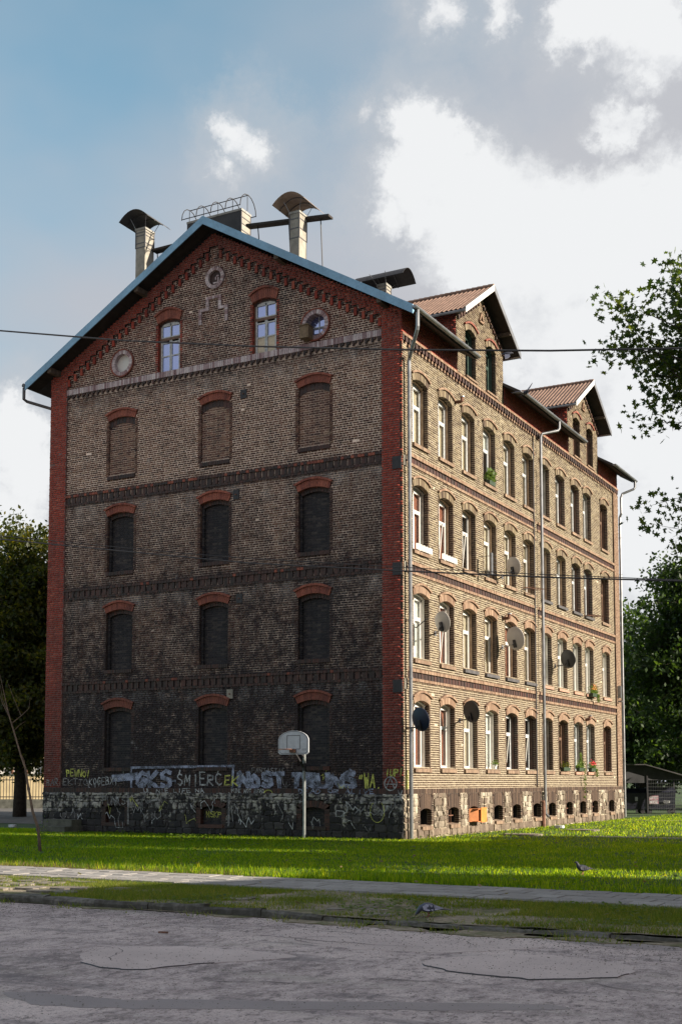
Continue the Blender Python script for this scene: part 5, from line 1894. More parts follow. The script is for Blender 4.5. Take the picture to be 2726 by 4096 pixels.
# small vents and pipes on the long side
for y, z in ((8.95, 8.06), (4.5, 15.30), (18.98, 4.62)):
    mb = MB().mat('rust'); mb.tube([(-.1, y, z), (.14, y, z), (.18, y, z + .02), (.19, y, z + .16)], .06, 8); mb.mat('tin').tube([(.19, y, z + .15), (.19, y, z + .18)], .09, 8)
    mb.build('vent_pipe', house)
mb = MB().mat('tin_dark'); mb.tube([(PD, 12.36, 1.7), (.02, 12.36, 1.7), (.02, 12.36, 15.8)], .022, 6); mb.build('cable_conduit', house)
mb = MB().mat('iron'); mb.tube([(.03, .40, 16.0), (.03, .42, 6.9), (.25, .42, 6.75), (.62, .52, 7.05)], .018, 6); mb.build('cable_conduit', house)
mb = MB().mat('tin'); mb.box(.0, .16, 24.15, 24.33, 5.9, 6.5); mb.box(.0, .2, 24.18, 24.30, 5.7, 5.78); mb.build('meter_box', house)
# steps at the far left of the gable
st = thing('stone_steps', 'two low mossy concrete steps against the left end of the gable wall', 'steps', (-13.6, -.45, 0))
for i, (y0_, h) in enumerate(((-.50, .22), (-.12, .46))):
    mb = MB().mat('concrete_dark'); mb.box(-.72, .62, y0_, .42, 0 if i == 0 else .221, h); mb.build('step', st)


# ------------------------------------------------------------------ graffiti on the gable
GLY = {
 'A': [[(0, 0), (.5, 1), (1, 0)], [(.2, .4), (.8, .4)]], 'B': [[(0, 0), (0, 1), (.75, .9), (.75, .6), (0, .52), (.9, .42), (.9, .1), (0, 0)]],
 'C': [[(.95, .85), (.5, 1), (.08, .7), (.08, .3), (.5, 0), (.95, .15)]], 'D': [[(0, 0), (0, 1), (.6, .92), (.9, .5), (.6, .06), (0, 0)]],
 'E': [[(.9, 1), (0, 1), (0, 0), (.9, 0)], [(0, .5), (.7, .5)]], 'F': [[(.9, 1), (0, 1), (0, 0)], [(0, .52), (.7, .52)]],
 'G': [[(.95, .85), (.5, 1), (.08, .7), (.08, .3), (.5, 0), (.92, .2), (.92, .48), (.55, .48)]], 'H': [[(0, 0), (0, 1)], [(1, 0), (1, 1)], [(0, .5), (1, .5)]],
 'I': [[(.5, 0), (.5, 1)]], 'K': [[(0, 0), (0, 1)], [(.95, 1), (0, .45), (1, 0)]], 'L': [[(0, 1), (0, 0), (.85, 0)]],
 'M': [[(0, 0), (.1, 1), (.5, .35), (.9, 1), (1, 0)]], 'N': [[(0, 0), (0, 1), (1, 0), (1, 1)]], 'O': [[(.5, 1), (.08, .75), (.05, .3), (.5, 0), (.95, .3), (.92, .75), (.5, 1)]],
 'P': [[(0, 0), (0, 1), (.85, .9), (.85, .55), (0, .48)]], 'R': [[(0, 0), (0, 1), (.85, .9), (.85, .58), (0, .5), (.95, 0)]],
 'S': [[(.92, .88), (.5, 1), (.1, .82), (.15, .58), (.85, .42), (.9, .16), (.5, 0), (.06, .12)]], 'T': [[(0, 1), (1, 1)], [(.5, 1), (.5, 0)]],
 'U': [[(0, 1), (.05, .2), (.5, 0), (.95, .2), (1, 1)]], 'V': [[(0, 1), (.5, 0), (1, 1)]], 'W': [[(0, 1), (.25, 0), (.5, .7), (.75, 0), (1, 1)]],
 'X': [[(0, 0), (1, 1)], [(0, 1), (1, 0)]], 'Y': [[(0, 1), (.5, .5), (1, 1)], [(.5, .5), (.5, 0)]],
 'Ś': [[(.92, .88), (.5, 1), (.1, .82), (.15, .58), (.85, .42), (.9, .16), (.5, 0), (.06, .12)], [(.45, 1.1), (.62, 1.32)]],
 'Ć': [[(.95, .85), (.5, 1), (.08, .7), (.08, .3), (.5, 0), (.95, .15)], [(.5, 1.1), (.66, 1.32)]],
 '!': [[(.5, .3), (.6, 1)], [(.46, .02), (.48, .1)]], '?': [[(.1, .85), (.5, 1), (.85, .75), (.5, .5), (.5, .28)], [(.48, .02), (.5, .1)]],
 '-': [[(.1, .5), (.9, .5)]], '.': [[(.4, 0), (.5, .08)]], '"': [[(.3, 1), (.25, .75)], [(.7, 1), (.65, .75)]], ' ': []}


def stroke(mb, pts, wd, d, F):
    P = [Vector((p[0], p[1])) for p in pts]
    for a, b in zip(P[:-1], P[1:]):
        t = b - a
        if t.length < 1e-5: continue
        t.normalize(); nrm = Vector((-t.y, t.x)) * wd / 2
        a2, b2 = a - t * wd * .35, b + t * wd * .35
        dd = d + random.uniform(0, .0012)
        mb.add([(*(a2 - nrm), dd), (*(b2 - nrm), dd), (*(b2 + nrm), dd), (*(a2 + nrm), dd)], [(0, 1, 2, 3)])


def write(text, u0, u1, z0, z1, wd, mat, d, F=FG, slant=0.0, wob=.02, label=None):
    mb = MB(F).mat(mat)
    r = random.Random(hash(text) % 1000 if False else sum(map(ord, text)))
    n = len(text); pitch = (u1 - u0) / n; h = z1 - z0
    for i, ch in enumerate(text):
        sx, sy, dy, sk = r.uniform(.66, .88), r.uniform(.84, 1.12), r.uniform(-.09, .09), r.uniform(-.16, .16)
        for ln in GLY.get(ch, []):
            pts = []
            fine_ = [ln[0]]
            for p, q in zip(ln[:-1], ln[1:]):
                fine_ += [((p[0] * 2 + q[0]) / 3, (p[1] * 2 + q[1]) / 3), ((p[0] + q[0] * 2) / 3, (p[1] + q[1] * 2) / 3), q]
            for x, y in fine_:
                yy = (y * sy + dy) + r.uniform(-wob, wob); xx = x * sx + r.uniform(-wob, wob) + sk * (y - .5)
                pts.append((u0 + (i + .10 + xx) * pitch + slant * yy * h, z0 + yy * h))
            for a, b in zip(pts[:-1], pts[1:]):
                stroke(mb, [a, b], wd * r.uniform(.7, 1.25), d, F)
            if r.random() < .3 and wd > .03:
                a = pts[r.randint(0, len(pts) - 1)]
                stroke(mb, [a, (a[0] + r.uniform(-.004, .004), a[1] - r.uniform(.05, .16))], .012, d, F)
    return mb.build('graffiti', house, label)


gd = PD + .016
write('PEWNO!', -13.82, -12.68, 2.02, 2.25, .045, 'g_yellow', gd, label='yellow sprayed word at the left end of the gable')
write('BAR', -14.70, -14.12, 1.71, 1.93, .03, 'g_grey', .016)
write('EKTTO', -13.98, -12.78, 1.70, 1.92, .032, 'g_grey', gd)
write('KOGEBX?', -12.74, -11.40, 1.72, 1.98, .03, 'g_white', gd, label='thin white scrawl left of the blue frame')
mb = MB(FG).mat('g_blue')
stroke(mb, [(-11.6, 1.95), (-10.6, 2.02)], .26, gd, FG); mb.build('graffiti', house)
mb = MB(FG).mat('g_blue')
stroke(mb, [(-10.80, 1.62), (-10.82, 2.33), (-6.45, 2.36), (-6.50, 1.62)], .09, gd, FG); mb.build('graffiti', house, 'pale blue painted frame round the big letters')
mb = MB(FG).mat('g_grey'); stroke(mb, [(-10.82, .35), (-10.82, 1.44)], .08, .085, FG); stroke(mb, [(-6.54, .35), (-6.52, 1.44)], .08, .085, FG); mb.build('graffiti', house)
write('GKS', -10.60, -9.02, 1.64, 2.20, .15, 'g_blue', gd + .003, wob=.01, label='thick pale blue block letters inside the frame')
write('-', -9.04, -8.82, 1.72, 2.06, .06, 'g_blue', gd + .003)
write('ŚMIERĆ', -8.82, -6.90, 1.69, 2.10, .048, 'g_white', gd + .003, wob=.012, label='white word with accents inside the blue frame')
write('EK', -6.82, -6.24, 1.70, 2.02, .042, 'g_yellow', gd + .005)
write('NOST', -6.26, -4.40, 1.64, 2.06, .17, 'g_blue', gd, wob=.012, label='filled pale blue block letters left of the basketball pole')
write('TRUNS', -4.18, -1.70, 1.64, 2.08, .17, 'g_blue', gd, wob=.012, label='filled pale blue block letters behind the basketball pole')
write('FANTASTIC', -5.72, -4.38, 2.13, 2.29, .022, 'g_grey', gd, label='thin grey word above the block letters')
write('"WA.', -1.66, -.80, 1.65, 2.12, .05, 'g_yellow', gd, label='yellow sprayed letters near the right pilaster')
write('IUP!', -.66, -.03, 2.0, 2.23, .04, 'g_yellow', .016, slant=.15)
mb = MB(FG).mat('g_white')
stroke(mb, [(-.46 + .215 * math.cos(a), 1.77 + .215 * math.sin(a)) for a in np.linspace(0, 2 * math.pi, 20)], .035, .016, FG)
stroke(mb, [(-.62, 1.62), (-.46, 1.96), (-.32, 1.60)], .032, .018, FG); stroke(mb, [(-.60, 1.75), (-.30, 1.75)], .03, .018, FG)
mb.build('graffiti', house, 'white letter A in a circle on the right pilaster')
sdp = .026
write('PUNK NOT DEAD', -6.48, -5.15, 1.455, 1.585, .026, 'g_white', sdp, wob=.01)
write('DEAD OR ALIVE', -3.84, -1.0, 1.455, 1.59, .034, 'g_blue', sdp, wob=.01)
write('UL NIE LIFE NA', -10.2, -7.6, 1.455, 1.585, .032, 'g_white', sdp, wob=.01)
write('PUNKS', -12.0, -10.92, 1.0, 1.32, .035, 'g_grey', .085)
write('NSKP', -7.62, -6.98, .62, .80, .03, 'g_yellow', -.145)
write('ITIT', .10, .30, 1.63, 2.15, .03, 'g_yellow', .016, FR)
mb = MB(FG).mat('g_yellow')
stroke(mb, [(-.9 + .25 * math.cos(a), .88 + .34 * math.sin(a)) for a in np.linspace(2.2, 7.2, 16)], .018, .085, FG)
mb.build('graffiti', house); mb = MB(FG).mat('g_yellow')
stroke(mb, [(-5.0 + .16 * math.cos(a), 1.45 + .10 * math.sin(a)) for a in np.linspace(0, 3.1, 9)], .03, .03, FG)
mb.build('graffiti', house)
mb = MB(FG).mat('g_white'); stroke(mb, [(-.16, 1.2), (-.02, 1.55)], .03, .085, FG); stroke(mb, [(-.16, 1.55), (-.02, 1.2)], .03, .086, FG)
stroke(mb, [(-2.4, .72), (-2.1, .70), (-2.1, .88), (-2.38, .9), (-2.4, .72)], .025, .085, FG); mb.build('graffiti', house)

# the tangle of old scrawls on the stone base and the lowest bricks
rs = random.Random(17)
for i in range(46):
    on_base = rs.random() < .75
    u = rs.uniform(-14.5, -.4); z = rs.uniform(.35, 1.25) if on_base else rs.uniform(1.66, 2.1)
    mb = MB(FG).mat(rs.choice(['g_white', 'g_grey', 'g_grey', 'g_yellow', 'g_white']))
    P = [(u, z)]
    for j in range(rs.randint(3, 9)):
        P.append((P[-1][0] + rs.uniform(-.06, .16), min(1.38 if on_base else 2.3, max(.2, P[-1][1] + rs.choice([-1, 1]) * rs.uniform(.05, .24)))))
    stroke(mb, P, rs.uniform(.014, .032), .086 if on_base else gd, FG)
    mb.build('scrawl', house)


# ------------------------------------------------------------------ basketball hoop
hp = thing('basketball_hoop', 'white basketball backboard on a grey pole before the graffiti wall', 'basketball hoop', (-3.28, -.60, 0))
mb = MB().mat('pole'); mb.tube([(0, 0, -.2), (0, 0, 2.72)], .052, 10); mb.build('pole', hp)
mb = MB().mat('iron')
mb.tube([(0, -.02, 2.28), (-.0, -.62, 2.78)], .035, 8); mb.tube([(0, -.02, 2.62), (0, -.62, 2.95)], .028, 8); mb.tube([(0, 0, 2.18), (0, 0, 2.42)], .066, 10)
mb.build('bracket_arm', hp)
bw_ = .56
pts = [(-bw_, .06), (-bw_ + .07, 0), (bw_ - .07, 0), (bw_, .06), (bw_, .46)] + [(bw_ * math.cos(a), .46 + .30 * math.sin(a)) for a in np.linspace(.12, math.pi - .12, 12)] + [(-bw_, .46)]
FB = lambda a, b, c: (a, -.66 - c, 2.70 + b)
mb = MB(FB).mat('board'); mb.poly(pts, 0, .035); bb = mb.build('backboard', hp)
mb = MB(FB).mat('board_line')
inset = [(x * .925, .035 + (y - .0) * .925) for x, y in pts]
for a, b in zip(inset, inset[1:] + inset[:1]): stroke(mb, [a, b], .014, .037, FB)
stroke(mb, [(-.235, .17), (-.235, .60), (.245, .60), (.245, .17), (-.235, .17)], .018, .0385, FB)
stroke(mb, [(.34, .135), (.48, .135), (.48, .17), (.34, .17), (.34, .135)], .008, .0375, FB)
mb.build('painted_line', bb)
mb = MB().mat('rust'); mb.box(-.10, .10, -.78, -.70, 2.76, 2.86)
mb.tube([(-.03 + .225 * math.cos(a) - .12, -.96 + .225 * math.sin(a), 2.86) for a in np.linspace(0, 2 * math.pi, 22)], .010, 6)
mb.build('rim', hp)


# ------------------------------------------------------------------ satellite dishes and aerials
def dish(y, z, r, mat, label, mount_y, x=.62, nd=(.30, .93, .22)):
    n = Vector(nd).normalized()
    t = thing('satellite_dish', label, 'satellite dish', (PD, mount_y, z - .25), 0, 'satellite dishes on the long facade')
    o = Vector((PD, mount_y, z - .25))
    u = n.cross(Vector((0, 0, 1))).normalized(); v = u.cross(n).normalized()
    c = Vector((x, y, z)) - o
    mb = MB().mat(mat)
    rings = []
    for rr_, dp in ((.02, -.09), (.35, -.078), (.7, -.045), (.93, -.012), (1.0, .0), (1.0, .012), (.93, .0), (.7, -.033), (.35, -.066), (.02, -.078)):
        rings.append([c + (u * math.cos(a) + v * 1.07 * math.sin(a)) * r * rr_ + n * dp * r / .4 for a in np.linspace(0, 2 * math.pi, 28)[:-1]])
    mb.loft(rings); mb.build('reflector', t, smooth=True)
    mb = MB().mat('tin' if 'pale' in label or 'grey' in label else 'iron')
    bk = c - n * .10 - v * r * .35
    mb.tube([(0, 0, 0), (.26, (bk.y) * .35, .0), (bk.x - .06, bk.y - .05, .0), (bk.x - .04, bk.y - .04, bk.z - .05), tuple(bk)], .024, 7)
    mb.box(-.01, .02, -.07, .07, -.08, .08)
    mb.build('wall_bracket', t)
    mb = MB().mat('iron')
    q = c - v * r * .42 - n * .08
    e = [q + u * a + v * b + n * d for d in (-.05, .03) for a, b in ((-.05, -.16), (.05, -.16), (.05, .14), (-.05, .14))]
    mb.add(e, [(0, 3, 2, 1), (4, 5, 6, 7), (0, 1, 5, 4), (1, 2, 6, 5), (2, 3, 7, 6), (3, 0, 4, 7)]); mb.build('back_clamp', t)
    mb = MB().mat('tin_dark')
    tip = c + n * r * .95 - v * r * .55
    mb.tube([c - v * r * .98, tip], .012, 6); mb.tube([tip, tip + (c - tip).normalized() * .1], .035, 8); mb.build('feed_arm', t)
    return t


dish(-.06, 3.78, .36, 'dish_navy', 'navy blue satellite dish beside the corner downpipe', -.02 + .3)
dish(4.06, 4.22, .36, 'dish_black', 'charcoal satellite dish over the third ground floor window', 4.66)
dish(1.67, 7.06, .33, 'dish_white', 'small pale satellite dish beside the second window of the first floor', 2.62)
dish(8.42, 7.20, .42, 'dish_grey', 'largest pale grey satellite dish, before the fifth first floor window', 8.85)
dish(8.30, 9.92, .34, 'dish_grey', 'pale grey satellite dish highest on the facade, behind the wires', 8.9)
dish(14.66, 6.97, .37, 'dish_black', 'charcoal satellite dish right of the middle downpipe', 15.0)


def aerial(y, z, label, flat):
    t = thing('tv_aerial', label, 'aerial', (PD, y, z), 0, 'aerials on the long facade')
    mb = MB().mat('tin_dark')
    if flat:
        for zz in (0, .62): mb.tube([(0, 0, zz), (.5, .05, zz)], .012, 5)
        mb.build('wall_bracket', t)
        mb = MB().mat('tin'); mb.box(.47, .53, -.06, .08, -.10, .72); mb.build('mast', t)
        mb = MB().mat('iron')
        for zz in (-.02, .12, .26, .40, .54, .68): mb.tube([(.5, .05, zz), (.5, .55, zz)], .008, 5)
        mb.build('element', t)
    else:
        mb.tube([(0, 0, 0), (.5, .1, .05)], .014, 5); mb.build('wall_bracket', t)
        mb = MB().mat('rust'); mb.tube([(.5, -.9, -.05), (.5, 1.1, .12)], .014, 5); mb.build('boom', t)
        mb = MB().mat('rust')
        for i in range(7):
            y_ = -.8 + i * .3
            mb.tube([(.18, y_, -.04 + i * .024), (.82, y_, -.04 + i * .024)], .007, 5)
        mb.build('element', t)
    return t


aerial(6.55, 9.45, 'flat grid aerial on two arms right of the third second floor window', True)
aerial(11.0, 9.45, 'rusty rod aerial near the middle downpipe, under the wires', False)
aerial(19.0, 9.3, 'rod aerial before the far second floor windows', False)


# ------------------------------------------------------------------ leaves
def leaf_arrays(P, size, r, flat=0.0, shape='rhomb'):
    """one leaf polygon per point P (N,3)"""
    n = len(P)
    a = r.normal(size=(n, 3)); a /= np.linalg.norm(a, axis=1)[:, None]
    nz = r.normal(size=(n, 3)); nz[:, 2] += flat
    b = np.cross(a, nz); b /= np.linalg.norm(b, axis=1)[:, None] + 1e-9
    s = size * r.uniform(.6, 1.25, n)[:, None]
    if shape == 'rhomb':
        prof = [(-.5, 0), (0, .30), (.55, 0), (0, -.30)]
    elif shape == 'maple':
        prof = [(-.5, 0), (-.28, .12), (-.30, .42), (-.02, .22), (.18, .50), (.22, .16), (.62, 0), (.22, -.16), (.18, -.50), (-.02, -.22), (-.30, -.42), (-.28, -.12)]
    else:
        prof = [(-.5, 0), (-.1, .22), (.5, .05), (.1, -.22)]
    V = np.stack([P + a * s * x + b * s * y for x, y in prof], 1)
    return V


def leaf_mesh(name, P, size, mat, seed, flat=0.0, shape='rhomb'):
    r = np.random.default_rng(seed)
    V = leaf_arrays(np.asarray(P), size, r, flat, shape)
    n, k, _ = V.shape
    return np_mesh(name, V.reshape(-1, 3), np.arange(n * k).reshape(n, k), M[mat])


def limb(p, q, r, sag=.12, n=7):
    p, q = Vector(p), Vector(q)
    out = []
    side = Vector((r.uniform(-1, 1), r.uniform(-1, 1), 0)) * (q - p).length * .10
    for i in range(n):
        t = i / (n - 1)
        w_ = math.sin(t * math.pi)
        out.append(p.lerp(q, t) + side * w_ + Vector((0, 0, (q - p).length * sag * w_)))
    return out


def tree(name, label, cat, base, trunk_top, trunk_r, lobes, n_limb, per, size, leafmat, seed, spread=.5, shape='rhomb', group=None, twigs=3, barkmat='bark', low=.3, trunk_pts=None, flat=.6):
    """lobes: ellipsoids (dx,dy,z,rx,ry,rz,weight) of the crown, relative to the base"""
    t = thing(name, label, cat, base, 0, group)
    r = random.Random(seed); rn = np.random.default_rng(seed)
    mb = MB().mat(barkmat)
    tp = trunk_pts or [(0, 0, -.2), (r.uniform(-.1, .1), r.uniform(-.1, .1), trunk_top * .35), (r.uniform(-.2, .2), r.uniform(-.2, .2), trunk_top * .7), (r.uniform(-.2, .2), r.uniform(-.2, .2), trunk_top)]
    m = len(tp)
    mb.tube(tp, [trunk_r * (1.25 if i == 0 else 1 - .62 * i / (m - 1)) for i in range(m)], 9)
    mb.build('trunk', t, smooth=True)
    br = MB().mat(barkmat)
    cent = []
    wts = [l[6] for l in lobes]
    for i in range(n_limb):
        l = r.choices(lobes, wts)[0]
        d = Vector((r.gauss(0, 1), r.gauss(0, 1), r.gauss(0, 1))).normalized() * (r.random() ** .45)
        q = Vector((l[0] + d.x * l[3], l[1] + d.y * l[4], l[2] + d.z * l[5]))
        k = min(1.0, max(low, (q.z - 1.0) / max(trunk_top, .1) * r.uniform(.45, .9)))
        f = k * (m - 1); a = min(int(f), m - 2)
        p = Vector(tp[a]).lerp(Vector(tp[a + 1]), f - a)
        L = limb(p, q, r)
        r0 = trunk_r * .28 * r.uniform(.4, 1)
        br.tube(L, r0, 5, r1=r0 * .15, cap=False)
        for s_ in range(3, 7): cent.append((L[s_], .55 if s_ < 5 else 1.0))
        for j in range(twigs):
            o_ = L[r.randint(3, 6)]
            e = o_ + Vector((r.gauss(0, 1), r.gauss(0, 1), r.gauss(0, .7))) * spread * 1.5
            br.tube([o_, o_.lerp(e, .5) + Vector((0, 0, .08)), e], r0 * .22, 4, r1=.004, cap=False)
            cent.append((o_.lerp(e, .55), .8)); cent.append((e, .9))
    br.build('branch', t, kind='stuff', smooth=True)
    P = []
    for c, wgt in cent:
        k = max(1, int(per * wgt * r.uniform(.5, 1.3)))
        g = rn.normal(size=(k, 3)) * spread * np.array([1, 1, .62]) * .62
        P.append(np.array(c)[None] + g)
    P = np.concatenate(P)
    o = inst('crown', leaf_mesh('crown', P, size, leafmat, seed + 5, flat, shape), t)
    tag(o, kind='stuff')
    return t


def at(lat, dep, z=0.0):
    p = EYE + RIGHT * lat + Vector((FWD.x, FWD.y, 0)).normalized() * dep
    return (p.x, p.y, z)


RV = Vector((RIGHT.x, RIGHT.y, 0)); FV = Vector((FWD.x, FWD.y, 0)).normalized()


def lobe(lat, dep, z, rl, rz, wgt):
    p = RV * lat + FV * dep
    return (p.x, p.y, z, rl, rl, rz, wgt)


# maple reaching in from the right
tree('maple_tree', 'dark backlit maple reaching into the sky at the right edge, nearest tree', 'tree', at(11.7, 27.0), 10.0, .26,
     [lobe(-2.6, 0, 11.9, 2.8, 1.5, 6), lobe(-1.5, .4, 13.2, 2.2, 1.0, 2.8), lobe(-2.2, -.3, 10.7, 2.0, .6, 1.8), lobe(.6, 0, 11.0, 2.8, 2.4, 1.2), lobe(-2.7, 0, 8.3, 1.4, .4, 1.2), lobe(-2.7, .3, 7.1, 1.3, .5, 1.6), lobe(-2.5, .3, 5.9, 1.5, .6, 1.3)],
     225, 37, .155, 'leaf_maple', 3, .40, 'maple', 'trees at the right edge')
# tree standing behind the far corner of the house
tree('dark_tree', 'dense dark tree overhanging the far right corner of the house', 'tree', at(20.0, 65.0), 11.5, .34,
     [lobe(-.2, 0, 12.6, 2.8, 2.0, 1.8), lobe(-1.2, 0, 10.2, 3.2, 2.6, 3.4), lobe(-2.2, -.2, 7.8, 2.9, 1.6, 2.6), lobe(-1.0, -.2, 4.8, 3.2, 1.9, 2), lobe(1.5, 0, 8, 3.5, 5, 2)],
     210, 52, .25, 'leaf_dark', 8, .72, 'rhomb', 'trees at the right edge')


# ------------------------------------------------------------------ window plants
def foliage(name, label, cat, y, z, x, w, h, hang, mat, n, seed, flowers=None, pot='trough', upright=0.0, group=None, size=.075):
    t = thing(name, label, cat, (x, y, z), 0, group)
    rn = np.random.default_rng(seed)
    mb = MB().mat(pot)
    if pot == 'pot':
        mb.loft([[(rr_ * math.cos(a), rr_ * math.sin(a), zz) for a in np.linspace(0, 6.283, 12)[:-1]] for rr_, zz in ((.06, 0), (.085, .15), (.095, .15), (.095, .17))])
        mb.build('pot', t)
    else:
        mb.add([(-.07, -w / 2, 0), (.07, -w / 2, 0), (.07, w / 2, 0), (-.07, w / 2, 0), (-.09, -w / 2 - .02, .15), (.09, -w / 2 - .02, .15), (.09, w / 2 + .02, .15), (-.09, w / 2 + .02, .15)],
               [(0, 3, 2, 1), (4, 5, 6, 7), (0, 1, 5, 4), (1, 2, 6, 5), (2, 3, 7, 6), (3, 0, 4, 7)]); mb.build('trough', t)
    P = np.stack([rn.normal(0, .07, n), rn.uniform(-w / 2, w / 2, n), .16 + np.abs(rn.normal(0, h * .45, n))], -1)
    if hang:
        k = n // 2
        yy = rn.uniform(0, w / 2, k); zz = -rn.uniform(0, 1, k) ** 1.2 * hang
        P = np.concatenate([P, np.stack([.10 + rn.normal(0, .03, k), yy * .4 + w * .28 + rn.normal(0, .04, k), zz + .12], -1)])
    if upright:
        k = n // 3
        zz = rn.uniform(0, 1, k) * upright
        P = np.concatenate([P, np.stack([rn.normal(0, .03, k), w * .12 + rn.normal(0, .05, k), zz + .2], -1)])
    tag(inst('leaves', leaf_mesh('leaves', P, size, mat, seed), t), kind='stuff')
    if flowers:
        k = n // 3
        Q = np.stack([rn.normal(.03, .06, k), rn.uniform(-w * .4, w * .3, k), .16 + h * .5 + np.abs(rn.normal(0, h * .3, k))], -1)
        tag(inst('flowers', leaf_mesh('flowers', Q, size * .9, flowers, seed + 1), t), kind='stuff')
    return t


fb = 'flower troughs on the sills'
foliage('flower_trough', 'window trough of olive and russet leaves, left of the three ground floor troughs', 'flower box', 16.0, 2.29, .0, .85, .22, 0, 'leaf_gold', 260, 71, None, group=fb)
foliage('flower_trough', 'window trough with a pale vine trailing far down the wall', 'flower box', 18.1, 2.29, .0, .80, .25, 1.35, 'leaf_bright', 300, 72, None, upright=.62, group=fb)
foliage('flower_trough', 'window trough with bright red flowers', 'flower box', 19.9, 2.29, .0, .80, .26, .35, 'leaf_bright', 220, 73, 'petal_red', group=fb)
foliage('flower_trough', 'hanging window trough with green and orange plants on the first floor', 'flower box', 19.9, 5.70, .12, .85, .32, .35, 'leaf_bright', 320, 74, 'petal_orange', group=fb)
foliage('potted_plant', 'spiky yellow green plant on a top floor sill', 'plant', 7.85, 13.01, -.08, .55, .42, 0, 'leaf_bright', 170, 75, None, group=None, size=.16)
foliage('potted_plant', 'small green plant in a white pot on a ground floor sill', 'plant', 8.05, 2.29, -.10, .2, .18, 0, 'leaf_bright', 60, 76, None, 'pot')
for y in (1.52, 3.61):
    t = thing('sill_guard', 'white picket guard on the sill of the %s second floor window' % ('first' if y < 2 else 'second'), 'guard', (.05, y, FLOOR[2]), 0, 'white sill guards')
    for i in range(11):
        u = -.6 + i * .12
        mb = MB().mat('white_paint'); mb.box(-.008, .008, u - .045, u + .045, -.02, .17 + (.02 if i % 2 else 0)); mb.build('picket', t)
    mb = MB().mat('white_paint'); mb.box(-.02, -.009, -.63, .63, .05, .09); mb.build('rail', t)

# orange wooden cabinet hung in the third basement opening
cb = thing('wooden_cabinet', 'orange wooden cabinet with open door stuck in the third basement window', 'cabinet', (0, 5.63, .42))
mb = MB().mat('wood_orange2'); mb.add([(-.02, -.44, 0), (.30, -.20, 0), (.30, -.20, .46), (-.02, -.44, .46), (-.04, -.42, 0), (.28, -.18, 0), (.28, -.18, .46), (-.04, -.42, .46)], [(0, 1, 2, 3), (7, 6, 5, 4), (0, 4, 5, 1), (1, 5, 6, 2), (2, 6, 7, 3), (3, 7, 4, 0)]); mb.box(-.1, .34, -.335, .36, .0, .025); mb.box(-.1, .34, -.335, .36, .435, .46); mb.box(-.1, .34, .335, .36, .025, .435); mb.build('carcass', cb)
mb = MB().mat('wood_orange2'); mb.box(-.1, .33, -.02, .0, .025, .435); mb.build('shelf_panel', cb)
mb = MB().mat('wood_orange'); mb.box(.345, .37, -.14, .40, -.02, .50); mb.build('door', cb)
mb = MB().mat('dark_room'); mb.box(-.09, .32, .0, .33, .03, .43); mb.build('lining', cb)
# nesting box below the right round window
nb = thing('wooden_box', 'old brown wooden nesting box below the right round attic window', 'box', (-3.50, -.02, 16.72))
mb = MB().mat('wood_box'); mb.box(-.17, .10, -.30, .05, 0, .42); mb.build('box_body', nb)
mb = MB().mat('wood_box'); mb.box(-.19, .17, -.34, .05, .421, .45); mb.build('lid', nb)
mb = MB().mat('wood_box'); mb.box(.101, .16, -.29, .05, 0, .42); mb.build('side_board', nb)

# hatches and slabs in the grass
for i, (x, y, sx, sy, lb) in enumerate([(2.1, 4.9, .55, .35, 'round edged manhole slab in the grass nearest the facade'), (2.75, 9.6, .5, .28, 'small dark slab in the grass further along the facade'),
                                        (6.3, 5.0, 1.5, .16, 'long pale plank lying in the grass at the right'), (2.2, 22.5, 1.2, .14, 'long pale plank lying in the grass beyond the far corner')]):
    mb = MB().mat('hatch' if i < 2 else 'render'); mb.poly(outline([(-sx, -sy), (sx, -sy), (sx, sy), (-sx, sy)], 20, .02, i), -.02, .06 if i < 2 else .03)
    o = mb.build('ground_slab', loc=(x, y, 0)); tag(o, lb, 'slab')
for i, (x, y, lb) in enumerate([(-18.2, 2.0, 'white scrap of litter on the grass left of the house'), (1.2, 11.6, 'white bag of rubbish beside the middle downpipe')]):
    mb = MB().mat('litter'); mb.poly(outline([(-.16, -.1), (.16, -.12), (.13, .11), (-.12, .09)], 12, .08, i), 0, .10); tag(mb.build('litter', loc=(x, y, .02)), lb, 'litter')
# dead leaf on the road
mb = MB().mat('rust'); mb.poly(outline([(-.05, -.03), (.06, -.02), (.04, .03), (-.05, .02)], 12, .03, 4), 0, .02); tag(mb.build('dead_leaf', loc=(7.35, -22.35, ROAD_Z)), 'curled brown leaf lying on the road', 'leaf')


# ------------------------------------------------------------------ birds
def ring_(c, ax, w, h, n=10):
    """ellipse ring round c, in the plane across ax (ax horizontal-ish)"""
    ax = Vector(ax).normalized(); s = ax.cross(Vector((0, 0, 1))).normalized(); u = s.cross(ax).normalized()
    return [Vector(c) + s * math.cos(2 * math.pi * i / n) * w + u * math.sin(2 * math.pi * i / n) * h for i in range(n)]


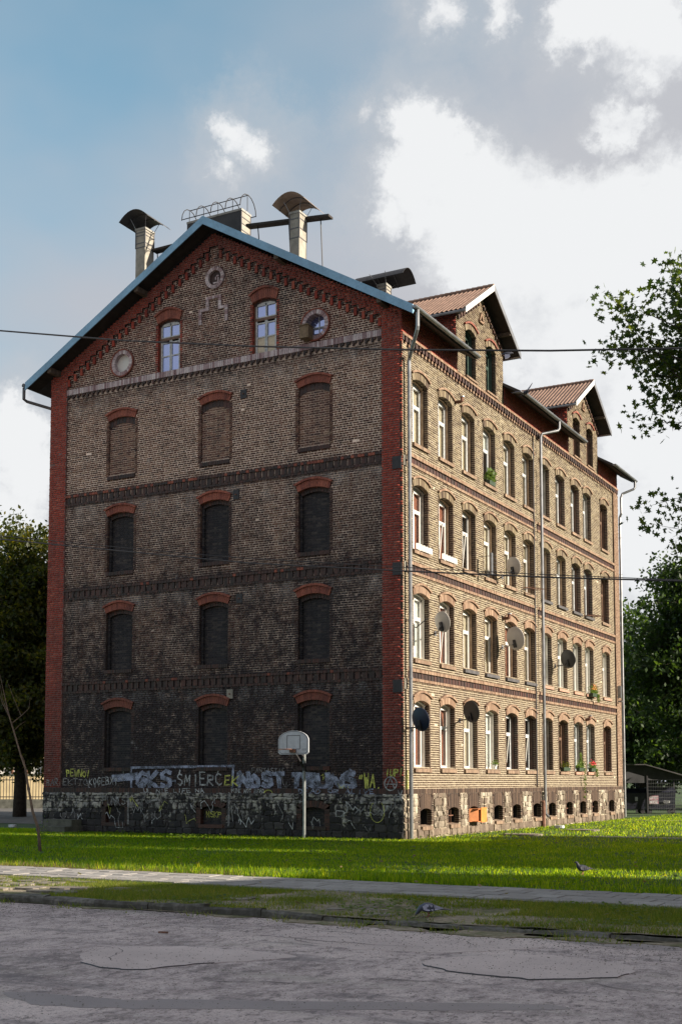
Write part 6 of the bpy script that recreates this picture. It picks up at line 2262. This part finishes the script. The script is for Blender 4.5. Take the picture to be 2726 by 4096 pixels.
def pigeon(loc, rz, label, feeding, wingmat='bird_grey'):
    t = thing('pigeon', label, 'pigeon', loc, rz, 'pigeons on the ground')
    mb = MB().mat('bird_slate' if feeding else 'bird_dark')
    hz = (.045, .05) if feeding else (.185, .24)
    rings = [ring_((-.21, 0, .105), (1, 0, 0), .016, .006), ring_((-.13, 0, .115), (1, 0, 0), .035, .020), ring_((-.06, 0, .125), (1, 0, 0), .062, .052),
             ring_((.0, 0, .125), (1, 0, 0), .072, .068), ring_((.06, 0, .13), (1, 0, .1), .062, .062)]
    if feeding:
        rings += [ring_((.105, 0, .115), (.8, 0, -.5), .040, .042), ring_((.135, 0, .08), (.5, 0, -.9), .026, .028), ring_((.15, 0, .055), (.6, 0, -.8), .024, .026), ring_((.168, 0, .035), (.7, 0, -.7), .014, .013), ring_((.185, 0, .012), (.6, 0, -.8), .004, .004)]
    else:
        rings += [ring_((.09, 0, .165), (.6, 0, .8), .040, .042), ring_((.105, 0, .205), (.4, 0, .9), .026, .030), ring_((.118, 0, .235), (1, 0, .3), .025, .026), ring_((.142, 0, .238), (1, 0, -.1), .014, .013), ring_((.168, 0, .232), (1, 0, -.2), .004, .004)]
    mb.loft(rings); mb.build('body', t, smooth=True)
    for sg in (-1, 1):
        mb = MB().mat(wingmat)
        prof = [(.07, .145, .066), (.055, .10, .070), (.0, .085, .077), (-.07, .092, .066), (-.15, .105, .038), (-.20, .118, .022), (-.12, .145, .036), (-.04, .168, .055), (.03, .172, .055)]
        mb.add([(x, sg * (y - .006), z) for x, z, y in prof] + [(x, sg * (y + .006), z) for x, z, y in prof], [tuple(range(9)), tuple(range(9, 18))] + [(i, (i + 1) % 9, 9 + (i + 1) % 9, 9 + i) for i in range(9)])
        wg = mb.build('wing', t)
        mb = MB().mat('bird_dark')
        for x in (-.035, -.085):
            mb.add([(x, sg * .083, .088), (x - .016, sg * .083, .090), (x + .006, sg * .064, .162), (x + .024, sg * .064, .160)], [(0, 1, 2, 3)])
        mb.build('wing_bar', wg)
        mb = MB().mat('bird_foot'); mb.tube([(.0, sg * .03, .07), (-.005, sg * .03, .01), (.03, sg * .03, .004)], .006, 5); mb.build('leg', t)
    mb = MB().mat('bird_dark'); mb.add([(-.15, -.03, .11), (-.15, .03, .11), (-.30, .045, .095), (-.30, -.045, .095), (-.15, -.03, .118), (-.15, .03, .118), (-.30, .045, .100), (-.30, -.045, .100)],
                                        [(0, 3, 2, 1), (4, 5, 6, 7), (0, 1, 5, 4), (1, 2, 6, 5), (2, 3, 7, 6), (3, 0, 4, 7)]); mb.build('tail', t)
    return t


pigeon((9.83, -19.72, .012), math.pi + .28, 'grey barred pigeon pecking at the verge beside the road', True)
pigeon((9.42, -11.59, .03), math.pi * .5 + 2.2, 'dark pigeon standing in the lawn near the light strip', False, 'bird_dark')


def flying_bird(loc, rz, roll, label, up):
    t = thing('flying_bird', label, 'bird', loc, 0, 'birds in flight before the dormers')
    t.rotation_euler = (roll, 0, rz)
    mb = MB().mat('bird_dark')
    mb.loft([ring_((-.14, 0, 0), (1, 0, 0), .02, .012), ring_((-.07, 0, 0), (1, 0, 0), .05, .045), ring_((.02, 0, 0), (1, 0, 0), .062, .058), ring_((.09, 0, .005), (1, 0, 0), .045, .045), ring_((.13, 0, .02), (1, 0, 0), .03, .032), ring_((.16, 0, .018), (1, 0, 0), .018, .016), ring_((.19, 0, .012), (1, 0, 0), .004, .004)])
    mb.build('body', t, smooth=True)
    for sg in (-1, 1):
        mb = MB().mat('bird_slate')
        s = [(.07, .03, 0), (.09, .18, up * .12), (.03, .34, up * .22), (-.05, .40, up * .25), (-.06, .28, up * .17), (-.07, .14, up * .08), (-.06, .03, 0)]
        mb.add([(x, sg * y, z - .006) for x, y, z in s] + [(x, sg * y, z + .006) for x, y, z in s], [tuple(range(7)), tuple(range(7, 14))] + [(i, (i + 1) % 7, 7 + (i + 1) % 7, 7 + i) for i in range(7)])
        mb.build('wing', t)
    mb = MB().mat('bird_slate'); s = [(-.11, -.025), (-.11, .025), (-.26, .07), (-.26, -.07)]; mb.poly(s, -.005, .005); mb.build('tail', t)
    return t


flying_bird((4.35, -2.0, 14.30), R(20), .3, 'dark bird flying just under the first dormer verge', -.6)
flying_bird((4.90, -2.0, 13.05), R(-40), .5, 'dark bird with raised wing flying left of the second dormer', .7)


# ------------------------------------------------------------------ overhead wires
def wire(pts, r, label):
    mb = MB().mat('iron'); mb.tube(pts, r, 5)
    return tag(mb.build('overhead_wire'), label, 'wire', 'overhead wires')


def sagline(anchors, n=8):
    out = []
    for (x0, z0), (x1, z1) in zip(anchors[:-1], anchors[1:]):
        for i in range(n):
            t = i / n; out.append((x0 + (x1 - x0) * t, -14.0, z0 + (z1 - z0) * t))
    out.append((anchors[-1][0], -14.0, anchors[-1][1]))
    return out


wire([(x, -14.0, z) for x, z in ((-14, 15.15), (-9, 13.85), (-3.86, 12.52), (-.11, 11.62), (3.2, 10.92), (6.68, 10.25), (9.73, 9.71), (12.1, 9.35), (16, 8.85), (24, 8.1))], .019, 'thick upper wire crossing the attic of the house')
wire([(x, -14.0, z) for x, z in ((-14, 9.45), (-9, 8.48), (-3.71, 7.49), (1.33, 6.64), (3.23, 6.33), (7.19, 5.82), (9.67, 5.52), (12.02, 5.27), (16, 4.95), (24, 4.5))], .015, 'lower wire crossing the second floor of the house')
wire([(x, -13.9, z) for x, z in ((-14, 9.55), (-3.71, 7.58), (1.33, 6.73), (3.23, 6.44), (7.19, 5.90), (9.67, 5.58), (12.02, 5.30), (16, 5.0), (24, 4.6))], .008, 'thin wire running just above the lower wire')


# ------------------------------------------------------------------ young bare sapling in the lawn
sp = thing('bare_sapling', 'thin bare sapling with a crooked stem in the left lawn', 'sapling', (-5.37, -10.61, 0))
mb = MB().mat('sapling')
L = lambda lat, z, dp=0.0: tuple(RV * lat + FV * dp + Vector((0, 0, z)))
stem = [L(.02, -.1), L(-.02, .35), L(-.05, .62), L(-.20, 1.05), L(-.34, 1.75), L(-.42, 2.2), L(-.55, 2.55), L(-.72, 3.1), L(-.85, 3.5), L(-.92, 3.75)]
mb.tube(stem, [.05, .042, .040, .036, .032, .027, .023, .020, .016, .013], 7); mb.build('trunk', sp, smooth=True)
mb = MB().mat('sapling')
for pts, r0 in (([L(-.92, 3.75), L(-1.05, 4.3), L(-1.22, 5.0)], .012), ([L(-.85, 3.5), L(-1.08, 3.9, .1), L(-1.3, 4.6, .1)], .012), ([L(-.80, 3.35), L(-.55, 3.55), L(-.35, 3.75), L(-.33, 4.0)], .012),
                ([L(-.74, 3.15), L(-.60, 3.3), L(-.42, 3.42)], .011), ([L(-.86, 3.55), L(-1.05, 4.0), L(-1.12, 4.4)], .010), ([L(-.38, 2.0), L(-.45, 2.4), L(-.62, 2.7)], .012), ([L(-.55, 3.55), L(-.75, 4.0), L(-.95, 4.5)], .008)):
    mb.tube(pts, r0, 5, r1=.003, cap=False)
mb.build('branch', sp, kind='stuff')
rn = np.random.default_rng(4)
P = np.array([L(.06, .5)])[0] + rn.normal(size=(50, 3)) * np.array([.10, .10, .18])
tag(inst('shoot_leaves', leaf_mesh('shoot_leaves', P, .055, 'leaf_bright', 6), sp), kind='stuff')


# ------------------------------------------------------------------ left background
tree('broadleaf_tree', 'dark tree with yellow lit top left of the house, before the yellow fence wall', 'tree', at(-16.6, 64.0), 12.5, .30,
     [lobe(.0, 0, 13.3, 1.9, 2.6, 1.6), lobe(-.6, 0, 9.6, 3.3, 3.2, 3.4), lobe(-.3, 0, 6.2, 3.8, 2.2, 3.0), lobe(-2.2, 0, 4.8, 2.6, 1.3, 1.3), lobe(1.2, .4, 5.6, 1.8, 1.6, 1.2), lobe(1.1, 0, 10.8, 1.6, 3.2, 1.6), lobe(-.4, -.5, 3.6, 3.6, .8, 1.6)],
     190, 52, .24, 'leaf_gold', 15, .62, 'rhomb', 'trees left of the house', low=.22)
pts = [at(l, 84.0) for l in (-50, -8)]
fr_ = Vector(pts[1]) - Vector(pts[0]); fl = fr_.length; fa = math.atan2(fr_.y, fr_.x)
fence = thing('iron_fence', 'iron railing on a low wall at the left, before a sunlit cream wall', 'fence', pts[0], fa)
mb = MB().mat('concrete_dark'); mb.box(0, fl, -.15, .15, -.5, .62); mb.build('plinth_wall', fence)
mb = MB().mat('iron')
for z in (.75, 1.9): mb.box(0, fl, -.03, .03, z, z + .06)
mb.build('rail', fence)
bar = MB().mat('iron').box(-.018, .018, -.018, .018, .62, 2.15).mesh('bar')
x = .1
while x < fl:
    if 22 < x < 36: inst('bar', bar, fence, (x, 0, 0))
    x += .20
bh = thing('cream_building', 'low cream rendered building with a window row behind the railing', 'building', tuple(Vector(pts[0]) + FV * 7.0), fa)
mb = MB().mat('cream_wall'); mb.box(0, fl, 0, 8, -.5, 2.25); mb.mat('concrete_dark').box(0, fl, -.05, 8, 2.25, 2.38); mb.mat('cream_wall').box(0, fl, .2, 8, 3.55, 4.6); mb.mat('tar').box(-.2, fl + .2, -.3, 8.3, 4.6, 4.8); mb.build('wall', bh)
mb = MB().mat('curtain_white').box(0, fl, .35, .4, 2.38, 3.55); mb.build('pane', bh)
fm = MB().mat('rust'); fm.box(-.07, .07, .2, .34, 2.38, 3.55)
fm = fm.mesh('window_post')
x = 20.0
while x < 38: inst('window_post', fm, bh, (x, 0, 0)); x += 1.15


# ------------------------------------------------------------------ right background
tl = [(20.5, 84, 15.0, 4.6, 31), (26.5, 92, 17.0, 5.4, 32), (16.0, 97, 14.0, 4.8, 33), (23.0, 108, 15.0, 5.2, 34), (31.0, 80, 16, 5.4, 35)]
words = ['dark tree standing beyond the wire shelter', 'tall dark tree at the far right edge behind the bush', 'lighter tree showing just past the far corner of the house', 'background tree deepest behind the shelter', 'dark tree beyond the right edge of the lawn']
for (la, de, h, rr_, sd_), lb in zip(tl, words):
    tree('broadleaf_tree', lb, 'tree', at(la, de), h * .7, .32,
         [lobe(0, 0, h * .68, rr_, h * .28, 3), lobe(-1, 0, h * .42, rr_ * 1.05, h * .22, 3), lobe(.8, 0, h * .22, rr_, h * .14, 2.2)], 85, 40, .36, 'leaf_gold' if sd_ == 33 else 'leaf_dark', sd_, .9, 'rhomb', 'trees beyond the house', 2, low=.12)
bs = thing('leafy_bush', 'bright sunlit low bush right of the wire shelter', 'bush', at(23.2, 70.0))
rn = np.random.default_rng(9)
P = rn.normal(size=(5200, 3)); P /= np.linalg.norm(P, axis=1)[:, None]; P *= rn.uniform(.5, 1, len(P))[:, None] ** .4
P = P * np.array([3.2, 1.6, 1.0]); P[:, 2] = np.abs(P[:, 2]) * 1.15 + .05
P = np.stack([P[:, 0] * RV.x + P[:, 1] * FV.x, P[:, 0] * RV.y + P[:, 1] * FV.y, P[:, 2]], -1)
tag(inst('foliage', leaf_mesh('foliage', P, .22, 'leaf_bright', 10), bs), kind='stuff')
mb = MB().mat('bark')
for i in range(9): mb.tube([(random.uniform(-.4, .4), random.uniform(-.3, .3), 0), (random.uniform(-2.2, 2.2), random.uniform(-1, 1), .9)], .03, 5, r1=.008)
mb.build('branch', bs, kind='stuff')

# shelter with wire mesh walls, and the bins in it
sh = thing('wire_shelter', 'open shelter with wire mesh walls and a pitched roof beyond the far corner', 'shelter', at(17.4, 71.0), math.atan2(RIGHT.y, RIGHT.x))
mb = MB().mat('iron')
for x in (-2.6, -.15, 2.05):
    for y in (-1.3, 1.3): mb.box(x - .04, x + .04, y - .04, y + .04, 0, 2.25)
mb.build('post', sh, kind='stuff')
mb = MB().mat('tin_dark')
mb.add([(-3.0, -1.6, 2.75), (-.3, -1.6, 2.75), (2.5, -1.6, 1.95), (2.5, 1.6, 1.95), (-.3, 1.6, 2.75), (-3.0, 1.6, 2.75), (-3.0, -1.6, 2.81), (-.3, -1.6, 2.81), (2.5, -1.6, 2.01), (2.5, 1.6, 2.01), (-.3, 1.6, 2.81), (-3.0, 1.6, 2.81)],
       [(0, 5, 4, 1), (1, 4, 3, 2), (6, 7, 10, 11), (7, 8, 9, 10), (0, 1, 7, 6), (1, 2, 8, 7), (2, 3, 9, 8), (3, 4, 10, 9), (4, 5, 11, 10), (5, 0, 6, 11)])
mb.build('roof', sh)
mb = MB().mat('tar'); mb.box(-2.6, -.1, -1.30, -1.26, 1.75, 2.74); mb.add([(-.1, -1.28, 1.9), (2.05, -1.28, 1.9), (2.05, -1.28, 2.05), (-.1, -1.28, 2.7)], [(0, 1, 2, 3)]); mb.build('gable_panel', sh)
mb = MB().mat('tin')
for z in np.arange(.12, 1.95, .20): mb.box(-.1, 2.05, -1.312, -1.304, z, z + .012)
for x in np.arange(-.1, 2.05, .10): mb.box(x, x + .006, -1.312, -1.306, .1, 1.95)
for z in np.arange(.12, 1.95, .20): mb.box(2.04, 2.05, -1.3, 1.3, z, z + .012)
mb.build('wire_mesh', sh, kind='stuff')
def bin_(lat, w, h, label, dep=71.0):
    t = thing('rubbish_container', label, 'bin', at(lat, dep), math.atan2(RIGHT.y, RIGHT.x), 'rubbish containers in the shelter')
    mb = MB().mat('bin'); mb.add([(-w * .46, -.45, .25), (w * .46, -.45, .25), (w * .46, .45, .25), (-w * .46, .45, .25), (-w / 2, -.55, h), (w / 2, -.55, h), (w / 2, .55, h), (-w / 2, .55, h)],
                                  [(0, 3, 2, 1), (4, 5, 6, 7), (0, 1, 5, 4), (1, 2, 6, 5), (2, 3, 7, 6), (3, 0, 4, 7)]); mb.build('body', t)
    mb = MB().mat('bin'); curved_sheet(mb, 0, 0, 1.16, w, h + .02, .28, 0, 'y', .03); mb.build('lid', t)
    for x in (-w * .4, w * .4):
        for y in (-.35, .35): mb = MB().mat('iron'); mb.tube([(x, y - .03, .13), (x, y + .03, .13)], .13, 10); mb.box(x - .03, x + .03, y - .02, y + .02, .12, .26); mb.build('wheel', t)
    return t
b1 = bin_(16.6, 1.5, 1.15, 'navy rubbish container half hidden by the far corner of the house')
b2 = bin_(18.25, 1.6, 1.2, 'navy rubbish container with a pink lettered sign in the wire shelter')
FS = lambda u, z, d: (u, -.56 - d, z)
mb = MB(FS).mat('sign_pink'); mb.box(-.72, -.20, .78, 1.02, 0, .012); mb.mat('bin')
s = MB(FS).mat('sign_white')
o = mb.build('sign', b2)
def sign_text(parent, text, u0, u1, z0, z1, wd, mat, F, d):
    mb = MB(F).mat(mat); n = len(text); pitch = (u1 - u0) / n
    for i, ch in enumerate(text):
        for ln in GLY.get(ch, []): stroke(mb, [(u0 + (i + .1 + x * .78) * pitch, z0 + y * (z1 - z0)) for x, y in ln], wd, d, F)
    mb.build('lettering', parent)
mb = MB(FS).mat('sign_pink'); mb.box(-.72, -.20, .56, .76, 0, .010); o2 = mb.build('sign', b2)
sign_text(o, 'ODPADY', -.70, -.22, .82, .98, .022, 'sign_white', FS, .014)
sign_text(o2, 'MOKRE', -.70, -.22, .58, .74, .03, 'sign_white', FS, .013)
mb = MB(FS).mat('sign_white'); mb.box(.10, .46, .60, .74, 0, .010); o3 = mb.build('sign', b2)
sign_text(o3, 'MOKRE', .12, .44, .62, .72, .016, 'bin', FS, .013)
mb = MB(FS).mat('sign_white'); mb.box(.12, .28, .72, .95, 0, .012); mb.build('sign', b1)


# ------------------------------------------------------------------ unseen blockers added right of the frame to shade the road and the lawn
nbh = thing('added_shade_house', 'plain brick house right of the road, added out of view to shade it', 'house', (34, -32, 0))  # unseen house, its height and roof set to shade road and path
mb = MB().mat('brick_brown'); mb.box(-8, 8, -26, 20.5, -.3, 8.5); mb.build('wall', nbh)
mb = MB().mat('tar'); mb.add([(-8.4, -26.6, 8.5), (8.4, -26.6, 8.5), (8.4, 20.9, 8.5), (-8.4, 20.9, 8.5), (0, -22, 13.5), (0, 16.5, 13.5)], [(0, 1, 4), (1, 2, 5, 4), (2, 3, 5), (3, 0, 4, 5), (0, 3, 2, 1)]); mb.build('roof', nbh)
wm = MB(); wm.mat('white_paint').box(-8.05, -7.99, -.6, .6, 0, 1.8); wm.mat('dark_room').box(-8.06, -8.04, -.5, .5, .1, 1.7); wm = wm.mesh('window')
for fl_ in range(2):
    for i in range(14): inst('window', wm, nbh, (0, -23.5 + i * 3.1, 1.6 + fl_ * 3.5))


def hedge(name, label, pts_box, n, mat, size, seed):
    """added sun blocker: a solid core with leaves all over it"""
    x0, x1, y0, y1, h = pts_box
    t = thing(name, label, 'hedge', ((x0 + x1) / 2, (y0 + y1) / 2, 0), 0, 'added shade blockers right of the lawn')
    w_, l_ = (x1 - x0) / 2, (y1 - y0) / 2
    mb = MB().mat('bark'); mb.box(-w_ * .75, w_ * .75, -l_ * .96, l_ * .96, -.1, h * .93); mb.build('solid_shade_core', t)  # solid box, so that no sun passes through the leaves
    rn = np.random.default_rng(seed)
    P = np.stack([rn.uniform(-w_, w_, n), rn.uniform(-l_, l_, n), rn.uniform(0, h, n)], -1)
    P[:, 2] += .25 * np.sin(P[:, 1] * 1.7) * (P[:, 2] > h * .8)
    tag(inst('foliage', leaf_mesh('foliage', P, size, mat, seed), t), kind='stuff')
    return t


# lanes of light: y - 0.176 x of each gap decides where a sunlit strip crosses the lawn
LN = 0.1763
def lane(x, c): return c + LN * x
hedge('added_shade_poplars', 'row of tall dense poplars right of the lawn, added unseen to shade the grass', (24.0, 26.0, lane(25, -11.5), lane(25, -7.6), 17.0), 15000, 'leaf_dark', .32, 51)  # unseen rows and hedges added to shade the lawn between sunlit strips
hedge('added_shade_poplars', 'row of tall dense poplars beyond a narrow gap, added unseen to shade the grass before the gable', (24.0, 26.0, lane(25, -6.7), lane(25, -1.3), 17.0), 22000, 'leaf_dark', .32, 52)
hedge('added_shade_tall_hedge', 'hedge filling the lower part of the poplar gap, added unseen to shorten the thin sunlit strip', (22.0, 23.0, lane(22.5, -7.8), lane(22.5, -6.5), 8.6), 3500, 'leaf_dark', .3, 56)
hedge('added_shade_tall_hedge', 'hedge at the corner of the neighbouring house, added unseen to shade the right part of the footpath', (21.5, 22.5, lane(22, -17.0), lane(22, -13.6), 6.9), 8000, 'leaf_dark', .28, 57)
hedge('added_shade_low_hedge', 'dense hedge nearest the long facade, added unseen to shade the grass', (21.0, 22.5, lane(21.7, -1.6), lane(21.7, 4.2), 8.1), 11000, 'leaf_dark', .25, 53)
hedge('added_shade_low_hedge', 'lower end of the hedge facing the long facade, added unseen to shade the grass there', (23.0, 24.5, lane(23.7, 4.3), lane(23.7, 5.5), 7.0), 7000, 'leaf_dark', .25, 54)
tree('added_shade_tree', 'slender high crowned tree in the poplar gap, added unseen to dapple the sunlit strip', 'tree', (25.6, lane(25.6, -12.6), 0), 9.0, .12,
     [(0, 0, 10.2, .55, .55, 1.1, 1), (0, 0, 12.6, .6, .6, 1.5, 1), (0, 0, 15.2, .5, .5, 1.0, .8)], 40, 30, .3, 'leaf_dark', 77, .45, low=.8)  # unseen tree added so its high crown breaks up the sunlit strip
